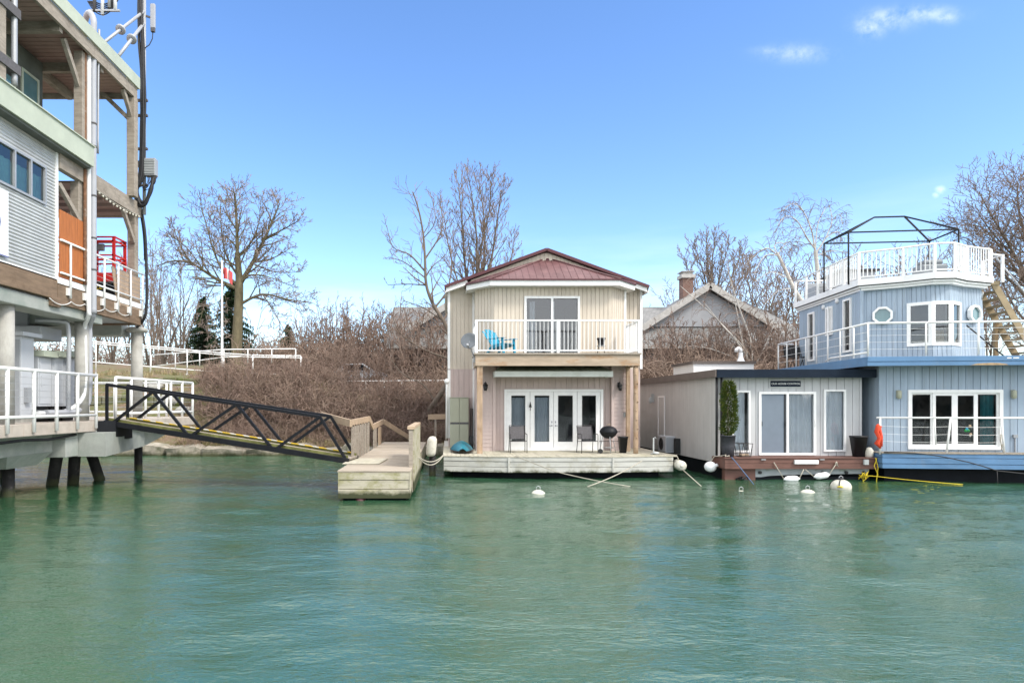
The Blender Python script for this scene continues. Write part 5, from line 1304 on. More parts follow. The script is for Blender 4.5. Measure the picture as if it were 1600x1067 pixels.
def blue_boat():
    t = thing('houseboat', 'pale blue two storey houseboat with white railed roof terrace and rounded upper cabin', 'houseboat', T(Vector((4.5,4,0))))
    UE = 8.6
    m = MB(T); m.box(.75,UE,.5,9,-.6,.42); m.build('hull', MT['hullblack'], t)
    m = MB(T)
    for (za,zb,o) in ((.42,.56,.0),(.572,.74,.012),(.752,.875,.0)): m.box(.48-o,UE,.08-o,.74,za,zb)
    m.build('deck_fascia', MT['bluedk'], t, bevel=.006)
    m = MB(T); m.box(.46,UE,.06,.76,.878,.905); m.build('deck', MT['gravel'], t)
    # lower storey
    a, b = (.72,.74), (UE,.74); h0, h1, hz0, hz1 = 1.57, 4.33, .98, 2.87
    m = MB(T); siding(m, a, b, .88, 3.62, .215, .016, holes=[(h0-.72,h1-.72,hz0,hz1)]); siding(m, (.72,8.8), (.72,.74), .88, 3.62, .12, .012); m.box(.74,UE,8.7,8.8,.88,3.62)
    lw = m.build('lower_wall', MT['blue'], t)
    m = MB(T); frame_at(m, (.72,8.8), (.72,.74), 6.2, 7.0, 1.35, 3.05, .06, .03); sw = m.build('side_window', MT['white'], t)
    m = MB(T); pane_at(m, (.72,8.8), (.72,.74), 6.25, 6.95, 1.4, 3.0, .005); m.build('pane', MT['glassg2'], sw)
    m = MB(T); frame_at(m, a, b, h0-.72, h1-.72, hz0, hz1, .10, .05); fr = m.build('door_frame', MT['white'], t)
    m = MB(T); room(m, a, b, h0-.72, h1-.72, hz0, hz1, 2.4); m.build('interior', MT['dark'], fr)
    W = (h1-h0-.2)/4
    for i in range(4):
        s0 = h0-.72+.10+i*W; s1 = s0+W; d = MB(T); bw = (.05 if i in (0,3) else .085); of = (0.012 if i in (1,2) else -.02)
        for (u0,u1,v0,v1) in ((s0,s0+bw,hz0+.10,hz1-.1),(s1-bw,s1,hz0+.10,hz1-.1),(s0+bw,s1-bw,hz0+.10,hz0+.10+bw),(s0+bw,s1-bw,hz1-.1-bw,hz1-.1)): box_on(d, a, b, u0, u1, v0, v1, -.04+of, of)
        leaf = d.build('door', MT['white'], t)
        g = MB(T); pane_at(g, a, b, s0+bw, s1-bw, hz0+.10+bw, hz1-.1-bw, of-.02); g.build('pane', MT['glassl'], leaf)
        if i == 3: c = MB(T); curtain(c, a, b, s0+W*.35, s1-.02, hz0+.1, hz1-.12, -.16, .03, .13); c.build('curtain', MT['teal'], leaf)
        if i == 0: c = MB(T); curtain(c, a, b, s0-.02, s0+.10, hz0+.1, hz1-.12, -.10, .02, .1); c.build('curtain', MT['teal'], leaf)
        if i == 2:                                           # small flower decal on the glass
            p = lambda u, z: Vector((.72+s0+u, .74-.0, z))
            for (u,z,r,mm) in ((.36,1.62,.05,'chairblue'),(.33,1.58,.05,'greenc'),(.40,1.58,.05,'greenc'),(.45,1.72,.045,'newwood'),(.47,1.46,.045,'newwood'),(.46,1.41,.03,'rakew')):
                q = MB(T); q.lathe(p(u,z), [(0,.008),(r,.0),(r,-.004)], 9, (0,-1,0)); q.build('flower_decal', MT[mm], leaf)
    for u in (1.28, 4.62):
        l = MB(T); l.box(u-.05,u+.05,.70,.74,2.62,2.86); l.lathe((u,.66,2.58), [(.02,0),(.065,.03),(.065,.25),(.02,.28)], 12); l.build('wall_lamp', MT['cupboard'], t)
    m = MB(T); m.box(4.62,4.74,.68,.74,1.36,1.46); m.box(4.67,4.69,.70,.74,.92,1.36); m.build('socket_box', MT['grey'], t)
    # lower railing with slack wires
    z0, z1 = .905, 1.99
    m = MB(T); m.tube([(.35,.16,z1),(UE,.16,z1)], .030, 8); m.build('lower_top_rail', MT['rail'], t)
    for (u, lean) in ((.45,0),(2.42,.06),(2.15,-.02) if False else (3.95,-.05),(5.7,.0),(7.4,0)):
        m = MB(T); m.cyl((u-lean,.16,z0-.06),(u+lean,.16,z1), .030, 8); m.build('rail_post', MT['rail'], t)
    m = MB(T); m.cyl((2.06,.16,1.15),(2.02,.16,z1), .022, 8); m.build('rail_post', MT['rail'], t)
    for z in (1.25,1.48,1.72):
        m = MB(T); pts = []
        for (ua,ub) in ((.45,2.40),(2.40,3.90)): pts += sag((ua,.15,z+.02),(ub,.15,z), .03, 6)[(0 if not pts else 1):]
        m.tube(pts, .005, 5); m.build('wire', MT['rail'], t)
    m = MB(T); rg = random.Random(3); m.tube([(3.88,.13,1.5),(3.86,.12,1.3),(3.90,.13,1.1),(3.93,.12,1.2),(3.88,.12,1.02)], .016, 6); m.build('tied_line', MT['rope'], t)
    # upper deck
    m = MB(T); m.box(0,UE,0,.05,3.60,3.73); m.box(-.0,UE,-.015,.05,3.735,3.885); m.box(0,.05,.05,8.6,3.60,3.885); sl = m.build('upper_fascia', MT['bluedk'], t, bevel=.006)
    m = MB(T); m.box(.05,UE,.05,8.6,3.62,3.87); m.build('upper_deck', MT['grey'], t)
    m = MB(T); m.prism([(0,0),(.1,0),(.1,.1)], 3.6, 3.6) if False else None
    pts = [(2.95,3.608),(3.15,3.655),(3.45,3.67),(3.75,3.665),(3.95,3.63),(4.0,3.606),(3.5,3.602)]
    m.add([(u,-.004,z) for u,z in pts]+[(u,.01,z) for u,z in pts], [tuple(range(7))[::-1]]+[(i,(i+1)%7,7+(i+1)%7,7+i) for i in range(7)]); m.build('bare_patch', MT['bare'], sl)
    m = MB(T)
    for (u,w) in ((3.95,.12),(4.12,.16)): m.box(u,u+w,-.02,-.013,3.80,3.83)
    m.build('peeling_patch', MT['white'], sl)
    zt = 4.93
    m = MB(T); m.tube([(.05,7.1,zt),(.05,.06,zt),(UE,.06,zt)], .034, 8); m.tube([(.05,7.1,zt),(.65,7.1,zt)], .03, 8); m.build('upper_top_rail', MT['rail'], t)
    m = MB(T); m.tube([(.06,2.9,3.93),(.06,2.5,4.02),(.06,.06,4.02)], .03, 8); m.build('bottom_rail', MT['rail'], t)
    rails(t, (.05,.06), (.05,7.1), 8, 3.86, zt, None, .028, (4.15,4.4,4.66))
    for u in (1.72,3.2,4.5,5.9,7.3):
        m = MB(T); m.cyl((u,.06,3.86),(u,.06,zt), .028, 8); m.build('rail_post', MT['rail'], t)
    for z in (4.12,4.34,4.55,4.74):
        m = MB(T); m.tube([(.05,.06,z),(UE,.06,z)], .006, 5); m.build('wire', MT['rail'], t)
    # upper cabin: battered walls with bay window
    A,B,P1,P2,C,D,E,G = (.60,1.60),(1.62,1.08),(2.23,.60),(2.79,.60),(3.40,1.08),(4.42,1.60),(4.42,6.4),(.60,6.4)
    z0, z1 = 3.88, 6.28
    base = [A,B,P1,P2,C,D]; cx, cy = 2.51, 3.5
    def top(p, k=.955): return (cx+(p[0]-cx)*.965, cy+(p[1]-cy)*k)
    tops = [top(p) for p in base]
    m = MB(T)
    wz0, wz1 = 4.32, 5.62
    for i in range(5):
        p, q = base[i], base[i+1]; ln = (Vector(q)-Vector(p)).length; hs_ = []
        if i == 1: hs_ = [(.16, ln-.02, wz0, wz1)]
        if i == 2: hs_ = [(.02, ln-.02, wz0, wz1)]
        if i == 3: hs_ = [(.02, ln-.16, wz0, wz1)]
        siding(m, p, q, z0, z1, .135, .014, holes=hs_, a2=tops[i], b2=tops[i+1])
    siding(m, D, E, z0, z1, .135, .014, a2=tops[5], b2=top(E)); m.box(.62,4.4,6.36,6.4,z0,z1)
    sideholes = [(6.4-5.55,6.4-5.0,4.10,6.0),(6.4-4.05,6.4-3.55,4.95,6.0),(6.4-2.75,6.4-2.2,4.22,6.08)]
    siding(m, G, A, z0, z1, .12, .012, holes=sideholes); cw = m.build('cabin_wall', MT['blue'], t)
    m = MB(T); m.box(.56,.66,1.56,1.66,z0,z1); m.build('corner_trim', MT['blue'], cw)
    for k, h in enumerate(sideholes):
        m = MB(T); frame_at(m, G, A, h[0], h[1], h[2], h[3], .07, .05); w = m.build('cabin_window', MT['white'], t)
        m = MB(T); pane_at(m, G, A, h[0]+.06, h[1]-.06, h[2]+.06, h[3]-.06, -.01); m.build('pane', MT['glass'], w)
        m = MB(T); room(m, G, A, h[0], h[1], h[2], h[3], .6); m.build('interior', MT['dark'], w)
        if k == 1: m = MB(T); m.box(.50,.60,3.7-.02,3.7+.1,4.95,6.0); m.build('shutter', MT['white'], w)
    for (v, z) in ((4.25,6.05),(3.2,6.12)):
        m = MB(T); m.lathe((.60,v,z), [(.09,.0),(.09,.05),(.05,.07),(0,.07)], 10, (-1,0,0)); m.build('wall_vent', MT['vinyl'], t)
    octagon_window(t, (A[0]+.02,A[1]-.04), (B[0]+.02,B[1]-.04), .56, 5.33, .30)
    octagon_window(t, (C[0]-.02,C[1]-.04), (D[0]-.02,D[1]-.04), .58, 5.33, .30)
    m = MB(T); m.tube([(4.12,1.33,5.8),(4.1,1.27,5.9),(4.12,1.27,6.0),(4.15,1.33,6.03)], .02, 6); m.build('hook', MT['screen'], t)
    # bay window: frames follow the battered wall part way up
    def mid(p, z): q = top(p); f = (z-z0)/(z1-z0); return (p[0]+(q[0]-p[0])*f, p[1]+(q[1]-p[1])*f)
    zc = (wz0+wz1)/2
    for i, (l, r_) in enumerate(((.14,0),(0,0),(0,.14))):
        p, q = mid(base[1+i], zc), mid(base[2+i], zc); ln = (Vector(q)-Vector(p)).length
        m = MB(T); frame_at(m, p, q, l-.02, ln-r_+.02, wz0-.05, wz1+.05, .10, .055, back=.12); w = m.build('bay_window', MT['white'], t)
        g = MB(T); pane_at(g, p, q, l+.08, ln-r_-.08, wz0+.05, wz1-.05, .01); g.build('pane', MT['glass'], w)
        if i == 0: g = MB(T); g.box(1.66,3.36,1.16,1.18,wz0-.1,wz1+.1); g.build('interior', MT['dark'], w)
        if i == 1: g = MB(T); curtain(g, p, q, .05, .45, wz0, wz0+.45, -.12, .02, .12); g.build('curtain', MT['bare'], w)
    # roof slab, fascia, gutter
    def off(p, k): d = Vector((p[0]-cx, p[1]-cy)); return (cx+(p[0]-cx)*(1+k/1.9), cy+(p[1]-cy)*(1+k/2.6))
    ring = [A,B,P1,P2,C,D,E,G]; R1 = [off(p,.10) for p in ring]; R2 = [off(p,.04) for p in ring]; R3 = [off(p,.16) for p in ring]
    m = MB(T); m.prism(R2, 6.20, 6.275); m.prism(R1, 6.28, 6.335); m.prism(R3, 6.36, 6.56); rf = m.build('roof', MT['white'], t)
    m = MB(T); m.prism([off(p,.13) for p in ring], 6.337, 6.358); m.build('drip_edge', MT['blacks'], rf)
    # terrace railing
    rz0, rz1 = 6.56, 7.46; RR = [off(p,.10) for p in ring]
    path = [RR[7],RR[0],RR[1],RR[2],RR[3],RR[4],RR[5]]
    m = MB(T); m.tube([Vector((*p,rz1)) for p in path], .030, 8); m.tube([Vector((*RR[7],rz1)), Vector((RR[7][0]+1.2,RR[7][1],rz1))], .03, 8); m.build('terrace_top_rail', MT['rail'], t)
    m = MB(T); s1 = Vector((*RR[7],0)).lerp(Vector((*RR[0],0)), .50)
    m.tube([s1+Vector((0,0,rz0+.08))]+[Vector((*p,rz0+.08)) for p in path[1:]], .022, 8); m.build('terrace_bottom_rail', MT['rail'], t)
    for i in range(len(path)-1):
        p, q = Vector((*path[i],0)), Vector((*path[i+1],0)); ln = (q-p).length; k = max(1, round(ln/.95))
        for j in range(k+(1 if i == len(path)-2 else 0)):
            c = p.lerp(q, j/k); m = MB(T); m.box(c.x-.035,c.x+.035,c.y-.035,c.y+.035,rz0-.2,rz1); m.build('terrace_post', MT['rail'], t)
        if i == 3: continue                                  # the centre bay is a clear panel
        k = int(ln/.115)
        for j in range(1, k):
            c = p.lerp(q, j/k)
            if i == 0 and j/k < .5: continue
            m = MB(T); m.box(c.x-.012,c.x+.012,c.y-.012,c.y+.012,rz0+.08,rz1); m.build('picket', MT['rail'], t)
    m = MB(T); p, q = Vector((*RR[2],0)), Vector((*RR[3],0)); m.add([p+Vector((0,0,rz0+.1)),q+Vector((0,0,rz0+.1)),q+Vector((0,0,rz1-.04)),p+Vector((0,0,rz1-.04))], [(0,1,2,3)]); m.build('clear_panel', MT['clear'], t)
    for z in (6.75,6.95,7.15,7.3):
        m = MB(T); m.tube([Vector((*RR[7],z)), s1+Vector((0,0,z))], .006, 5); m.build('wire', MT['rail'], t)
    # small railed landing at the head of the stairs
    D2 = (RR[5][0]+.42, RR[5][1]+.1)
    for (u,v) in (D2, (D2[0],D2[1]+.9)):
        m = MB(T); m.box(u-.035,u+.035,v-.035,v+.035,6.4,7.3); m.build('terrace_post', MT['rail'], t)
    m = MB(T); m.tube([(RR[5][0],RR[5][1],7.3),(D2[0],D2[1],7.28),(D2[0],D2[1]+.9,7.28)], .026, 8); m.build('landing_rail', MT['rail'], t)
    # wooden ladder stair down to the upper deck
    st = MB(T); ua, va = 4.75, 1.75
    x_top, x_bot, zt_, zb_ = 4.78, 6.05, 6.35, 3.9
    for dv in (0, .78): st.bar((x_top,va+dv,zt_),(x_bot,va+dv,zb_), .05, .20, (1,0,.5))
    stn = st.build('stair_stringer', MT['stair'], t)
    st = MB(T)
    for k in range(1, 11):
        f = k/11; u = x_top+(x_bot-x_top)*f; z = zt_+(zb_-zt_)*f; st.box(u-.13,u+.13,va+.03,va+.75,z-.02,z+.02)
    st.box(x_top-.35,x_top+.12,va-.05,va+.85,zt_-.02,zt_+.10); st.build('stair_tread', MT['stair'], stn)
    st = MB(T); st.bar((5.35,va+.8,3.9),(5.35,va+.8,5.2), .1, .1); st.build('stair_post', MT['bare'], stn)
    for dv in (.0,):
        st = MB(T); st.tube([(x_top-.25,va+dv-.1,7.55),(x_bot+.35,va+dv-.1,4.95)], .022, 8); st.build('hand_rail', MT['steel'], stn)
    return t
blue_boat()
def shade_frame():
    tp = 8.28
    a, b, c, d = T(Vector((.42,2.05,0))), T(Vector((3.9,2.07,0))), T(Vector((3.92,3.66,0))), T(Vector((.30,3.56,0)))
    t = thing('shade_frame', 'bare black gazebo frame without cloth on the white railed roof terrace', 'gazebo', T(Vector((2.5,3,6.57))))
    for p in (a,b,c,d):
        m = MB(); m.cyl(p+Vector((0,0,6.5)), p+Vector((0,0,tp)), .028, 8); m.build('pole', MT['black'], t)
    for (p,q) in ((a,b),(b,c),(c,d),(d,a)):
        m = MB(); m.bar(p+Vector((0,0,tp)), q+Vector((0,0,tp)), .042, .042); m.build('top_bar', MT['black'], t)
    e = (a+d)*.5; f = (b+c)*.5; e2 = e.lerp(f, .36)+Vector((0,0,8.98)); f2 = e.lerp(f, .64)+Vector((0,0,8.98))
    for (p,q) in ((a+Vector((0,0,tp)),e2),(d+Vector((0,0,tp)),e2),(b+Vector((0,0,tp)),f2),(c+Vector((0,0,tp)),f2),(e2,f2)):
        m = MB(); m.bar(p, q, .045, .045); m.build('roof_bar', MT['black'], t)
shade_frame()
def terrace_things():
    o = T(Vector((1.55,4.5,6.57)))
    t = thing('bar_counter', 'grey panelled bar counter with dark top on the roof terrace at left', 'counter', o)
    m = MB(T); m.box(.95,2.05,3.6,4.9,6.57,7.22); m.build('body', MT['grey'], t)
    m = MB(T); m.box(.80,2.15,3.45,5.0,7.22,7.30); m.build('top', MT['blacks'], t)
    m = MB(T); m.box(.93,.95,4.1,4.35,6.57,7.22); m.build('dark_panel', MT['blacks'], t)
    m = MB(T); m.box(.75,1.9,5.3,6.3,6.57,7.05); m.box(.75,1.9,6.15,6.3,7.05,7.3); solo('terrace_bench', m, MT['grey'], 'low grey bench at the back of the roof terrace behind the bar counter', 'bench', T(Vector((1.3,5.8,6.57))), bevel=.02)
    m = MB(T); m.box(2.35,3.15,1.35,1.95,6.57,7.0); m.box(2.45,3.05,1.42,1.9,7.0,7.16); solo('covered_grill', m, MT['dish'], 'grey covered box on the roof terrace behind the clear front panel', 'covered furniture', T(Vector((2.75,1.6,6.57))), bevel=.06)
    # folded chairs on the side catwalk
    for k, v in enumerate((5.7, 6.25)):
        t = thing('folding_chair', ('dark folding chair on the side catwalk, nearer the white rail corner','dark folding chair on the side catwalk, closer to the cabin windows')[1-k], 'chair', T(Vector((.33,v,3.88))))
        m = MB(T); m.slab([(.12,v,4.3),(.52,v,4.3),(.52,v+.40,4.33),(.12,v+.40,4.33)], .03); m.build('seat', MT['blacks'], t)
        m = MB(T); m.slab([(.12,v+.40,4.36),(.52,v+.40,4.36),(.52,v+.52,4.80),(.12,v+.52,4.80)], .03); m.build('backrest', MT['blacks'], t)
        for u in (.14,.50):
            m = MB(T); m.tube([(u,v+.0,3.88),(u,v+.5,4.82)], .014, 6); m.build('leg', MT['blacks'], t)
            m = MB(T); m.tube([(u,v+.45,3.88),(u,v+.02,4.32)], .014, 6); m.build('leg', MT['blacks'], t)
    m = MB(T); m.cyl((3.05,.35,4.86),(4.18,.45,3.9), .022, 8); m.box(4.1,5.6,.42,.50,3.875,3.91)
    solo('boat_hook', m, MT['blacks'], 'black pole leaning on the upper rail before the bay window', 'pole', T(Vector((3.6,.4,3.88))))
    m = MB(T); m.tube([(.30,.05,1.78),(.34,.02,1.72),(.27,.01,1.55),(.36,.02,1.35),(.28,.02,1.2),(.40,.03,1.05)], [.04,.085,.065,.055,.075,.03], 10); m.tube([(.38,.05,1.70),(.42,.03,1.4),(.40,.02,1.1)], [.035,.045,.05], 8)
    solo('life_jacket', m, MT['life'], 'orange red life jacket hung on the end post of the lower blue deck rail', 'life jacket', T(Vector((.3,.05,1.8))))
    m = MB(T); m.tube(sag((.5,.04,.92),(3.6,-.12,.40), -.16, 8)+[Vector((5.4,-.4,.22))], .018, 6); m.tube([(3.6,-.12,.40),(3.62,-.14,-.2)], .012, 6)
    solo('mooring_cable', m, MT['cable'], 'black cable drooping across the blue deck edge down to the water', 'cable', T(Vector((.5,.04,.9))))
terrace_things()
# ------------------------------------------------------------------ tall building on stilts at the left
def corr_rect(m, x, y0, y1, z0, z1, pitch=.087, amp=.013):
    n = max(2, int((z1-z0)/pitch*6)); vs = []; fs = []
    for i in range(n+1):
        z = z0+(z1-z0)*i/n; xx = x+amp*math.sin(2*math.pi*z/pitch); vs += [(xx,y0,z),(xx,y1,z)]
        if i: fs.append((2*i-2,2*i-1,2*i+1,2*i))
    m.add(vs, fs, True)
XE = -10.2
def stilt_building():
    t = thing('stilt_building', 'tall marina building on concrete stilts with corrugated wall and pale green fascias at left', 'building', (-12,17,1.93))
    B = lambda *a: MB().box(*a)
    for k, Y in enumerate((15.33, 18.54, 21.84)):
        m = MB(); m.cyl((-10.55,Y,1.93),(-10.55,Y,4.86), .185, 24)
        if k == 2: m.lathe((-10.55,Y,4.84), [(.19,0),(.34,.05),(.34,.14),(.2,.2)], 24)
        m.build('column', MT['concrete'], t)
    m = MB(); m.box(-10.95,-10.25,12,19.1,4.78,5.10); m.box(-15,-10.95,18.3,18.9,4.7,5.1); m.box(-15,-10.95,15.0,15.6,4.7,5.1); m.box(-15,-10.9,21.5,22.1,4.72,5.1); m.build('concrete_beam', MT['beamc'], t, bevel=.02)
    # upper deck: timber edge beams, soffit, slab
    m = MB(); m.box(-10.32,-10.17,12,16.75,5.15,5.68); m.box(-10.32,-10.17,16.77,21.4,5.04,5.58); m.box(-10.30,-10.16,16.5,16.9,4.95,5.2); m.box(-15,-10.3,21.25,21.4,5.04,5.58); m.build('edge_beam', MT['beamw'], t, bevel=.01)
    m = B(-15,-10.32,12,21.25,5.10,5.14); m.build('deck_soffit', MT['grey'], t)
    m = B(-15,-10.2,12,21.4,5.59,5.65); m.box(-10.22,-10.15,16.75,21.35,5.58,5.74); m.build('upper_floor', MT['white'], t)
    # corrugated wall with a strip window
    wy0, wy1, wz0, wz1 = 13.85, 16.28, 7.46, 8.44
    m = MB(); corr_rect(m, XE, 12, wy0, 5.7, 9.1); corr_rect(m, XE, wy1, 16.72, 5.7, 9.1); corr_rect(m, XE, wy0, wy1, 5.7, wz0); corr_rect(m, XE, wy0, wy1, wz1, 9.1)
    m.box(-15, -10.25, 16.62, 16.68, 5.7, 9.1); m.box(-15,-10.22,12.0,12.06,5.68,9.05); m.box(-15,-14.95,12.06,16.62,5.68,9.05); cw = m.build('corrugated_wall', MT['corr'], t)
    m = B(XE-.03,XE+.035,16.70,16.78,5.66,9.1); m.box(XE-.02,XE+.03,12,16.72,5.64,5.70); m.build('corner_flashing', MT['white'], cw)
    fa, fb = (XE,12), (XE,16.7)                                 # wall line seen from +X: a -> b runs along +Y
    m = MB(); frame_at(m, fa, fb, wy0-12, wy1-12, wz0, wz1, .055, .045, mull=(wy0-12+.62, wy0-12+1.25, wy0-12+1.84)); w = m.build('strip_window', MT['steel'], t)
    for k in range(4):
        m = MB(); pane_at(m, fa, fb, wy0-12+.04+k*.6, wy0-12+.62+k*.6, wz0+.05, wz1-.05, -.01); m.build('pane', MT['glassg'], w)
    m = MB(); curtain(m, fa, fb, wy0-12+.02, wy1-12-.02, wz0, wz1-.28, -.10, .02, .2); m.build('blind', MT['teald'], w)
    m = MB(); room(m, fa, fb, wy0-12, wy1-12, wz0, wz1, 1.5); m.build('interior', MT['teald'], w)
    m = B(XE+.03,XE+.06,12.2,14.83,5.80,7.32); sg = m.build('sign_board', MT['vinyl'], t)
    m = MB(); n = 24; c = Vector((XE+.062,14.11,6.56))
    o = [c+Vector((0,.46*math.cos(2*math.pi*k/n),.42*math.sin(2*math.pi*k/n))) for k in range(n)]; i_ = [c+Vector((0,.30*math.cos(2*math.pi*k/n),.26*math.sin(2*math.pi*k/n))) for k in range(n)]
    m.add(o+i_, [(k,(k+1)%n,n+(k+1)%n,n+k) for k in range(n)]); m.build('blue_lettering', mat('sign_blue', (.02,.04,.22), .5, .05), sg)
    m = B(XE+.058,XE+.064,12.2,14.83,5.80,5.825); m.build('sign_border', MT['blues'], sg)
    # lower fascia
    m = B(-9.93,-9.87,12,17.95,9.05,9.60); m.box(-14.5,-9.93,17.89,17.95,9.05,9.60); m.box(-10.0,-9.83,12,17.98,9.60,9.63); m.build('lower_fascia', MT['green'], t)
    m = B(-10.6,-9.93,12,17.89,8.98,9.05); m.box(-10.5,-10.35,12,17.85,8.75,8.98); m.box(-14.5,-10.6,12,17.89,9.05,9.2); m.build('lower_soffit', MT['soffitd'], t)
    # mid timber beam and the ceiling of the open balcony
    m = B(-10.30,-10.12,16.79,21.3,8.6,9.05); m.box(-15,-10.3,21.12,21.3,8.6,9.0); m.build('mid_beam', MT['timber'], t, bevel=.01)
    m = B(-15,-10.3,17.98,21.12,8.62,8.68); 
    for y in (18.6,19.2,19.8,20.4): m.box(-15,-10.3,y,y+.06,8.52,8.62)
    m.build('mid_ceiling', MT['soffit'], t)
    for (X, Y, w, za, zb) in ((-10.3,17.85,.24,5.65,8.6),(-10.2,17.85,.24,9.05,12.2),(-10.3,21.05,.25,5.65,8.6),(-10.05,20.5,.25,9.05,12.2)):
        m = B(X-w/2,X+w/2,Y-w/2,Y+w/2,za,zb); m.build('post', MT['timber'], t, bevel=.01)
    for (a, b) in (((-10.2,16.85,8.2),(-10.2,17.8,7.5)),((-10.2,17.05,12.15),(-10.2,17.8,11.2)),((-11.0,20.42,12.36),(-10.12,20.5,11.5)),((-10.05,19.9,12.2),(-10.05,20.45,11.55)),((-10.2,20.9,7.7),(-10.2,20.2,8.55)) ):
        m = MB(); m.bar(a, b, .10, .13); m.build('brace', MT['timber'], t)
    # recessed upper storey
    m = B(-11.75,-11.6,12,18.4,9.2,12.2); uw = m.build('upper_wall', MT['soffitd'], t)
    for (ya,yb) in ((15.2,17.2),(17.45,18.2)):
        m = MB(); frame_at(m, (-11.6,12), (-11.6,18.4), ya-12, yb-12, 9.25, 11.6, .07, .04); w = m.build('upper_window', MT['green'], t)
        m = MB(); pane_at(m, (-11.6,12), (-11.6,18.4), ya-12+.06, yb-12-.06, 9.32, 11.54, .015); m.build('pane', MT['glassg2'], w)
    # upper roof
    m = B(-9.93,-9.87,12,20.65,12.55,12.92); m.box(-14.5,-9.93,20.59,20.65,12.55,12.92); m.build('roof_fascia', MT['green'], t)
    m = B(-10.02,-9.935,12,20.6,12.2,12.55); m.box(-14.5,-10.02,20.50,20.58,12.2,12.55); m.build('roof_edge_board', MT['timber'], t)
    m = B(-14.5,-10.02,12,20.5,12.36,12.6); 
    rf = m.build('upper_roof', MT['soffit'], t)
    m = MB()
    for y in np.arange(12.4, 20.3, .19): m.box(-14.4,-10.05,y,y+.165,12.33,12.36)
    m.build('soffit_boards', MT['soffit'], rf)
    m = MB()
    for y in (14.6,16.6,18.6): m.box(-14.4,-10.03,y,y+.14,12.08,12.33)
    m.box(-12.0,-11.85,12,20.3,12.05,12.3); m.build('rafter', MT['timber'], t)
    # balcony rail, cedar screen, plywood
    m = MB(); m.tube([(-10.10,16.78,6.72),(-10.10,21.38,6.72)], .032, 8); m.build('top_rail', MT['rail'], t)
    m = MB(); m.tube([(-10.10,16.78,5.86),(-10.10,21.38,5.86)], .028, 8); m.build('bottom_rail', MT['rail'], t)
    for Y in (17.22,18.0,18.92,19.72,20.5,21.3):
        m = MB(); m.cyl((-10.10,Y,5.25),(-10.10,Y,6.72), .03, 8); m.box(-10.17,-10.10,Y-.10,Y+.04,5.32,5.52); m.build('rail_post', MT['rail'], t)
    for k in range(5):
        m = MB(); z = 5.98+.14*k; m.tube([(-10.10,18.0,z),(-10.10,21.3,z)], .006, 5); m.build('wire', MT['steel'], t)
    m = MB(); y = 16.80
    while y < 17.92: m.box(-10.165,-10.135,y,y+.13,5.76,7.52-.02*(y-16.8)); y += .136
    m.build('cedar_screen', MT['orange'], t)
    m = B(-10.19,-10.165,19.95,21.28,5.52,6.62); m.build('plywood_panel', MT['plywood'], t)
    m = MB(); m.bar((-10.185,19.55,6.62),(-10.15,19.86,5.45), .025, .16, (0,1,0)); m.bar((-10.205,19.72,6.60),(-10.18,19.92,5.5), .02, .12, (0,1,0)); m.build('loose_board', MT['newwood'], t)
    # hung cord and bulbs
    m = MB(); pts = []
    for (ya,yb,z) in ((16.35,17.2,5.12),(17.2,17.95,5.22),(17.95,18.9,5.2),(18.9,19.7,5.3),(19.7,20.5,5.3)): pts += sag((-10.13,ya,z),(-10.13,yb,z), .10, 8)[(1 if pts else 0):]
    m.tube(pts, .012, 5); m.build('hung_cord', MT['rail'], t)
    m = MB(); pts = sag((-10.08,18.2,8.66),(-10.08,21.0,8.62), .12, 14); m.tube(pts, .008, 5)
    for p in pts[1:]: m.sphere(p-Vector((0,0,.06)), .035, 8, 6)
    m.build('bulb_string', MT['buoy'], t)
    # service pipes up the corner
    def pipe(name, pts, r, mt):
        m = MB(); T_ = Tree(1); m.tube(T_.smooth([Vector(p) for p in pts], 5), r, 12); m.build(name, MT[mt], t)
    pipe('service_pipe', [(-10.9,19.1,13.1),(-10.3,18.35,13.55),(-10.03,18.2,13.35),(-10.03,18.2,12.5),(-10.03,18.2,9),(-10.03,18.2,5.4),(-10.06,18.25,5.0),(-10.40,18.66,4.7),(-10.42,18.7,4.3),(-10.42,18.7,2.9),(-10.44,18.6,2.4),(-10.6,18.2,2.2),(-10.75,17.2,2.18)], .082, 'pipew')
    pipe('service_pipe', [(-10.06,18.02,12.2),(-10.06,18.02,9),(-10.06,18.02,5.3),(-10.10,18.1,4.95),(-10.42,18.45,4.65),(-10.43,18.48,4.2),(-10.43,18.48,2.9),(-10.5,18.3,2.45),(-10.7,17.9,2.2),(-10.85,17.0,2.17)], .06, 'vinyl')
    pipe('service_pipe', [(-10.10,17.90,12.9),(-10.10,17.90,9),(-10.10,17.90,5.75)], .045, 'rust')
    pipe('service_pipe', [(-11.3,17.6,4.72),(-10.75,17.9,4.72),(-10.62,18.0,4.5),(-10.62,18.0,3.0),(-10.62,18.0,2.1)], .06, 'steel')
    pipe('service_pipe', [(-10.0,18.45,13.2),(-9.98,18.42,12.6),(-10.0,18.40,12.0),(-10.0,18.38,9.6)], .03, 'steel')
    pipe('service_pipe', [(-9.95,14.75,13.4),(-9.95,14.75,11.0),(-9.95,14.75,9.75)], .065, 'steel')
    m = B(-10.06,-9.90,14.20,14.40,9.63,13.4); m.build('corner_post', MT['timber'], t)
    for z in (10.0,11.3):
        m = B(-10.1,-9.86,14.1,14.85,z,z+.22); m.build('pipe_clamp', MT['fabric'], t)
    for z in (10.35,9.7,7.1,6.2,8.3):
        m = MB(); m.lathe((-10.03,18.2,z), [(.088,0),(.092,.0),(.092,.05),(.088,.05)], 12); m.build('pipe_strap', MT['fabric'], t)
    return t
MT['teald'] = mat('teal_lit_interior', (.34,.50,.48), .9, .3, .8)
MT['blues'] = mat('border_blue', (.10,.12,.32), .5, .05)
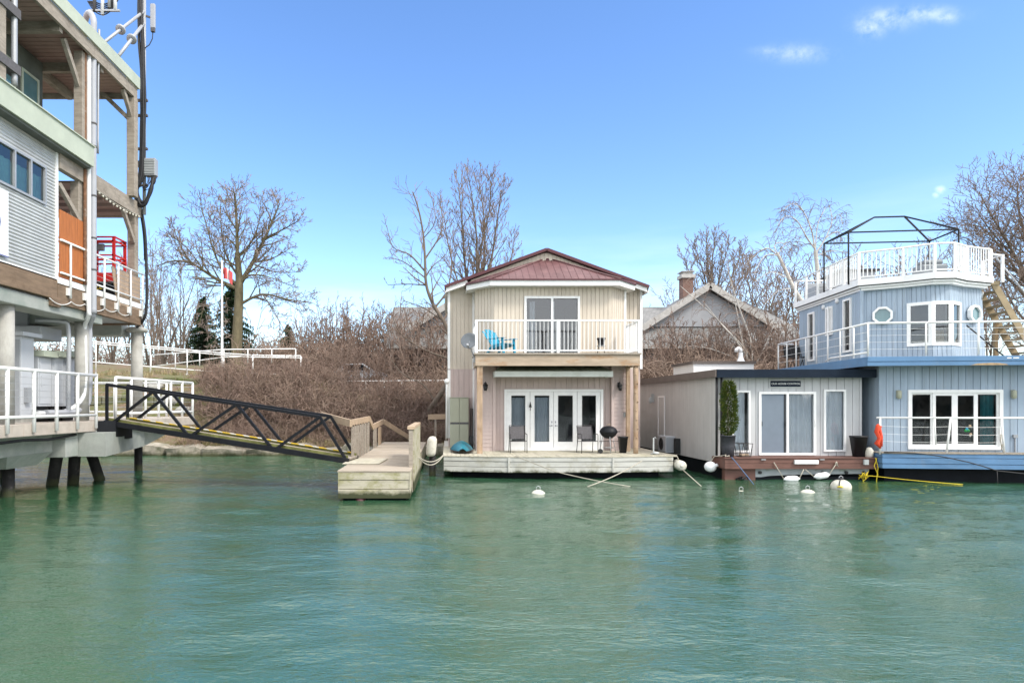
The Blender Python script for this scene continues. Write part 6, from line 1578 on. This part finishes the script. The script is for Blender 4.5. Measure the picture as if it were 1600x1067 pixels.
MT['soffitd'] = mat('dark_soffit', (.10,.11,.095), .8, .25, 2)
stilt_building()

def mast():
    x, y = -10.02, 21.25
    t = thing('antenna_mast', 'grey antenna mast with black cables braced above the green edged roof', 'mast', (x,y,8.7))
    m = MB(); m.tube([(x,y,8.7),(x,y,17.0)], .055, 10); m.build('pole', MT['steel'], t)
    for z in (9.6,10.8,11.9,12.4):
        m = MB(); m.box(x-.30,x+.16,y-.16,y-.06,z,z+.07); m.build('clamp', MT['fabric'], t)
    for (p, q, r) in (((-10.4,18.95,12.9),(x,y-.05,15.4),.045),((-9.90,19.35,12.93),(x,y-.05,15.0),.05)):
        m = MB(); m.tube([p,q], r, 10); c = Vector(p).lerp(Vector(q), .5); m.lathe(c, [(.06,-.03),(.15,-.03),(.15,.04),(.06,.04)], 14, (Vector(q)-Vector(p))); m.build('stay', MT['steel'], t)
    a = MB(); c = at(239, 26, 21.3); a.box(c.x-.075,c.x+.075,c.y-.05,c.y+.05,c.z-.40,c.z+.40); pn = a.build('antenna_panel', MT['pipew'], t, bevel=.015)
    a = MB(); a.box(c.x-.06,c.x+.06,c.y-.05,c.y+.05,c.z-.52,c.z-.40); a.bar((c.x-.06,c.y,c.z-.05),(x,y,c.z-.0), .04, .06); a.build('antenna_bracket', MT['fabric'], pn)
    a = MB(); a.tube([(c.x,c.y,c.z-.5),(c.x-.02,c.y,c.z-.75),(c.x-.12,c.y,c.z-.95),(x+.05,y-.1,c.z-1.15)], .016, 6); a.build('antenna_lead', MT['cable'], pn)
    # bundle of cables strapped to the mast
    rg = random.Random(6); T_ = Tree(2)
    for k in range(7):
        ox, oy = rg.uniform(-.08,.08), rg.uniform(-.10,-.03)
        pts = [Vector((x+ox+rg.uniform(-.03,.03)-.04*math.sin(z*.9), y-.1+oy, z)) for z in (17,16.2,15.4,14.4,13.4,12.4,11.4,10.6,9.9)]
        pts += [Vector((x-.16+ox*.6,y-.15+oy,9.45)), Vector((x-.05+ox,y-.17+oy,9.08-.02*k)), Vector((x+.16+ox*.6,y-.17+oy,9.12-.03*k)), Vector((x+.33+ox*.5,y-.15+oy,9.5)), Vector((x+.40+.05*(k%4)-.1,y-.1,9.95))]
        m = MB(); m.tube(T_.smooth(pts, 4), rg.uniform(.028,.042), 7); m.build('cable', MT['cable'], t)
    bx = MB(); c = at(233, 263, 21.2); bx.box(c.x-.12,c.x+.25,c.y-.12,c.y+.12,c.z-.28,c.z+.30); b = bx.build('equipment_box', MT['grey'], t, bevel=.02)
    bx = MB()
    for k in range(9): bx.box(c.x-.10,c.x+.23,c.y-.145,c.y-.12,c.z-.22+.055*k,c.z-.195+.055*k)
    bx.build('cooling_fin', MT['screen'], b)
    bx = MB(); bx.box(c.x-.34,c.x-.12,c.y-.08,c.y+.08,c.z-.0,c.z+.22); bx.cyl((c.x-.24,c.y-.1,c.z-.05),(c.x-.24,c.y-.1,c.z-.35), .05, 8); bx.build('bracket', MT['fabric'], b)
    rg = random.Random(2)
    for k in range(9):
        p = Vector((c.x-.1+.04*k, c.y-.06, c.z-.28)); m = MB()
        m.tube(T_.smooth([p, p+Vector((rg.uniform(-.12,.05),-.05,-.22)), p+Vector((rg.uniform(-.25,.0),-.08,-.42)), Vector((x+.05,y-.15,c.z-.55-.03*k))], 4), .010, 5); m.build('jumper_cable', MT['cable'], b)
mast()
T_ = Tree(3)
pts = T_.smooth([at(213,305,21.3),at(221,330,21.3),at(227,370,21.3),at(229,430,21.3),at(229,475,21.3),at(225,498,21.3),at(214,511,21.5)], 5)
m = MB(); m.tube(pts, .048, 8); solo('power_cable', m, MT['cable'], 'single thick black cable hanging in a bow from the mast down to the column head', 'cable', pts[0])
m = MB(); m.tube([p+Vector((-.07,.02,.0)) for p in pts[:14]], .02, 6); solo('power_cable', m, MT['cable'], 'thin black cable hanging inside the thick cable bow', 'cable', pts[0])
def gear_cluster():
    c = Vector((-9.98,18.5,13.75)); T_ = Tree(4); rg = random.Random(8)
    t = thing('radio_gear', 'cluster of small antennas and looped black cables above the corner pipes', 'antenna', c)
    for (dx,dz,h,mm) in ((.05,.1,.9,'vinyl'),(.42,.25,.5,'vinyl'),(-.18,.2,.8,'fabric'),(.25,.3,.7,'steel')):
        m = MB(); m.cyl(c+Vector((dx,0,dz-.2)), c+Vector((dx,0,dz+h)), .05, 8); m.build('antenna', MT[mm], t)
    m = MB(); m.box(c.x-.35,c.x+.55,c.y-.03,c.y+.03,c.z+.0,c.z+.05); m.build('cross_bar', MT['steel'], t)
    for k in range(6):
        a = c+Vector((-.38+.04*k,.0,.3)); b = c+Vector((.50-.03*k,0,.35)); m = MB(); m.tube(sag(a,b,.42-.06*k,10), .018, 6); m.build('loop_cable', MT['cable'], t)
gear_cluster()

# ---- pier deck on piles
def pier():
    t = thing('pier', 'pale concrete pier deck on dark piles under the stilt building', 'pier', (-11,18,0))
    m = MB(); m.box(-17,-10.2,11,18.66,1.62,1.93); m.box(-17,-11.3,18.66,19.9,1.62,1.93); m.box(-17,-9.86,19.9,25.1,1.62,1.93); m.build('slab', MT['slab'], t, bevel=.02)
    m = MB(); m.box(-17,-10.4,17.5,18.1,.95,1.46); m.box(-17,-10.75,11,17.5,1.10,1.62); m.box(-17,-10.4,17.5,18.1,1.46,1.62); m.build('beam', MT['beamc'], t, bevel=.02)
    m = MB(); m.prism([(-13,16.0),(-11.0,16.0),(-11.0,17.2),(-13,17.2)], .78, 1.12, [(-13,15.6),(-10.7,15.6),(-10.7,17.4),(-13,17.4)]); m.build('pile_cap', MT['beamc'], t)
    m = MB(); m.add([(-9.64,18.12,.93),(-9.64,18.12,1.60),(-10.05,21.0,1.60),(-10.05,21.0,1.0),(-11.2,18.12,.93),(-11.2,18.12,1.60),(-11.2,21.0,1.60),(-11.2,21.0,1.0)], [(0,3,2,1),(4,5,6,7),(0,1,5,4),(3,7,6,2),(1,2,6,5),(0,4,7,3)])
    m.add([(-10.05,21.0,1.0),(-10.05,21.0,1.6),(-10.18,21.6,1.6),(-10.18,21.6,1.0),(-11.2,21.6,1.0),(-11.2,21.6,1.6)], [(0,3,2,1),(3,4,5,2)]); m.box(-17,-11.2,18.3,21.5,1.0,1.6); m.build('beam', MT['beamc'], t)
    m = MB(); m.add([(-10.4,21.6,1.62),(-10.4,25,1.62),(-10.4,24.6,1.45),(-10.4,22.2,1.0),(-10.4,21.6,1.0),(-16,21.6,1.62),(-16,25,1.62),(-16,24.6,1.45),(-16,22.2,1.0),(-16,21.6,1.0)], [(0,1,2,3,4),(5,9,8,7,6),(4,3,8,9),(3,2,7,8),(0,4,9,5),(2,1,6,7)]); m.build('beam', MT['beamc'], t)
    for (a, b, r) in (((-11.42,16.7,-1),(-11.42,16.7,.85),.145),((-12.25,19.6,-1.2),(-11.1,18.3,1.1),.16),((-11.85,20.2,-1.2),(-10.95,18.9,1.1),.16),((-11.0,20.9,-1),(-11.3,20.2,1.15),.16),((-11.25,23.4,-1),(-11.25,23.4,1.1),.14),((-14.2,17.0,-1),(-14.2,17.0,1.0),.15),((-14.5,21.0,-1),(-14.5,21.0,1.0),.15)):
        m = MB(); m.cyl(a, b, r, 16); m.build('pile', MT['pile'], t)
    m = MB(); m.tube([(-10.30,12.0,1.52),(-10.33,14.6,1.50),(-10.32,15.6,1.53),(-10.33,16.6,1.49),(-10.36,17.45,1.53),(-10.36,17.9,1.56)], .035, 8); m.build('hung_cable', MT['cable'], t)
pier()
def pier_railings():
    t = thing('pier_railing', 'white pipe railing with wires along the pier edge before the cabinets', 'railing', (-10.17,16,1.93))
    x = -10.16; zt, zb = 3.24, 2.10
    m = MB(); m.tube([(x,12,zt),(x,18.58,zt)], .045, 10); m.build('top_rail', MT['rail'], t)
    m = MB(); m.tube([(x,12,zb),(x,18.58,zb)], .040, 10); m.build('bottom_rail', MT['rail'], t)
    for Y in (13.8,14.82,15.78,16.7,17.64,18.58):
        m = MB(); m.cyl((x,Y,1.72),(x,Y,zt), .045, 10); m.build('post', MT['rail'], t)
    m = MB()
    for k in range(6):
        z = zb+.16*(k+1); m.tube([(x,12,z),(x,18.58,z)], .005, 5)
    m.build('wires', MT['steel'], t)
    t = thing('pier_railing', 'white pipe railing with wires on the pier end behind the gangway', 'railing', (-10,22.5,1.93))
    p0, p1, p2 = Vector((-10.2,19.75,0)), Vector((-9.9,25.0,0)), Vector((-16,25.0,0))
    zt = 3.24; U = lambda p, z: p+Vector((0,0,z))
    m = MB(); m.tube([U(p0,zt),U(p1,zt),U(p2,zt)], .045, 10); m.build('top_rail', MT['rail'], t)
    m = MB(); m.tube([U(p0,2.12),U(p1,2.12),U(p2,2.12)], .04, 10); m.build('bottom_rail', MT['rail'], t)
    for (a, b, n) in ((p0,p1,6),(p1,p2,6)):
        for k in range(n+1):
            if a is p1 and k == 0: continue
            p = a.lerp(b, k/n); m = MB(); m.cyl(U(p,1.9), U(p,zt), .045, 10); m.build('post', MT['rail'], t)
    m = MB()
    for k in range(5):
        z = 2.12+.19*(k+1); m.tube([U(p0,z),U(p1,z),U(p2,z)], .005, 5)
    m.build('wires', MT['steel'], t)
pier_railings()
def cabinets():
    t = thing('utility_cabinet', 'tall grey and white utility cabinet next to the near concrete column', 'cabinet', (-11.6,17,1.93))
    m = MB(); m.box(-12.1,-11.12,16.75,17.28,2.05,4.2); m.build('body', MT['cabinet'], t, bevel=.015)
    m = MB(); m.box(-12.05,-11.16,16.73,16.75,2.12,4.1); m.build('door', MT['grey'], t)
    m = MB(); m.box(-12.1,-11.15,16.8,17.25,1.93,2.05); m.build('plinth', MT['concrete'], t)
    m = MB(); m.box(-12.25,-10.98,16.62,17.40,4.2,4.30); m.build('cap', MT['cabinet'], t)
    m = MB(); m.box(-11.12,-11.02,16.85,17.02,2.45,2.85); m.build('meter_box', MT['grey'], t)
    for (y0,y1,z1,lab) in ((17.45,18.05,3.72,'white utility cabinet with slanted cap right after the tall grey one'),(18.08,18.62,3.76,'white utility cabinet in the middle of the row on the pier'),(18.65,19.25,3.80,'white utility cabinet at the right end of the row behind the pipes')):
        t = thing('utility_cabinet', lab, 'cabinet', (-11.5,(y0+y1)/2,1.93))
        m = MB(); m.box(-12.0,-11.12,y0,y1,2.35,z1); m.build('body', MT['cabinet'], t, bevel=.012)
        m = MB(); m.box(-11.12,-11.10,y0+.05,y1-.05,2.42,z1-.05); m.box(-11.10,-11.08,y0+.08,y0+.11,2.9,3.2); m.build('door', MT['cabinet'], t, bevel=.008)
        m = MB(); m.box(-12.05,-10.95,y0-.03,y1+.03,z1,z1+.16); m.build('cap', MT['green'], t)
        m = MB(); m.box(-11.95,-11.2,y0+.03,y1-.03,1.93,2.35); m.build('plinth', MT['blacks'], t)
    m = MB(); m.box(-11.1,-10.95,17.3,19.2,2.02,2.22); solo('cable_duct', m, MT['steel'], 'low galvanised cable duct along the foot of the white cabinets', 'duct', (-11,18,1.93), bevel=.01)
    t = thing('ceiling_unit', 'boxy white unit hung under the upper deck above the cabinets', 'vent unit', (-12.2,18.3,4.7))
    m = MB(); m.box(-12.6,-11.4,18.0,19.0,4.25,4.62); m.build('casing', MT['cabinet'], t, bevel=.03)
    m = MB(); m.box(-12.3,-11.9,18.2,18.5,4.62,5.1); m.build('duct', MT['grey'], t)
cabinets()
def scissor_lift():
    x0,x1,y0,y1,zb = -12.3,-10.42,20.15,20.9,5.66
    t = thing('scissor_lift', 'small red scissor lift parked behind the upper balcony rail', 'lift', ((x0+x1)/2,20.5,zb))
    m = MB(); m.box(x0,x1,y0+.05,y1-.05,zb+.12,zb+.42); m.build('chassis', MT['black'], t, bevel=.03)
    for x in (x0+.25,x1-.25):
        for y in (y0+.02,y1-.12):
            m = MB(); m.cyl((x,y,zb+.15),(x,y+.1,zb+.15), .15, 16); m.build('wheel', MT['tyre'], t)
    m = MB(); m.box(x0+.05,x1-.05,y0+.02,y1-.02,zb+.62,zb+.90); m.build('deck_side', MT['red'], t, bevel=.01)
    m = MB()
    for k in range(2):
        z = zb+.42+.1*k; m.bar((x0+.1,y0+.1,z),(x1-.1,y0+.1,z+.1), .03, .05); m.bar((x0+.1,y0+.1,z+.1),(x1-.1,y0+.1,z), .03, .05)
    m.build('scissor_arm', MT['grey'], t)
    ca = MB(); z0, z1 = zb+.9, zb+2.02
    for x in (x0+.03,(x0+x1)/2,x1-.08,x1-.03):
        for y in (y0+.03,y1-.03): ca.bar((x,y,z0),(x,y,z1), .045, .045)
    for z in (z1,z1-.12,z0+.55,z0+.42):
        ca.bar((x0,y0+.03,z),(x1,y0+.03,z), .045, .045); ca.bar((x0,y1-.03,z),(x1,y1-.03,z), .045, .045); ca.bar((x1-.03,y0,z),(x1-.03,y1,z), .045, .045); ca.bar((x0+.03,y0,z),(x0+.03,y1,z), .045, .045)
    ca.build('guard_rail', MT['red'], t)
    m = MB(); m.box(x1-.75,x1-.40,y0+.06,y0+.16,z1-.42,z1-.2); m.build('control_box', MT['fabric'], t, bevel=.02)
    m = MB(); m.box(x1-.95,x1-.05,y0+.03,y0+.05,zb+.30,zb+.56); bd = m.build('data_plate', MT['hullblack'], t)
    glyph_text('lettering', 'DZL', .20, MT['yellow'], bd, (x1-.62,y0+.027,zb+.44), (R(90),0,0), .002, 1.1)
    m = MB(); m.lathe((-11.42,19.85,5.66), [(.17,0),(.17,.55),(.15,.62),(.14,.9),(.08,1.02),(0,1.04)], 16); solo('container', m, MT['greenc'], 'green upright container beside the red scissor lift', 'container', (-11.42,19.85,5.66))
scissor_lift()

# ---- black truss gangway down to the dock
def hazard_mat():
    m, t_, b = nodes('hazard_stripes')
    c = t_.nodes.new('ShaderNodeTexCoord'); sp_ = t_.nodes.new('ShaderNodeSeparateXYZ'); t_.links.new(c.outputs['Object'], sp_.inputs[0])
    def op(o, a, v):
        n = t_.nodes.new('ShaderNodeMath'); n.operation = o
        for i, q in enumerate((a, v)):
            if isinstance(q, (int, float)): n.inputs[i].default_value = q
            else: t_.links.new(q, n.inputs[i])
        return n.outputs[0]
    f = op('GREATER_THAN', op('FRACT', op('ADD', op('MULTIPLY', sp_.outputs[0], 2.6), op('MULTIPLY', sp_.outputs[1], 2.2)), 0), .58)
    col = mix_rgb(t_, f, (.60,.40,.02), (.62,.60,.52)); col = mix_rgb(t_, ramp(t_, noise(t_, 5, 6), .55, .72), col, (.20,.17,.06))
    t_.links.new(col, b.inputs['Base Color']); b.inputs['Roughness'].default_value = .7
    return m
def gangway():
    t = thing('gangway', 'black steel truss gangway with yellow striped edges sloping down to the dock', 'gangway', (-6.4,19,1.3))
    def line(off):
        n = Vector((.9,7.32,0)).normalized()*off
        return Vector((-10.07,19.0,1.86))+n, Vector((-2.75,18.1,.80))+n
    def tq(p): q = (p-697)/1000; return (19*q+10.07)/(7.32+.9*q)
    H = 1.13; bots = [tq(p) for p in (171,294,426,548)]; tops_ = [tq(p) for p in (170,239,370,500)]
    for off, nm in ((0,'near'),(1.0,'far')):
        a, b = line(off); lo = lambda f: a.lerp(b, f); hi = lambda f: a.lerp(b, f)+Vector((0,0,H))
        m = MB(); m.bar(lo(-.01), lo(1.0), .10, .15); m.build('bottom_chord', MT['black'], t, bevel=.008)
        m = MB(); m.bar(hi(-.002), hi(tops_[3]), .075, .085); m.build('top_chord', MT['black'], t, bevel=.008)
        seq = [(lo(0),hi(0)),(lo(bots[0]+.01),hi(tops_[1])),(hi(tops_[1]),lo(bots[1])),(lo(bots[1]+.01),hi(tops_[2])),(hi(tops_[2]),lo(bots[2])),(lo(bots[2]+.01),hi(tops_[3])),(hi(tops_[3]),lo(.992))]
        for k, (p, q) in enumerate(seq):
            m = MB(); m.bar(p, q, .07, .075); m.build('web_bar', MT['black'], t)
        m = MB(); up = Vector((0,0,.10)); n = Vector((.9,7.32,0)).normalized()*(.06 if off == 0 else -.06)
        m.bar(lo(.0)+up+n, lo(.995)+up+n, .012, .10); m.build('edge_plate', MT['mossy'], t)
        if nm == 'far':
            m = MB(); m.bar(lo(.02)+up*1.53+n*1.3, lo(.985)+up*1.53+n*1.3, .10, .022); m.build('striped_edge', hazard_mat(), t)
    a, b = line(.5); m = MB(); m.bar(a+Vector((0,0,.05)), b+Vector((0,0,.05)), .86, .05); m.build('walkway', MT['timber'], t)
    m = MB()
    for k in range(1,8):
        a, _ = line(0); c, _ = line(1); p = line(0)[0].lerp(line(0)[1], k/8); q = line(1)[0].lerp(line(1)[1], k/8); m.bar(p-Vector((0,0,.04)), q-Vector((0,0,.04)), .06, .06)
    m.build('cross_member', MT['black'], t)
    m = MB(); m.box(-10.25,-9.85,18.9,20.1,1.35,1.86); m.add([(-10.2,18.7,1.92),(-9.75,18.88,1.92),(-9.75,18.88,1.45),(-10.2,18.7,1.30),(-10.2,19.4,1.92),(-9.75,19.4,1.92),(-9.75,19.4,1.45),(-10.2,19.4,1.30)], [(0,3,2,1),(4,5,6,7),(0,1,5,4),(1,2,6,5),(2,3,7,6),(3,0,4,7)]); m.build('hinge_bracket', MT['black'], t)
gangway()

# ---- floating timber dock
def dock():
    x0,x1,y0,y1,zt = -2.7,-.9,16.0,28.2,.75
    t = thing('floating_dock', 'weathered timber floating dock with mossy plank sides', 'dock', ((x0+x1)/2,22,0))
    m = MB(); y = y0-.02; rg = random.Random(6)
    while y < y1: m.box(x0-.02+rg.uniform(-.01,.01),x1+.02+rg.uniform(-.01,.01),y,y+.136,zt-.035,zt+rg.uniform(-.003,.002)); y += .143
    m.build('deck', MT['dockwood'], t)
    m = MB(); zs = [zt-.04,.515,.285,.05]
    for k in range(3):
        o = .0 if k == 1 else .012
        m.box(x0+.02,x1-.02,y0-o,y0+.05,zs[k+1]+.006,zs[k]-.006); m.box(x0,x0+.05,y0+.055,y1,zs[k+1]+.006,zs[k]-.006); m.box(x1-.05,x1,y0+.055,y1,zs[k+1]+.006,zs[k]-.006)
    m.box(x0,x0+.022,y0-.02,y0+.03,.05,zt-.04); m.box(x1-.02,x1+.01,y0-.02,y0+.03,.05,zt-.04); m.build('side_planks', MT['dockside'], t, bevel=.008)
    m = MB(); m.box(x0+.1,x1-.1,y0+.15,y1,-.5,.3); m.build('float', MT['hullblack'], t)
    r = thing('dock_railing', 'tan timber slatted railing on the left side of the dock by the gangway', 'railing', (x0,22,zt))
    for (y,w) in ((18.6,.18),(19.1,.18),(19.6,.18),(20.2,.19),(20.8,.19),(21.5,.2),(22.3,.22)):
        m = MB(); m.box(x0-.06,x0-.02,y,y+w*1.9,.45,1.80); m.build('slat', MT['timber'], r)
    for (y,w) in ((24.2,.9),(26.0,.9)):
        m = MB(); m.box(x0-.06,x0-.02,y,y+w,.55,1.48); m.build('slat', MT['timber'] if y < 25 else MT['newwood'], r)
    for (a,b) in (((x0-.05,18.45,1.86),(x0-.05,22.95,1.88)),((x0-.05,24.0,1.56),(x0-.05,27.9,1.66)),((x0-.05,22.95,1.88),(x0-.05,24.0,1.56)),((x0-.05,18.45,1.86),(-3.95,20.3,2.06)),((x0-.02,27.9,1.66),(-1.6,29.4,.82))):
        m = MB(); m.bar(a, b, .06, .21); m.build('cap_board', MT['newwood'], r, bevel=.006)
    r = thing('dock_side_panel', 'upright grey boarded panel with tan cap on the right side of the dock', 'panel', (x1,19,.2))
    m = MB(); y = 16.95
    while y < 20.7: m.box(x1+.02,x1+.06,y,y+.17,.12,1.74); y += .178
    m.build('boards', MT['dockside'], r)
    m = MB(); m.box(x1-.08,x1+.02,16.85,16.97,.1,1.74); m.box(x1-.08,x1+.02,20.5,20.62,.1,1.74); m.build('post', MT['timber'], r)
    m = MB(); m.box(x1-.12,x1+.07,16.82,20.75,1.745,1.83); m.build('cap_board', MT['newwood'], r, bevel=.006)
    m = MB(); m.add([(-2.85,17.6,.762),(-1.85,17.6,.762),(-1.75,19.2,.762),(-2.8,19.2,.762),(-2.85,17.6,.782),(-1.85,17.6,.782),(-1.75,19.2,.79),(-2.8,19.2,.80)], [(0,3,2,1),(4,5,6,7),(0,1,5,4),(1,2,6,5),(2,3,7,6),(3,0,4,7)]); solo('landing_plate', m, MT['deckplank'], 'flat plywood landing plate where the gangway meets the dock', 'plate', (-2.3,18.4,.76))
    m = MB(); m.sphere((-2.15,16.12,-.02), .13, 14, 10); solo('float_ball', m, MT['redtrim'], 'dull red float ball at the waterline under the dock front', 'float', (-2.15,16.12,0))
    # pile with a white fender
    c = Vector((-.46,21.6,0)); m = MB(); m.cyl(c+Vector((0,0,-1)), c+Vector((0,0,.8)), .11, 12); solo('mooring_pile', m, MT['pile'], 'dark stub pile in the gap between dock and cream house', 'pile', c)
    d = Vector((.10,-.05,1)).normalized(); m = MB(); m.lathe(c+Vector((-.06,-.13,.66)), [(0,0),(.10,.01),(.155,.07),(.165,.15),(.165,.50),(.15,.60),(.09,.67),(0,.69)], 20, d); solo('fender', m, MT['buoy'], 'big white fender standing upright on the dark stub pile', 'fender', c+Vector((0,0,.7)))
    for k, (dr, lab) in enumerate(((.20,'slack mooring rope between dock and cream house, upper strand'),(.29,'slack mooring rope between dock and cream house, lower strand'))):
        rope('mooring_rope', lab, sag((-.86,19.8,.80-.02*k), (-.08,20.95,.76), dr, 12), .018)
    # steps and rail ashore beside the house
    r = thing('shore_handrail', 'short tan timber handrail on the bank beside the cream house', 'railing', (-.6,30.5,.5))
    m = MB(); m.bar((-.85,30.2,1.82),(.15,30.2,1.84), .06, .24); m.build('board', MT['newwood'], r)
    for x in (-.5, .0):
        m = MB(); m.bar((x,30.25,.4),(x,30.25,1.72), .09, .09); m.build('post', MT['timber'], r)
dock()
